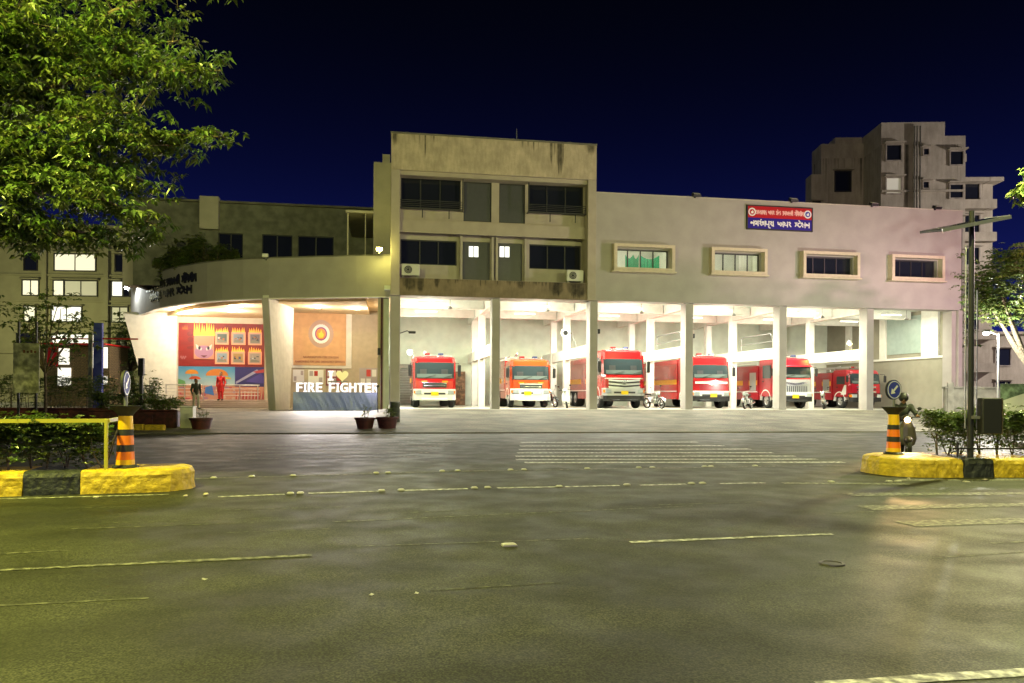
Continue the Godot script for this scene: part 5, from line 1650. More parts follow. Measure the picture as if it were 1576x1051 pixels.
func build_medians() -> void:
	rng.seed = 9
	# left median
	var a := W(-5.62, 0, -11.85, 0.3)
	var t := thing("median", "left road median edged with yellow and black kerb stones", "median", a)
	kerb_stone(-1.08, 0.0, 1.1, M.kerb_yellow, t, "rounded yellow end kerb stone", 1)
	kerb_stone(-1.85, -1.09, 1.1, M.kerb_black, t, "black kerb stone")
	kerb_stone(-2.75, -1.86, 1.1, M.kerb_yellow, t, "yellow kerb stone further left")
	kerb_stone(-3.6, -2.76, 1.1, M.kerb_black, t, "black kerb stone")
	kerb_stone(-6.0, -3.61, 1.1, M.kerb_yellow, t, "yellow kerb stone further left")
	hedge("clipped leafy hedge on the left median behind the yellow rail", a, -6.0, -0.85, -0.95, -0.2, 0.36, 1.13, 7500, Color(0.098, 0.148, 0.044), 41)
	var r := thing("guard_rail", "yellow painted pipe rail round the hedge on the left median", "railing", a * Transform3D(Basis(), Vector3(0, 0.36, 0)))
	for p in [Vector3(-0.75, 0, -0.12), Vector3(-0.72, 0, -1.0), Vector3(-2.9, 0, -0.12), Vector3(-5.0, 0, -0.12)]:
		part("post", bx(p - Vector3(0.025, 0, 0.025), p + Vector3(0.025, 0.80, 0.025), 0.006), M.yellow_rail, r)
	part("rail", bx(Vector3(-6.0, 0.74, -0.16), Vector3(-0.78, 0.80, -0.148)), M.yellow_rail, r)
	part("rail", bx(Vector3(-0.74, 0.74, -0.97), Vector3(-0.71, 0.80, -0.15)), M.yellow_rail, r)
	keep_left_post(a * Transform3D(Basis(), Vector3(-0.53, 0.36, -0.42)), "left", 1.5)
	# right median
	var b := W(8.72, 0, -14.62, 0.06)
	var s := thing("median", "right road median edged with worn yellow and black kerb stones", "median", b)
	kerb_stone(-0.55, 0.12, 1.75, M.kerb_yellow, s, "long rounded yellow end kerb stone", -1)
	kerb_stone(0.13, 0.74, 1.75, M.kerb_black, s, "chipped black kerb stone under the solar lamp pole")
	kerb_stone(0.75, 2.0, 1.75, M.kerb_yellow, s, "yellow kerb stone at the right edge")
	kerb_stone(2.01, 3.0, 1.75, M.kerb_black, s, "black kerb stone")
	kerb_stone(3.01, 9.0, 1.75, M.kerb_yellow, s, "yellow kerb stone further right")
	hedge("straggly leafy hedge on the right median round the solar lamp pole", b, 0.2, 8.0, -1.5, -0.75, 0.36, 1.28, 9500, Color(0.098, 0.148, 0.044), 52)
	keep_left_post(b * Transform3D(Basis(), Vector3(-0.56, 0.36, -1.25)), "right", 0.3)
	var rl := thing("low_rail", "thin dark rail low along the hedge on the right median", "railing", b * Transform3D(Basis(), Vector3(0, 0.36, 0)))
	for x in [0.3, 2.3, 4.3]:
		part("post", bx(Vector3(x, 0, -0.47), Vector3(x + 0.03, 0.3, -0.44)), M.black, rl)
	part("rail", bx(Vector3(0.2, 0.16, -0.438), Vector3(6.0, 0.19, -0.41)), M.black, rl)
	# solar lamp
	var so := thing("solar_lamp", "dark solar street lamp pole with a tilted panel on the right median", "street lamp", W(9.28, 0.34, -15.12, 0.0))
	var pole := G.new()
	pole.tube(Vector3(0, 0, 0), Vector3(0, 5.0, 0), 0.06, 0.05, 12)
	part("pole", pole, M.frame_dark, so)
	var si := G.new()
	si.tube(Vector3(-0.11, 0.6, 0.0), Vector3(-0.11, 4.3, 0.0), 0.014); si.tube(Vector3(0.12, 0.6, 0.0), Vector3(0.12, 3.4, 0.0), 0.012)
	part("conduit", si, M.steel, so)
	var pn := G.new()
	pn.xf = Transform3D(Basis(Vector3.BACK, 0.2) * Basis(Vector3.RIGHT, 0.16), Vector3(-0.16, 4.72, 0.0))
	pn.box(Vector3(-0.68, -0.025, -0.4), Vector3(0.68, 0.025, 0.4), 0.008)
	var panel := part("solar_panel", pn, M.frame_dark, so)
	var cells := G.new()
	cells.xf = pn.xf
	for i in 6:
		for j in 3:
			cells.box(Vector3(-0.65 + i * 0.217, 0.0255, -0.37 + j * 0.25), Vector3(-0.65 + i * 0.217 + 0.205, 0.029, -0.37 + j * 0.25 + 0.235))
	part("solar_cells", cells, M.pane_dark, panel)
	var fr := G.new()
	fr.xf = pn.xf
	fr.box(Vector3(-0.69, -0.035, 0.401), Vector3(0.69, 0.035, 0.42)); fr.box(Vector3(0.681, -0.035, -0.4), Vector3(0.70, 0.035, 0.4))
	part("panel_frame", fr, M.steel, panel)
	var bb := thing("battery_box", "black box clamped to the solar lamp pole above the hedge", "box", W(9.56, 0.84, -14.98, 0.0))
	part("case", bx(Vector3(-0.18, 0, -0.1), Vector3(0.2, 0.72, 0.1), 0.015), M.frame_dark, bb)
	part("clamp", bx(Vector3(-0.3, 0.3, -0.08), Vector3(-0.181, 0.36, 0.02)), M.dull_steel, bb)
	part("rim", bx(Vector3(0.201, 0.0, -0.09), Vector3(0.215, 0.72, 0.11)), M.tin, bb)
	# stones lying by the right kerb
	for e in [[7.6, -14.3, 0.03], [9.0, -14.2, 0.03], [-4.7, -11.5, 0.04], [-4.95, -11.35, 0.03], [-6.2, -11.15, 0.03]]:
		var g := G.new()
		g.ball(Vector3(0, e[2] * 0.4, 0), Vector3(e[2] * 1.5, e[2] * 0.6, e[2]), 7, 5)
		tag(solid("stone", g, M.trim, W(e[0], 0, e[1], e[0])), "small stone lying on the asphalt beside the kerb of the %s median" % ("right" if e[0] > 0 else "left"), "stone", "stones by the kerbs")

# ---------------------------------------------------------------- fire engines
# own frame: x to the right as seen from the front, y up, front at z = 0, body runs back to -z
func profile(rows: Array, y: float) -> float:
	for k in rows.size() - 1:
		if y <= rows[k + 1][0]:
			return lerpf(rows[k][1], rows[k + 1][1], clampf((y - rows[k][0]) / (rows[k + 1][0] - rows[k][0]), 0, 1))
	return rows[-1][1]

func nose_z(p: Dictionary, x: float, y: float) -> float: # the cab's front surface
	var w: float = p.w / 2.0
	var z := profile(p.nose, y) - 0.07 * pow(absf(x) / w, 2.0)
	var r := 0.2
	var over := absf(x) - (w - r)
	if over > 0.0:
		z -= r - sqrt(maxf(0.0, r * r - over * over))
	return z

func front_patch(p: Dictionary, x0: float, x1: float, y0: float, y1: float, off: float, n := 12, m := 3) -> G: # a plate that follows the cab's front
	var g := G.new()
	var at := func(i: int, j: int, o: float) -> Vector3:
		var x := lerpf(x0, x1, float(i) / n)
		var y := lerpf(y0, y1, float(j) / m)
		return Vector3(x, y, nose_z(p, x, y) + o)
	for i in n:
		for j in m:
			g.facing_quad(at.call(i, j, off), at.call(i + 1, j, off), at.call(i + 1, j + 1, off), at.call(i, j + 1, off), Vector3.BACK)
		g.facing_quad(at.call(i, 0, off), at.call(i + 1, 0, off), at.call(i + 1, 0, -0.02), at.call(i, 0, -0.02), Vector3.DOWN)
		g.facing_quad(at.call(i, m, off), at.call(i + 1, m, off), at.call(i + 1, m, -0.02), at.call(i, m, -0.02), Vector3.UP)
	for j in m:
		g.facing_quad(at.call(0, j, off), at.call(0, j + 1, off), at.call(0, j + 1, -0.02), at.call(0, j, -0.02), Vector3.LEFT)
		g.facing_quad(at.call(n, j, off), at.call(n, j + 1, off), at.call(n, j + 1, -0.02), at.call(n, j, -0.02), Vector3.RIGHT)
	return g

func wheel(parent: Node, at: Vector3, r: float, wide: float, side: float) -> void: # side -1 left, 1 right
	var x := Transform3D(Basis(Vector3.BACK, -PI / 2 * side), at)
	var g := G.new()
	g.xf = x
	g.lathe([Vector2(r * 0.6, -wide), Vector2(r * 0.93, -wide), Vector2(r, -wide * 0.8), Vector2(r, -wide * 0.2), Vector2(r * 0.93, 0.0), Vector2(r * 0.62, 0.0), Vector2(r * 0.58, -0.06)], 24)
	var w := part("wheel", g, M.tyre, parent)
	var h := G.new()
	h.xf = x
	h.lathe([Vector2(r * 0.6, -0.07), Vector2(r * 0.58, -0.02), Vector2(r * 0.5, -0.05), Vector2(r * 0.3, -0.04), Vector2(r * 0.26, 0.03), Vector2(r * 0.14, 0.05), Vector2(0, 0.05)], 20)
	for k in 8:
		var a := TAU * k / 8
		h.tube(Vector3(cos(a) * r * 0.4, -0.06, sin(a) * r * 0.4), Vector3(cos(a) * r * 0.4, -0.025, sin(a) * r * 0.4), 0.02, -1.0, 6)
	part("rim", h, M.rim, w)

func fire_engine(called: String, label: String, at: Transform3D, p: Dictionary) -> Node3D:
	var t := thing(called, label, "fire engine", at, "fire engines parked in the bays")
	var paint: Material = p.paint
	var w: float = p.w / 2.0
	var H: float = p.h
	var belt: float = p.belt
	var wt: float = p.wind_top
	p.nose = [[0.4, -0.02], [0.5, 0.0], [1.05, 0.0], [belt - 0.05, -0.03], [belt + 0.05, -0.06], [wt, -0.06 - p.rake], [H - 0.12, -0.12 - p.rake], [H - 0.04, -0.22 - p.rake], [H, -0.4 - p.rake]]
	var cl: float = p.cab
	# cab shell
	var rings := []
	for y in [0.72, 1.05, belt - 0.05, belt + 0.05, (belt + wt) / 2, wt, H - 0.12, H - 0.04, H]:
		var ring := PackedVector3Array()
		var ww := w - (0.03 if y > wt else 0.0) - (0.05 if y > H - 0.1 else 0.0) - (0.1 if y >= H else 0.0)
		for k in 15:
			var x := lerpf(-ww, ww, k / 14.0)
			ring.append(Vector3(x, y, nose_z(p, x * w / ww, y)))
		ring.append(Vector3(ww, y, -cl * 0.5)); ring.append(Vector3(ww, y, -cl + 0.03)); ring.append(Vector3(-ww, y, -cl + 0.03)); ring.append(Vector3(-ww, y, -cl * 0.5))
		rings.append(ring)
	var cg := G.new()
	cg.loft(rings)
	var cab := part("cab", cg, paint, t)
	# windscreen with its rubber and wipers
	part("windscreen_seal", front_patch(p, -w + 0.10, w - 0.10, belt + 0.06, wt + 0.02, 0.006), M.rubber, cab)
	var ws := part("windscreen", front_patch(p, -w + 0.15, w - 0.15, belt + 0.10, wt - 0.02, 0.012), M.windscreen, t)
	part("dashboard_reflection", front_patch(p, -w + 0.2, w - 0.2, belt + 0.11, belt + 0.11 + (wt - belt) * 0.22, 0.0135, 12, 1), M.dashboard_reflection, ws)  # pale strip painted on the glass as the reflection low in it
	for s in [-0.55, 0.45]: # seat backs behind the glass
		part("seat_back", front_patch(p, w * s - 0.16, w * s + 0.2, belt + 0.2 + (wt - belt) * 0.12, belt + (wt - belt) * 0.62, 0.0128, 3, 1), M.grille, ws)
	for s in [-0.5, 0.35]:
		var wp := G.new()
		for k in 4:
			var xa: float = w * s + 0.16 * k
			var ya: float = belt + 0.08 + 0.05 * k
			wp.tube(Vector3(xa, ya, nose_z(p, xa, ya) + 0.03), Vector3(xa + 0.16, ya + 0.05, nose_z(p, xa + 0.16, ya + 0.05) + 0.03), 0.01, -1.0, 5)
		part("wiper", wp, M.black, ws)
	# the glass is dark, its pale reflection is painted on above; the visor follows
	if p.get("visor", false):
		var vg := G.new()
		for k in 8:
			var xa := lerpf(-w + 0.05, w - 0.05, k / 8.0)
			var xb := lerpf(-w + 0.05, w - 0.05, (k + 1) / 8.0)
			var q := [Vector3(xa, wt + 0.08, nose_z(p, xa, wt) + 0.02), Vector3(xb, wt + 0.08, nose_z(p, xb, wt) + 0.02), Vector3(xb, wt - 0.02, nose_z(p, xb, wt) + 0.22), Vector3(xa, wt - 0.02, nose_z(p, xa, wt) + 0.22)]
			vg.facing_quad(q[0], q[1], q[2], q[3], Vector3.UP)
			vg.facing_quad(q[0] - Vector3(0, 0.02, 0), q[1] - Vector3(0, 0.02, 0), q[2] - Vector3(0, 0.02, 0), q[3] - Vector3(0, 0.02, 0), Vector3.DOWN)
		part("sun_visor", vg, paint, t)
	# lower front in the manner of each maker
	var bm: Material = p.bumper
	match p.style:
		"bar": # dark grille slot with a bright bar, white bumper with lamps
			var gr := part("grille", front_patch(p, -w * 0.56, w * 0.56, belt - 0.42, belt - 0.18, 0.012), M.grille, t)
			part("grille_slat", front_patch(p, -w * 0.5, w * 0.5, belt - 0.33, belt - 0.29, 0.03, 8, 1), M.chrome, gr)
			part("grille_slat", front_patch(p, -w * 0.56, w * 0.56, belt - 0.185, belt - 0.15, 0.022, 8, 1), M.truck_white if p.paint == M.orange_red else M.chrome, gr)
			for s in [-1.0, 1.0]:
				part("front_reflector", front_patch(p, s * w * 0.35, s * w * 0.62 , belt - 0.13, belt - 0.05, 0.012, 4, 1), M.amber, t)
		"vee": # big silver grille of three vees with a round badge
			var gr := part("grille", front_patch(p, -w * 0.72, w * 0.72, belt - 0.82, belt - 0.24, 0.01), M.grille, t)
			for k in 3:
				var vv := G.new()
				for i in 10:
					var xa := lerpf(-w * 0.74, w * 0.74, i / 10.0)
					var xb := lerpf(-w * 0.74, w * 0.74, (i + 1) / 10.0)
					var ya: float = belt - 0.36 - 0.19 * k + 0.10 * absf(xa) / w
					var yb: float = belt - 0.36 - 0.19 * k + 0.10 * absf(xb) / w
					vv.facing_quad(Vector3(xa, ya, nose_z(p, xa, ya) + 0.05), Vector3(xb, yb, nose_z(p, xb, yb) + 0.05), Vector3(xb, yb + 0.1, nose_z(p, xb, yb) + 0.03), Vector3(xa, ya + 0.1, nose_z(p, xa, ya) + 0.03), Vector3.BACK)
					vv.facing_quad(Vector3(xa, ya, nose_z(p, xa, ya) + 0.05), Vector3(xb, yb, nose_z(p, xb, yb) + 0.05), Vector3(xb, yb, nose_z(p, xb, yb)), Vector3(xa, ya, nose_z(p, xa, ya)), Vector3.DOWN)
				part("grille_slat", vv, M.silver, gr)
			var bd := G.new()
			var bz: float = nose_z(p, 0.0, belt - 0.36) + 0.06
			for k in 24:
				var a := TAU * k / 24
				var b := TAU * (k + 1) / 24
				bd.tube(Vector3(cos(a) * 0.13, belt - 0.36 + sin(a) * 0.13, bz), Vector3(cos(b) * 0.13, belt - 0.36 + sin(b) * 0.13, bz), 0.014, -1.0, 6, false)
			for k in 3:
				var a := PI / 2 + TAU * k / 3
				bd.tube(Vector3(0, belt - 0.36, bz), Vector3(cos(a) * 0.125, belt - 0.36 + sin(a) * 0.125, bz), 0.018, 0.006, 6)
			part("badge", bd, M.chrome, gr)
			part("front_stripe", front_patch(p, -w * 0.9, w * 0.9, belt - 0.18, belt - 0.12, 0.008, 12, 1), M.truck_white, t)
		"wing": # white brow across the front with a pointed middle
			var br := G.new()
			for i in 16:
				var xa := lerpf(-w * 0.82, w * 0.82, i / 16.0)
				var xb := lerpf(-w * 0.82, w * 0.82, (i + 1) / 16.0)
				var lowa: float = belt - 0.25 - 0.10 * maxf(0.0, 1.0 - absf(xa) / 0.22)
				var lowb: float = belt - 0.25 - 0.10 * maxf(0.0, 1.0 - absf(xb) / 0.22)
				br.facing_quad(Vector3(xa, lowa, nose_z(p, xa, lowa) + 0.03), Vector3(xb, lowb, nose_z(p, xb, lowb) + 0.03), Vector3(xb, belt - 0.13, nose_z(p, xb, belt - 0.13) + 0.03), Vector3(xa, belt - 0.13, nose_z(p, xa, belt - 0.13) + 0.03), Vector3.BACK)
			part("brow", br, M.truck_white, t)
			var gr := part("grille", front_patch(p, -w * 0.6, w * 0.6, belt - 0.62, belt - 0.36, 0.008), M.deep_red, t)
			for k in 3:
				part("grille_slat", front_patch(p, -w * 0.56, w * 0.56, belt - 0.60 + 0.085 * k, belt - 0.56 + 0.085 * k, 0.02, 8, 1), paint, gr)
		"upright": # full silver grille with upright bars
			var gr := part("grille", front_patch(p, -w * 0.86, w * 0.86, 0.98, belt - 0.02, 0.012), M.silver, t)
			for k in 13:
				var x := lerpf(-w * 0.62, w * 0.62, k / 12.0)
				part("grille_slat", front_patch(p, x - 0.022, x + 0.022, 1.0, belt - 0.42, 0.035, 1, 3), M.grille, gr)
			var br := G.new()
			for i in 12:
				var xa := lerpf(-w * 0.7, w * 0.7, i / 12.0)
				var xb := lerpf(-w * 0.7, w * 0.7, (i + 1) / 12.0)
				var ya: float = belt - 0.36 + 0.16 * absf(xa) / w
				var yb: float = belt - 0.36 + 0.16 * absf(xb) / w
				br.facing_quad(Vector3(xa, ya, nose_z(p, xa, ya) + 0.05), Vector3(xb, yb, nose_z(p, xb, yb) + 0.05), Vector3(xb, yb + 0.11, nose_z(p, xb, yb) + 0.04), Vector3(xa, ya + 0.11, nose_z(p, xa, ya) + 0.04), Vector3.BACK)
			part("badge_bar", br, M.chrome, gr)
		"old": # flat maroon front with three dark slots
			for k in 3:
				part("grille_slat", front_patch(p, -w * 0.6, w * 0.6, 0.98 + 0.15 * k, 1.06 + 0.15 * k, 0.012, 8, 1), [M.chrome, M.grille, M.chrome][k], t)
	# bumper with lamps and number plate
	var bh: float = p.bumper_top
	var b0 := 0.42 if p.style == "bar" else 0.72
	part("bumper", front_patch(p, -w, w, b0, bh, 0.06), bm, t)
	if p.style != "bar":
		part("under_bumper", front_patch(p, -w * 0.96, w * 0.96, 0.42, b0 - 0.003, 0.03), M.black, t)
	var low := G.new()
	low.box(Vector3(-w * 0.62, 0.4, -0.35), Vector3(w * 0.62, 0.52, 0.075), 0.02)
	part("bumper_step", low, M.black if p.style != "bar" else M.truck_white, t)
	for s in [-1.0, 1.0]:
		var x0: float = s * w * 0.62
		var x1: float = s * w * 0.92
		var hy: float = bh - 0.27
		var hl := part("headlight", front_patch(p, minf(x0, x1), maxf(x0, x1), hy, hy + 0.19, 0.075, 5, 2), M.lens, t)
		part("indicator", front_patch(p, minf(x1 - s * 0.02, x1 + s * 0.06), maxf(x1 - s * 0.02, x1 + s * 0.06), hy + 0.02, hy + 0.17, 0.078, 2, 2), M.amber, hl)
		part("headlight_rim", front_patch(p, minf(x0, x1) - 0.02, maxf(x0, x1) + 0.02, hy - 0.02, hy, 0.072, 5, 1), M.grille, hl)
	var slot := front_patch(p, -w * 0.5, w * 0.5, bh - 0.30, bh - 0.20, 0.068, 8, 1)
	part("air_slot", slot, M.grille, t)
	part("number_plate", front_patch(p, p.plate_x - 0.2, p.plate_x + 0.2, bh - 0.36, bh - 0.16, 0.085, 3, 1), M.plate, t)
	if p.get("white_plate", false):
		part("number_plate", front_patch(p, p.plate_x + 0.3, p.plate_x + 0.75, bh - 0.30, bh - 0.16, 0.085, 3, 1), M.sign_white, t)
	# mirrors
	for s in [-1.0, 1.0]:
		var a := G.new()
		a.path([Vector3(s * (w - 0.06), wt - 0.02, -0.22), Vector3(s * (w + 0.16), wt - 0.05, -0.05), Vector3(s * (w + 0.18), belt + 0.15, -0.05)], 0.015)
		var arm := part("mirror_arm", a, M.black, t)
		part("mirror", bx(Vector3(s * (w + 0.09), belt + 0.18, -0.1), Vector3(s * (w + 0.27), wt - 0.12, -0.02), 0.025), M.black, arm)
	# doors on both sides
	for s in [-1.0, 1.0]:
		var xo: float = s * (w + 0.012)
		var xi: float = s * (w - 0.02)
		var d := part("door", bx(Vector3(xi, 0.8, -cl * 0.82), Vector3(xo, H - 0.3, -0.42), 0.006), p.get("door_paint", paint), t)
		part("window", bx(Vector3(xo - s * 0.005, belt + 0.05, -cl * 0.76), Vector3(xo + s * 0.008, H - 0.42, -0.52 - p.rake * 0.5), 0.004), M.windscreen, d)
		part("handle", bx(Vector3(xo - s * 0.002, belt - 0.16, -cl * 0.78), Vector3(xo + s * 0.03, belt - 0.11, -cl * 0.78 + 0.18), 0.008), M.black, d)
		if p.get("white_flash", false):
			var fl := G.new()
			fl.xf = Transform3D(Basis(Vector3.UP, PI / 2), Vector3(xo + s * 0.004, 0, 0))
			fl.prism(PackedVector2Array([Vector2(0.45, 0.85), Vector2(1.0, 0.85), Vector2(0.62, belt), Vector2(0.42, belt)]), -0.003, 0.003)
			part("flash", fl, M.truck_white, d)
		part("step", bx(Vector3(s * (w - 0.25), 0.45, -cl * 0.78), Vector3(s * (w - 0.02), 0.52, -0.55), 0.01), M.grille, t)
	# roof beacon and vents
	var bc := G.new()
	bc.box(Vector3(-0.55, H + 0.03, -0.95 - p.rake), Vector3(0.55, H + 0.09, -0.7 - p.rake), 0.02)
	var beac := part("beacon_bar", bc, M.dull_steel, t)
	for s in [-1.0, 1.0]:
		part("beacon", bx(Vector3(s * 0.22, H + 0.091, -0.93 - p.rake), Vector3(s * 0.53, H + 0.2, -0.72 - p.rake), 0.03), M.beacon if s < 0 else M.beacon_blue, beac)
	# chassis, wheels, guards
	var L: float = p.long
	part("chassis", bx(Vector3(-0.45, 0.5, -L + 0.2), Vector3(0.45, 0.8, -0.4), 0.02), M.black, t)
	var r: float = p.get("wheel_r", 0.48)
	for s in [-1.0, 1.0]:
		for z in ([-1.15, -L + 1.9] if L < 7.2 else [-1.25, -L + 2.6, -L + 1.45]):
			wheel(t, Vector3(s * (w - 0.03), r, z), r, 0.28 if z > -2.0 else 0.5, s)
		var ga := G.new()
		for k in 8:
			var a0 := PI * k / 8
			var a1 := PI * (k + 1) / 8
			var rr := r + 0.11
			var zc := -1.15 if L < 7.2 else -1.25
			ga.facing_quad(Vector3(s * (w + 0.015), r + sin(a0) * rr, zc + cos(a0) * rr), Vector3(s * (w + 0.015), r + sin(a1) * rr, zc + cos(a1) * rr), Vector3(s * (w + 0.015), r + sin(a1) * (rr + 0.07), zc + cos(a1) * (rr + 0.07)), Vector3(s * (w + 0.015), r + sin(a0) * (rr + 0.07), zc + cos(a0) * (rr + 0.07)), Vector3(s, 0, 0))
			ga.facing_quad(Vector3(s * (w + 0.015), r + sin(a0) * rr, zc + cos(a0) * rr), Vector3(s * (w + 0.015), r + sin(a1) * rr, zc + cos(a1) * rr), Vector3(s * (w - 0.3), r + sin(a1) * rr, zc + cos(a1) * rr), Vector3(s * (w - 0.3), r + sin(a0) * rr, zc + cos(a0) * rr), Vector3(0, -1, 0))
		part("mudguard", ga, bm if p.style == "bar" else M.truck_white, t)
	# pump and tank body
	var bt: float = p.body_top
	var z0: float = -cl - 0.12
	part("body", bx(Vector3(-w, 0.95, -L), Vector3(w, bt, z0), 0.03), p.get("body_paint", paint), t)
	for s in [-1.0, 1.0]:
		var skirt_end := (-L + 2.6 if L < 7.2 else -L + 3.3)
		part("skirt", bx(Vector3(s * (w - 0.5), 0.5, skirt_end), Vector3(s * (w - 0.01), 0.948, z0), 0.02), paint, t)
		part("side_stripe", bx(Vector3(s * (w - 0.005), 1.40, -L + 0.1), Vector3(s * (w + 0.006), 1.70, z0 - 0.08)), M.reflective, t)
		part("side_stripe", bx(Vector3(s * (w - 0.005), 0.97, -L + 0.1), Vector3(s * (w + 0.006), 1.02, z0 - 0.08)), M.truck_white, t)
		part("side_rib", bx(Vector3(s * (w - 0.005), bt - 0.34, -L + 0.1), Vector3(s * (w + 0.02), bt - 0.28, z0 - 0.08), 0.006), paint, t)
		var zz := z0 - 0.25
		for k in 2: # roller shutters, each a stack of slats
			var z2: float = zz - p.get("shutter", 1.0)
			if z2 < skirt_end + 0.1 and k > 0:
				break
			var lo: float = 1.74 if p.get("high_shutter", false) else 1.06
			var sh := part("roller_shutter", bx(Vector3(s * (w - 0.004), lo, z2), Vector3(s * (w + 0.012), bt - 0.42, zz), 0.004), M.silver if p.get("pale_shutter", false) and k == 0 else p.get("shutter_paint", paint), t)
			for j in 7:
				var y := lerpf(lo + 0.05, bt - 0.5, j / 6.0)
				part("slat", bx(Vector3(s * (w + 0.0125), y, z2 + 0.03), Vector3(s * (w + 0.02), y + 0.03, zz - 0.03)), M.silver if p.get("pale_shutter", false) and k == 0 else p.get("shutter_paint", paint), sh)
			zz = z2 - 0.12
	# roof rails, ladder and monitor
	for s in [-1.0, 1.0]:
		var rg := G.new()
		rg.path([Vector3(s * (w - 0.08), bt, z0 - 0.2), Vector3(s * (w - 0.08), bt + 0.2, z0 - 0.25), Vector3(s * (w - 0.08), bt + 0.2, -L + 0.3), Vector3(s * (w - 0.08), bt, -L + 0.25)], 0.022)
		part("roof_rail", rg, M.steel, t)
	var lx: float = p.get("ladder_x", 0.35)
	var ly: float = bt + p.get("ladder_up", 0.12)
	var ld := G.new()
	for x in [lx, lx + 0.42]:
		ld.box(Vector3(x, ly, -L + 0.1), Vector3(x + 0.04, ly + 0.09, z0 + p.get("ladder_over", -0.1)))
	var lad := part("ladder", ld, M.steel, t)
	var zr: float = -L + 0.3
	while zr < z0 + p.get("ladder_over", -0.1) - 0.1:
		part("rung", bx(Vector3(lx + 0.042, ly + 0.02, zr), Vector3(lx + 0.418, ly + 0.06, zr + 0.04)), M.steel, lad)
		zr += 0.4
	var mon := G.new()
	mon.tube(Vector3(-0.4, bt, z0 - 0.7), Vector3(-0.4, bt + 0.3, z0 - 0.7), 0.06); mon.tube(Vector3(-0.4, bt + 0.3, z0 - 0.75), Vector3(-0.4, bt + 0.42, z0 - 0.1), 0.06, 0.035)
	part("water_cannon", mon, p.get("cannon", M.steel), t)
	return t

func build_trucks() -> void:
	var base := {"w": 2.3, "h": 2.8, "belt": 1.58, "wind_top": 2.45, "rake": 0.14, "cab": 2.1, "long": 7.4, "body_top": 2.75, "paint": M.red, "bumper": M.truck_white, "bumper_top": 1.02, "plate_x": 0.0, "style": "bar"}
	var y := 0.782
	fire_engine("fire_engine", "red fire engine with white bumper in the first bay from the left", F(2.40, y, 2.6), base.merged({"plate_x": 0.0, "long": 7.0, "belt": 1.52}, true))
	fire_engine("fire_engine", "orange red fire engine with white bumper and ladder in the second bay from the left", F(7.85, y, 3.4), base.merged({"paint": M.orange_red, "body_paint": M.red, "h": 2.74, "belt": 1.5, "plate_x": -0.2, "white_plate": true, "wind_top": 2.35, "ladder_over": 0.3, "ladder_x": -0.9, "ladder_up": 0.16, "bumper_top": 1.08}, true))
	fire_engine("fire_engine", "largest red fire engine with silver vee grille and round badge in the third bay", F(12.85, y, 2.0), base.merged({"w": 2.45, "h": 3.28, "belt": 1.82, "wind_top": 2.75, "rake": 0.18, "cab": 2.3, "long": 9.0, "style": "vee", "bumper": M.silver, "body_top": 2.95, "bumper_top": 1.14, "wheel_r": 0.54, "plate_x": 5.0}, true).merged({"plate_x": 0.0}, true))
	fire_engine("fire_engine", "red fire engine with a white brow across its front in the fourth bay", F(18.25, y, 2.6), base.merged({"w": 2.4, "h": 3.02, "belt": 1.68, "wind_top": 2.5, "style": "wing", "long": 8.8, "body_top": 2.9, "plate_x": 0.1, "high_shutter": true}, true))
	fire_engine("fire_engine", "red fire engine with upright silver grille and sun visor in the fifth bay", F(23.55, y, 2.8), base.merged({"paint": M.deep_red, "w": 2.4, "h": 3.0, "belt": 1.75, "wind_top": 2.5, "style": "upright", "rake": 0.1, "visor": true, "bumper_top": 0.98, "long": 8.6, "pale_shutter": true, "body_top": 2.6, "shutter": 0.8}, true))
	fire_engine("fire_engine", "smallest old maroon fire engine with white door flash and long ladder at the right", F(29.15, y, 4.2), base.merged({"paint": M.deep_red, "w": 2.2, "h": 2.42, "belt": 1.45, "wind_top": 2.15, "style": "old", "rake": 0.12, "bumper_top": 0.95, "cab": 1.9, "long": 6.9, "body_top": 2.25, "white_flash": true, "pale_shutter": true, "shutter": 0.7, "ladder_over": 1.4, "ladder_up": 0.28, "wheel_r": 0.44, "ladder_x": -0.7, "bumper": M.maroon}, true))

# ---------------------------------------------------------------- motorcycles
func cycle_wheel(parent: Node, at: Vector3, r: float) -> void:
	var x := Transform3D(Basis(Vector3.BACK, PI / 2), at)
	var g := G.new()
	g.xf = x
	g.lathe([Vector2(r * 0.8, -0.045), Vector2(r * 0.95, -0.05), Vector2(r, -0.02), Vector2(r, 0.02), Vector2(r * 0.95, 0.05), Vector2(r * 0.8, 0.045)], 22)
	var w := part("wheel", g, M.tyre, parent)
	var h := G.new()
	h.xf = x
	h.lathe([Vector2(r * 0.8, -0.03), Vector2(r * 0.76, 0.0), Vector2(r * 0.8, 0.03)], 22)
	h.tube(Vector3(0, -0.06, 0), Vector3(0, 0.06, 0), 0.05, -1.0, 10)
	for k in 10:
		var a := TAU * k / 10
		h.tube(Vector3(0, 0, 0), Vector3(cos(a) * r * 0.78, 0, sin(a) * r * 0.78), 0.008, -1.0, 4, false)
	part("rim", h, M.chrome, w)

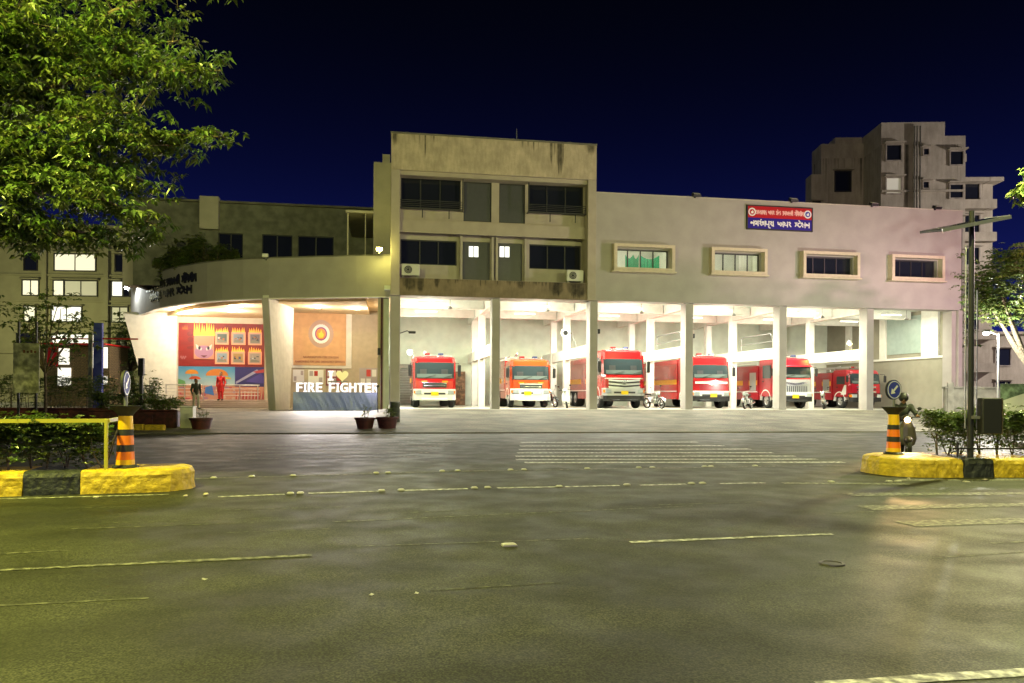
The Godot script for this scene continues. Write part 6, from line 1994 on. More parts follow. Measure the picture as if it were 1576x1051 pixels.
func motorcycle(label: String, at: Transform3D, paint: Material, lean := 0.12) -> Node3D: # front toward +z
	var t := thing("motorcycle", label, "motorcycle", at * Transform3D(Basis(Vector3.BACK, lean), Vector3()), "two-wheelers parked between the fire engines")
	cycle_wheel(t, Vector3(0, 0.3, 0.62), 0.3); cycle_wheel(t, Vector3(0, 0.3, -0.62), 0.3)
	var f := G.new()
	for s in [-0.07, 0.07]:
		f.tube(Vector3(s, 0.3, 0.62), Vector3(s, 0.95, 0.38), 0.022)
	part("fork", f, M.chrome, t)
	var fr := G.new()
	fr.path([Vector3(0, 0.88, 0.36), Vector3(0, 0.4, 0.22), Vector3(0, 0.36, -0.15), Vector3(0, 0.3, -0.6)], 0.03)
	fr.path([Vector3(0, 0.85, 0.34), Vector3(0, 0.72, -0.1), Vector3(0, 0.68, -0.6)], 0.028)
	part("frame", fr, M.black, t)
	var tk := G.new()
	tk.ball(Vector3(0, 0.82, 0.12), Vector3(0.14, 0.12, 0.27), 12, 8)
	part("tank", tk, paint, t)
	var se := G.new()
	se.ball(Vector3(0, 0.80, -0.38), Vector3(0.13, 0.06, 0.36), 12, 6)
	part("seat", se, M.black, t)
	var en := G.new()
	en.box(Vector3(-0.13, 0.3, -0.12), Vector3(0.13, 0.56, 0.2), 0.04); en.tube(Vector3(0, 0.5, 0.08), Vector3(0, 0.7, 0.16), 0.09, -1.0, 10)
	part("engine", en, M.silver, t)
	var ex := G.new()
	ex.path([Vector3(0.12, 0.5, 0.2), Vector3(0.14, 0.28, 0.2), Vector3(0.16, 0.26, -0.2)], 0.022); ex.tube(Vector3(0.17, 0.28, -0.2), Vector3(0.18, 0.36, -0.8), 0.04, 0.05)
	part("exhaust", ex, M.chrome, t)
	var hb := G.new()
	hb.path([Vector3(-0.36, 1.02, 0.22), Vector3(-0.1, 1.0, 0.36), Vector3(0.1, 1.0, 0.36), Vector3(0.36, 1.02, 0.22)], 0.016)
	part("handlebar", hb, M.chrome, t)
	var hl := G.new()
	hl.xf = Transform3D(Basis(Vector3.RIGHT, PI / 2), Vector3(0, 0.88, 0.44))
	hl.lathe([Vector2(0, -0.12), Vector2(0.08, -0.06), Vector2(0.1, 0.03), Vector2(0.09, 0.05), Vector2(0, 0.07)], 14)
	part("headlight", hl, M.lens, t)
	for k in 2:
		var mg := G.new()
		var z := 0.62 if k == 0 else -0.62
		for j in 7:
			var a0 := 0.2 + 2.6 * j / 7.0
			var a1 := 0.2 + 2.6 * (j + 1) / 7.0
			mg.facing_quad(Vector3(-0.07, 0.3 + sin(a0) * 0.35, z + cos(a0) * 0.35), Vector3(0.07, 0.3 + sin(a0) * 0.35, z + cos(a0) * 0.35), Vector3(0.07, 0.3 + sin(a1) * 0.35, z + cos(a1) * 0.35), Vector3(-0.07, 0.3 + sin(a1) * 0.35, z + cos(a1) * 0.35), Vector3(0, sin(a0), cos(a0)))
		part("mudguard", mg, paint, t)
	var mi := G.new()
	for s in [-1.0, 1.0]:
		mi.tube(Vector3(s * 0.28, 1.02, 0.26), Vector3(s * 0.34, 1.2, 0.26), 0.008); mi.ball(Vector3(s * 0.35, 1.24, 0.26), Vector3(0.06, 0.04, 0.015), 8, 5)
	part("mirrors", mi, M.black, t)
	return t

func scooter(called: String, label: String, at: Transform3D, paint: Material, lean: float, lit: bool) -> Node3D:
	var t := thing(called, label, "scooter", at * Transform3D(Basis(Vector3.BACK, lean), Vector3()))
	cycle_wheel(t, Vector3(0, 0.23, 0.58), 0.23); cycle_wheel(t, Vector3(0, 0.23, -0.52), 0.23)
	var ap := G.new()
	var rings := []
	for e in [[0.28, 0.18, 0.40, 0.10], [0.45, 0.23, 0.40, 0.08], [0.75, 0.2, 0.34, 0.10], [0.9, 0.13, 0.30, 0.10]]:
		var ring := PackedVector3Array()
		for k in 12:
			var a := TAU * k / 12
			ring.append(Vector3(cos(a) * e[1], e[0], e[2] + sin(a) * e[3]))
		rings.append(ring)
	ap.loft(rings)
	part("front_apron", ap, paint, t)
	part("footboard", bx(Vector3(-0.16, 0.25, -0.22), Vector3(0.16, 0.31, 0.36), 0.02), M.black, t)
	var bd := G.new()
	bd.ball(Vector3(0, 0.5, -0.45), Vector3(0.19, 0.24, 0.42), 14, 8)
	part("rear_body", bd, paint, t)
	var se := G.new()
	se.ball(Vector3(0, 0.75, -0.38), Vector3(0.15, 0.07, 0.40), 12, 6)
	part("seat", se, M.black, t)
	var ft := G.new()
	ft.ball(Vector3(0, 0.42, 0.58), Vector3(0.1, 0.1, 0.2), 12, 6)
	part("front_mudguard", ft, paint, t)
	var cw := G.new()
	cw.ball(Vector3(0, 0.98, 0.33), Vector3(0.14, 0.11, 0.12), 12, 6)
	part("handlebar_cowl", cw, paint, t)
	var hb := G.new()
	hb.path([Vector3(-0.34, 1.02, 0.2), Vector3(-0.1, 1.02, 0.3), Vector3(0.1, 1.02, 0.3), Vector3(0.34, 1.02, 0.2)], 0.016)
	part("handlebar", hb, M.black, t)
	var hl := G.new()
	hl.xf = Transform3D(Basis(Vector3.RIGHT, PI / 2), Vector3(0, 0.95, 0.44))
	hl.lathe([Vector2(0, -0.03), Vector2(0.075, -0.02), Vector2(0.075, 0.01), Vector2(0, 0.03)], 14)
	part("headlight", hl, M.head_on if lit else M.lens, t)
	if lit:
		var sp := SpotLight3D.new()
		sp.name = "headlight_light"; sp.light_color = lin(1.0, 0.6, 0.25); sp.light_energy = 9.0; sp.light_size = 0.07; sp.spot_angle = 38.0; sp.spot_range = 60.0; sp.spot_attenuation = 2.0; sp.shadow_enabled = true
		add_child(sp, true)
		sp.transform = t.transform * Transform3D(Basis(Vector3.UP, PI) * Basis(Vector3.RIGHT, -0.1), Vector3(0, 0.95, 0.5))
	var mi := G.new()
	for s in [-1.0, 1.0]:
		mi.tube(Vector3(s * 0.2, 1.02, 0.25), Vector3(s * 0.3, 1.22, 0.25), 0.008); mi.ball(Vector3(s * 0.32, 1.25, 0.25), Vector3(0.06, 0.045, 0.015), 8, 5)
	part("mirrors", mi, M.black, t)
	return t

func build_cycles() -> void:
	var y := 0.782
	scooter("scooter", "white parked scooter beside the pillar left of the third bay", F(9.75, y, 2.6, -0.25), M.truck_white, 0.14, false)
	motorcycle("dark motorcycle parked right of the orange red fire engine", F(9.35, y, 5.2, 0.3), M.black)
	motorcycle("silver motorcycle parked beside the largest fire engine's right side", F(14.75, y, 2.4, 0.35), M.silver)
	motorcycle("chrome motorcycle turned aside in front of the red fire engine of the fifth bay", F(20.2, y, 2.0, -0.75), M.dull_steel)
	motorcycle("brown motorcycle parked left of the old maroon fire engine", F(25.3, y, 2.6, -0.6), M.tin)

# ---------------------------------------------------------------- planters, signs and walls at the edges
func flower_pot(label: String, at: Transform3D, r: float, h: float, sd: int, twigs: int) -> void:
	var t := thing("flower_pot", label, "flower pot", at, "maroon pots on the forecourt")
	var g := G.new()
	g.lathe([Vector2(0.0, 0.0), Vector2(r * 0.72, 0.0), Vector2(r * 0.76, 0.02), Vector2(r * 0.94, h * 0.8), Vector2(r * 1.04, h * 0.82), Vector2(r * 1.06, h), Vector2(r * 0.92, h), Vector2(r * 0.88, h * 0.85), Vector2(0, h * 0.85)], 22)
	part("pot", g, M.maroon, t)
	var rr := RandomNumberGenerator.new()
	rr.seed = sd
	var st := G.new()
	var ps := []
	for k in twigs:
		var q := Vector3(rr.randf_range(-0.2, 0.2) * r * 2, h * 0.85, rr.randf_range(-0.2, 0.2) * r * 2)
		var e := q + Vector3(rr.randf_range(-0.15, 0.15), rr.randf_range(0.25, 0.6), rr.randf_range(-0.15, 0.15))
		st.tube(q, e, 0.012, 0.006, 5)
		for j in 4:
			ps.append(q.lerp(e, rr.randf_range(0.4, 1.0)) + Vector3(rr.randf_range(-0.06, 0.06), 0, rr.randf_range(-0.06, 0.06)))
	part("stem", st, M.bark, t)
	foliage("leaves", [leaf_cluster(7, 0.09, 0.02, 0.12, sd, 0.3)], ps, Color(0.098, 0.148, 0.044), t, sd)

func shrub(label: String, at: Transform3D, size: Vector3, n: int, tint: Color, sd: int, group := "", leaf := 0.12) -> void:
	var t := thing("shrub", label, "shrub", at, group)
	var r := RandomNumberGenerator.new()
	r.seed = sd
	var st := G.new()
	for k in 7:
		var e := Vector3(r.randf_range(-0.7, 0.7) * size.x, size.y * r.randf_range(0.5, 0.9), r.randf_range(-0.7, 0.7) * size.z)
		st.tube(Vector3(e.x * 0.3, 0, e.z * 0.3), e, 0.03, 0.01, 5)
	part("stem", st, M.bark, t)
	var ps := []
	var lumps := []
	for k in 9:
		lumps.append([Vector3(r.randf_range(-0.75, 0.75) * size.x, size.y * r.randf_range(0.25, 0.85), r.randf_range(-0.7, 0.7) * size.z), r.randf_range(0.25, 0.5)])
	for k in n:
		var l: Array = lumps[r.randi() % lumps.size()]
		var d := Vector3(r.randfn(), r.randfn() * 0.8, r.randfn()) * 0.55
		ps.append(l[0] + d * Vector3(size.x, size.y * 0.6, size.z) * l[1])
	foliage("leaves", [leaf_cluster(10, leaf, leaf * 0.24, leaf * 2.0, sd, 0.3), leaf_cluster(10, leaf * 0.85, leaf * 0.22, leaf * 1.8, sd + 1, 0.0)], ps, tint, t, sd)

func build_verges() -> void:
	flower_pot("maroon plant pot standing alone by the white block in front of the rounded lobby", F(-7.25, 0.1, -7.2), 0.42, 0.46, 3, 3)
	flower_pot("maroon plant pot left of its neighbour at the foot of the first pillar", F(-0.98, 0.1, -7.2), 0.40, 0.48, 5, 3)
	flower_pot("maroon plant pot nearest the first pillar with a leaning dry stem", F(-0.1, 0.1, -7.2), 0.44, 0.5, 7, 6)
	var st := thing("green_drum", "dark green drum standing behind the pot at the foot of the first pillar", "drum", F(0.22, 0.28, -5.2))
	var dg := G.new()
	dg.lathe([Vector2(0, 0), Vector2(0.22, 0), Vector2(0.23, 0.02), Vector2(0.22, 0.28), Vector2(0.235, 0.3), Vector2(0.22, 0.32), Vector2(0.22, 0.6), Vector2(0.235, 0.62), Vector2(0.22, 0.64), Vector2(0.22, 0.88), Vector2(0.19, 0.9), Vector2(0, 0.88)], 20)
	part("barrel", dg, M.drum_green, st)
	var rim := G.new()
	rim.lathe([Vector2(0.20, 0.9), Vector2(0.24, 0.9), Vector2(0.24, 0.925), Vector2(0.20, 0.925)], 20)
	part("rim", rim, M.dull_steel, st)
	var thin := thing("thin_post", "thin dark post standing beside the draped table left of the first pillar", "post", F(-0.55, 0.5, -1.6))
	var tg := G.new()
	tg.tube(Vector3(0, 0, 0), Vector3(-0.03, 1.35, 0), 0.03)
	part("pole", tg, M.black, thin)
	part("cap", bx(Vector3(-0.09, 1.34, -0.06), Vector3(0.05, 1.45, 0.06), 0.02), M.black, thin)
	# the planter at the left of the forecourt
	var pl := thing("planter_wall", "long dark maroon planter wall left of the white block", "planter", F(-8.25, 0.05, -6.9))
	part("front", bx(Vector3(-3.2, 0, -0.12), Vector3(0, 0.75, 0.0), 0.02), M.maroon, pl)
	part("side", bx(Vector3(-0.12, 0, -1.1), Vector3(0, 0.75, -0.121), 0.02), M.maroon, pl)
	part("coping", bx(Vector3(-3.22, 0.752, -0.15), Vector3(0.03, 0.82, 0.04), 0.015), M.maroon, pl)
	for k in 4:
		part("panel", bx(Vector3(-3.1 + k * 0.78, 0.12, 0.001), Vector3(-2.42 + k * 0.78, 0.62, 0.02), 0.006), M.maroon, pl)
	part("soil", bx(Vector3(-3.2, 0.3, -1.1), Vector3(-0.122, 0.62, -0.122)), M.earth, pl)
	var ky := thing("painted_kerb", "short yellow painted kerb in front of the maroon planter", "kerb", F(-9.2, 0.02, -7.7))
	part("kerb_stone", bx(Vector3(-0.9, 0, -0.2), Vector3(0.0, 0.32, 0), 0.04), M.kerb_yellow, ky)
	part("kerb_stone", bx(Vector3(0.012, 0, -0.2), Vector3(0.75, 0.30, 0), 0.04), M.kerb_yellow, ky)
	part("kerb_stone", bx(Vector3(-1.8, 0, -0.2), Vector3(-0.912, 0.3, 0), 0.04), M.kerb_black, ky)
	for k in 3:
		shrub("green shrub in the maroon planter, the one %s" % ["at its right end", "in its middle", "at its left end"][k], F(-8.9 - k * 1.0, 0.62, -6.3), Vector3(0.62, 0.95, 0.45), 170, Color(0.098, 0.148, 0.044), 60 + k, "shrubs in the planter")
	var wb := thing("white_block", "low white rendered block between the planter and the single pot", "block", F(-7.85, 0.08, -6.9))
	part("block", bx(Vector3(-0.26, 0, -0.5), Vector3(0.22, 0.88, 0), 0.02), M.white, wb)
	part("cap", bx(Vector3(-0.28, 0.882, -0.52), Vector3(0.24, 0.93, 0.02), 0.01), M.white, wb)
	var bp := thing("black_post", "slim black post with a box on top behind the left bollard", "post", F(-9.75, 0.1, -6.2))
	part("pole", bx(Vector3(-0.06, 0, -0.06), Vector3(0.06, 2.1, 0.06), 0.01), M.black, bp)
	part("top_box", bx(Vector3(-0.1, 2.102, -0.1), Vector3(0.1, 2.8, 0.1), 0.015), M.black, bp)
	# hanging board, blue pylon, kiosk and walls at the far left
	var hb := thing("notice_hoarding", "pale grey hoarding on two dark posts left of the thin tree", "hoarding", W(-16.9, 0, -26.0, 0.1))
	for x in [-0.28, 0.30]:
		part("post", bx(Vector3(x - 0.03, 0, -0.08), Vector3(x + 0.03, 4.0, -0.02)), M.black, hb)
	part("panel", bx(Vector3(-0.43, 1.5, -0.018), Vector3(0.43, 3.24, 0.02), 0.006), M.hoarding, hb)
	rng.seed = 3
	for k in 4:
		part("printed_line", bx(Vector3(-0.1 + 0.12 * k, 2.9, 0.0205), Vector3(-0.03 + 0.12 * k, 3.0 - 0.03 * (k % 2), 0.024)), M.maroon, hb)
	var py := thing("blue_pylon", "tall blue sign pylon with a thin red arm left of the rounded lobby", "sign", W(-17.7, 0, -32.0, 0.1))
	part("panel", bx(Vector3(-0.2, 0.4, -0.08), Vector3(0.16, 4.5, 0.08), 0.015), M.sign_blue, py)
	part("post", bx(Vector3(-0.42, 0, -0.05), Vector3(-0.26, 4.1, 0.05), 0.01), M.dull_steel, py)
	part("foot", bx(Vector3(-0.24, 0, -0.1), Vector3(0.2, 0.398, 0.1)), M.black, py)
	part("red_arm", bx(Vector3(-1.9, 3.78, -0.03), Vector3(-0.42, 3.84, 0.03)), M.board_red, py)
	part("red_arm", bx(Vector3(0.162, 3.8, -0.03), Vector3(1.6, 3.86, 0.03)), M.board_red, py)
	var ki := thing("kiosk", "small kiosk with red and bright panels behind the thin tree at the far left", "kiosk", W(-27.4, 0, -46.0, 0.1))
	part("wall", bx(Vector3(-1.3, 0, -3.0), Vector3(2.4, 4.4, -0.2)), M.bark, ki)
	part("awning", bx(Vector3(-1.4, 4.402, -3.1), Vector3(2.5, 4.5, 0.5), 0.02), M.board_red, ki)
	part("red_panel", bx(Vector3(-1.25, 3.1, -0.198), Vector3(-0.62, 4.3, -0.15)), M.board_red, ki)
	for e in [[-0.55, 3.2, 0.05, 4.2], [-0.6, 1.9, 0.15, 3.0], [1.35, 3.0, 2.3, 4.3], [2.0, 2.0, 2.3, 2.5]]:
		part("lit_panel", bx(Vector3(e[0], e[1], -0.198), Vector3(e[2], e[3], -0.12)), M.lit_pane, ki)
	var lwall := thing("boundary_wall", "low dark wall under the hedge across the far side of the road at left", "wall", W(-22.5, 0, -28.6, 0.12))
	part("wall", bx(Vector3(-12.0, 0, -0.3), Vector3(6.6, 0.85, 0.0), 0.02), M.maroon, lwall)
	part("coping", bx(Vector3(-12.0, 0.852, -0.35), Vector3(6.65, 0.92, 0.05), 0.01), M.maroon, lwall)
	hedge("tall hedge along the far side of the road at left", W(-22.5, 0, -29.2, 0.12), -11.0, 6.5, -0.7, 0.2, 0.3, 2.15, 9000, Color(0.098, 0.148, 0.044), 91)
	shrub("pale green shrub beside the blue pylon", W(-16.3, 0, -33.5), Vector3(1.0, 2.6, 0.8), 420, Color(0.098, 0.148, 0.044), 71)
	# right edge: compound wall, small lamp, painted hoarding
	var cw := thing("compound_wall", "cream compound wall right of the station under the bright tree", "wall", W(21.8, 0, -36.5, -0.05))
	part("wall", bx(Vector3(-0.6, 0, -0.25), Vector3(16.0, 1.95, 0.0)), M.cream, cw)
	part("coping", bx(Vector3(-0.65, 1.952, -0.3), Vector3(16.0, 2.05, 0.06), 0.01), M.cream, cw)
	for x in [-0.55, 3.0, 6.5]:
		part("pier", bx(Vector3(x, 0, 0.001), Vector3(x + 0.3, 2.25, 0.09)), M.cream, cw)
	var sl := thing("yard_lamp", "slim grey lamp post with a small bright white lamp left of the bright tree", "lamp post", W(20.75, 0, -31.9))
	var slg := G.new()
	slg.tube(Vector3(0, 0, 0), Vector3(0, 4.25, 0), 0.055, 0.04, 10)
	part("pole", slg, M.steel, sl)
	var sla := G.new()
	sla.tube(Vector3(0, 4.2, 0), Vector3(-0.5, 4.36, 0.1), 0.022)
	part("arm", sla, M.steel, sl)
	part("lamp_head", bx(Vector3(-0.74, 4.32, 0.0), Vector3(-0.44, 4.42, 0.2), 0.02), M.dull_steel, sl)
	var sll := G.new()
	sll.ball(Vector3(-0.6, 4.27, 0.12), Vector3(0.13, 0.07, 0.11), 10, 6)
	part("lamp_bulb", sll, M.white_on, sl)
	omni(Vector3(20.15, 4.15, -31.75), lin(1.0, 0.97, 0.84), 36.0, 0.08)
	var ho := thing("painted_hoarding", "pale green and white hoarding low at the right edge behind the hedge", "hoarding", W(18.6, 0, -27.0, -0.1))
	part("panel", bx(Vector3(-0.9, 0.9, -0.03), Vector3(2.6, 2.05, 0.0), 0.006), M.hoarding_green, ho)
	var sw := G.new()
	sw.prism(PackedVector2Array([Vector2(-0.8, 1.0), Vector2(0.5, 1.0), Vector2(1.3, 1.5), Vector2(0.6, 1.42), Vector2(-0.1, 1.7), Vector2(-0.8, 1.45)]), 0.001, 0.012)
	part("painted_shape", sw, M.sign_white, ho)
	for x in [-0.7, 0.9, 2.4]:
		part("post", bx(Vector3(x, 0, -0.08), Vector3(x + 0.06, 2.1, -0.032)), M.dull_steel, ho)
	hedge("light green hedge along the far verge at the right edge", W(18.5, 0.0, -25.0, -0.1), -1.0, 9.0, -0.8, 0.2, 0.1, 1.45, 2200, Color(0.098, 0.148, 0.044), 97)
	# shrubs on the roof terrace
	var ts := [[-14.2, 10.6, 0.8, 1.3], [-13.3, 9.4, 0.8, 1.6], [-12.6, 8.3, 0.8, 1.3], [-11.9, 7.5, 0.9, 2.2], [-11.2, 6.7, 0.7, 1.2], [-10.4, 6.2, 0.8, 2.0], [-9.6, 5.5, 0.7, 1.4], [-8.6, 5.1, 0.6, 1.0]]
	for k in ts.size():
		var e: Array = ts[k]
		shrub("shadowed shrub on the lobby roof terrace, the %s from its left tip" % ["first", "second", "third", "fourth", "fifth", "sixth", "seventh", "eighth"][k], F(e[0], 7.7, e[1]), Vector3(e[2], e[3] + 0.75, 0.6), 260, Color(0.098, 0.148, 0.044), 120 + k, "shrubs on the roof terrace", 0.16)

# ---------------------------------------------------------------- trees
func limb(g: G, p: Vector3, q: Vector3, r0: float, r1: float, bend: Vector3) -> Array: # a bent branch; gives back points along it
	var pts := []
	for k in 7:
		var t := k / 6.0
		pts.append(p.lerp(q, t) + bend * sin(PI * t))
	for k in 6:
		g.tube(pts[k], pts[k + 1], lerpf(r0, r1, k / 6.0), lerpf(r0, r1, (k + 1) / 6.0), 7, false)
	return pts

func build_trees() -> void:
	# the large tree whose crown hangs into the picture at upper left
	var r := RandomNumberGenerator.new()
	r.seed = 17
	var t := thing("roadside_tree", "large leafy tree hanging into the picture at upper left", "tree", W(-10.6, 0, -12.6))
	var tg := G.new()
	limb(tg, Vector3(0, 0, 0), Vector3(0.2, 3.4, 0.1), 0.27, 0.2, Vector3(0.1, 0, 0))
	part("trunk", tg, M.bark, t)
	var tips := [ # where each limb ends, with the spread of its foliage and its share of leaves
		[Vector3(5.9, 6.75, 0.6), 0.34, 1.0], [Vector3(5.0, 6.95, 0.2), 0.5, 1.3], [Vector3(5.9, 5.75, 0.4), 0.26, 0.7], [Vector3(5.1, 5.65, 0.3), 0.36, 1.0], [Vector3(4.5, 6.15, 0.4), 0.4, 1.0],
		[Vector3(4.5, 5.1, 0.0), 0.45, 1.4], [Vector3(4.3, 4.55, 0.7), 0.36, 1.0], [Vector3(4.7, 4.35, 0.2), 0.3, 1.0], [Vector3(3.9, 4.1, 0.2), 0.35, 1.1], [Vector3(3.3, 4.1, 0.5), 0.3, 0.9],
		[Vector3(2.6, 4.1, 0.3), 0.36, 1.2], [Vector3(2.0, 4.4, 0.8), 0.42, 1.3], [Vector3(3.0, 4.7, 0.5), 0.5, 1.7], [Vector3(3.6, 5.4, -0.3), 0.5, 1.6], [Vector3(2.4, 5.5, 0.6), 0.5, 1.8],
		[Vector3(3.2, 6.4, -0.2), 0.5, 1.6], [Vector3(2.0, 6.6, 0.7), 0.6, 2.0], [Vector3(3.9, 7.4, 0.0), 0.55, 1.8], [Vector3(4.8, 7.7, -0.4), 0.5, 1.2], [Vector3(2.8, 7.6, 0.6), 0.6, 2.2],
		[Vector3(1.6, 7.8, 0.4), 0.7, 2.2], [Vector3(3.2, 8.7, 0.2), 0.7, 2.0], [Vector3(1.0, 5.0, 0.8), 0.6, 2.0], [Vector3(0.8, 6.6, -0.4), 0.7, 2.0], [Vector3(5.4, 8.6, 0.0), 0.5, 0.9],
		[Vector3(-1.6, 6.0, 0.6), 0.9, 1.5], [Vector3(-2.4, 7.6, -0.8), 0.9, 1.5], [Vector3(0.0, 9.0, 0.0), 0.9, 1.5], [Vector3(-0.6, 6.6, -2.4), 0.9, 1.2], [Vector3(1.6, 7.2, -2.6), 0.9, 1.2]]
	var bg := G.new()
	var fork := [Vector3(0.2, 3.3, 0.1), Vector3(1.0, 5.0, 0.1), Vector3(0.6, 6.0, -0.2), Vector3(-0.4, 5.4, -0.1)]
	limb(bg, fork[0], fork[1], 0.17, 0.12, Vector3(0.1, 0.1, 0)); limb(bg, fork[0], fork[2], 0.17, 0.12, Vector3(-0.1, 0, 0)); limb(bg, fork[0], fork[3], 0.15, 0.1, Vector3())
	var ps := []
	for e in tips:
		var tip: Vector3 = e[0]
		var from: Vector3 = fork[3] if tip.x < 0.5 else (fork[1] if tip.y < 6.3 else fork[2])
		if tip.y < 4.2:
			from = Vector3(0.5, 4.0, 0.1)
		var pts := limb(bg, from, tip, 0.06, 0.014, Vector3(0, 0.35, 0))
		var n := int(120 * e[2])
		for k in n:
			var f := pow(r.randf(), 0.55)
			var c: Vector3 = (pts[mini(int(f * 6), 5)] as Vector3).lerp(pts[mini(int(f * 6) + 1, 6)], f * 6 - int(f * 6)) if f < 1.0 else tip
			var sp: float = e[1] * (0.55 + 0.45 * f)
			var q := c + Vector3(r.randfn() * sp * 0.62, r.randfn() * sp * 0.42, r.randfn() * sp * 0.7)
			ps.append(q)
			if k % 7 == 0:
				bg.tube(c, q, 0.012, 0.004, 4, false)
	part("branches", bg, M.bark, t)
	foliage("crown", [leaf_cluster(12, 0.125, 0.027, 0.24, 1, 0.7), leaf_cluster(12, 0.105, 0.025, 0.22, 2, 0.4), leaf_cluster(11, 0.14, 0.029, 0.26, 3, 0.9)], ps, Color(0.098, 0.148, 0.044), t, 5)
	# other trees
	round_tree("bright lit tree with a pale forked trunk beyond the right end of the station", W(22.7, 0, -32.8), 2.9, Vector3(-0.1, 6.3, 0.2), Vector3(2.4, 2.0, 2.2), 2600, Color(0.098, 0.148, 0.044), 23, M.pale_bark, 0.24, 0.15)
	round_tree("thin young tree standing before the kiosk at the far left", W(-17.75, 0, -28.4), 2.3, Vector3(0.2, 4.0, 0), Vector3(1.5, 1.5, 1.2), 210, Color(0.098, 0.148, 0.044), 29, M.bark, 0.06, 0.16)
	round_tree("dark tree in front of the block of flats, left of the rounded lobby", W(-26.5, 0, -52.0), 3.0, Vector3(0.5, 5.0, 0), Vector3(2.6, 2.4, 2.0), 320, Color(0.098, 0.148, 0.044), 37, M.bark, 0.2, 0.26)
	round_tree("dark tree at the far left edge in front of the block of flats", W(-35.5, 0, -48.0), 4.0, Vector3(0, 6.6, 0), Vector3(2.2, 2.0, 2.0), 380, Color(0.098, 0.148, 0.044), 38, M.bark, 0.25, 0.26)
	round_tree("dark tree behind the right end of the station beside the lit tree", W(28.5, 0, -52.0), 4.0, Vector3(0, 6.5, 0), Vector3(3.6, 3.2, 3.0), 420, Color(0.098, 0.148, 0.044), 39, M.bark, 0.25, 0.28)
	# only one drooping branch of this one reaches the picture
	var u := thing("roadside_tree", "lit leafy branch reaching in at the upper right edge", "tree", W(18.4, 0, -20.5))
	var ug := G.new()
	limb(ug, Vector3(0, 0, 0), Vector3(0, 6.0, 0), 0.2, 0.13, Vector3(0.1, 0, 0))
	part("trunk", ug, M.bark, u)
	var ub := G.new()
	var up := []
	for e in [[Vector3(-4.55, 7.05, 0.3), 0.26, 36], [Vector3(-4.0, 7.8, 0.2), 0.35, 40], [Vector3(-3.2, 8.3, 0.0), 0.5, 60], [Vector3(-1.2, 8.6, 0.4), 0.8, 90], [Vector3(1.2, 8.2, -0.4), 0.9, 90], [Vector3(0.2, 9.6, 0.0), 0.9, 90]]:
		var pts := limb(ub, Vector3(0, 5.8, 0), e[0], 0.07, 0.015, Vector3(0, 0.5, 0))
		for k in e[2]:
			var c: Vector3 = pts[6] if r.randf() < 0.7 else pts[5]
			up.append(c + Vector3(r.randfn(), r.randfn() * 0.7, r.randfn()) * e[1] * 0.6)
	part("branches", ub, M.bark, u)
	foliage("crown", [leaf_cluster(10, 0.2, 0.05, 0.26, 14, 0.4)], up, Color(0.098, 0.148, 0.044), u, 15)

func round_tree(label: String, at: Transform3D, fork_h: float, centre: Vector3, radii: Vector3, n: int, tint: Color, sd: int, bark: Material, trunk_r: float, leaf: float) -> void:
	var t := thing("tree", label, "tree", at)
	var r := RandomNumberGenerator.new()
	r.seed = sd
	var tg := G.new()
	limb(tg, Vector3(0, 0, 0), Vector3(0, fork_h, 0), trunk_r, trunk_r * 0.75, Vector3(trunk_r * 0.5, 0, 0))
	part("trunk", tg, bark, t)
	var bg := G.new()
	var ps := []
	var tips := 22
	for k in tips:
		var y := 1.0 - 2.0 * (k + 0.5) / tips
		var a := k * 2.4 + r.randf_range(-0.4, 0.4)
		var q := sqrt(1.0 - y * y)
		var tip := centre + Vector3(cos(a) * q, y * 0.9, sin(a) * q) * radii * r.randf_range(0.55, 0.95)
		limb(bg, Vector3(0, fork_h - 0.05, 0), tip, trunk_r * 0.45, 0.012, Vector3(r.randf_range(-0.3, 0.3), r.randf_range(-0.1, 0.4), r.randf_range(-0.3, 0.3)))
		var sp := r.randf_range(0.22, 0.42)
		for j in int(n / tips):
			ps.append(tip + Vector3(r.randfn(), r.randfn() * 0.75, r.randfn()) * radii * sp * 0.62)
	part("branches", bg, bark, t)
	foliage("crown", [leaf_cluster(10, leaf, leaf * 0.24, leaf * 1.8, sd, 0.4), leaf_cluster(10, leaf * 0.9, leaf * 0.25, leaf * 1.7, sd + 1, 0.1)], ps, tint, t, sd)

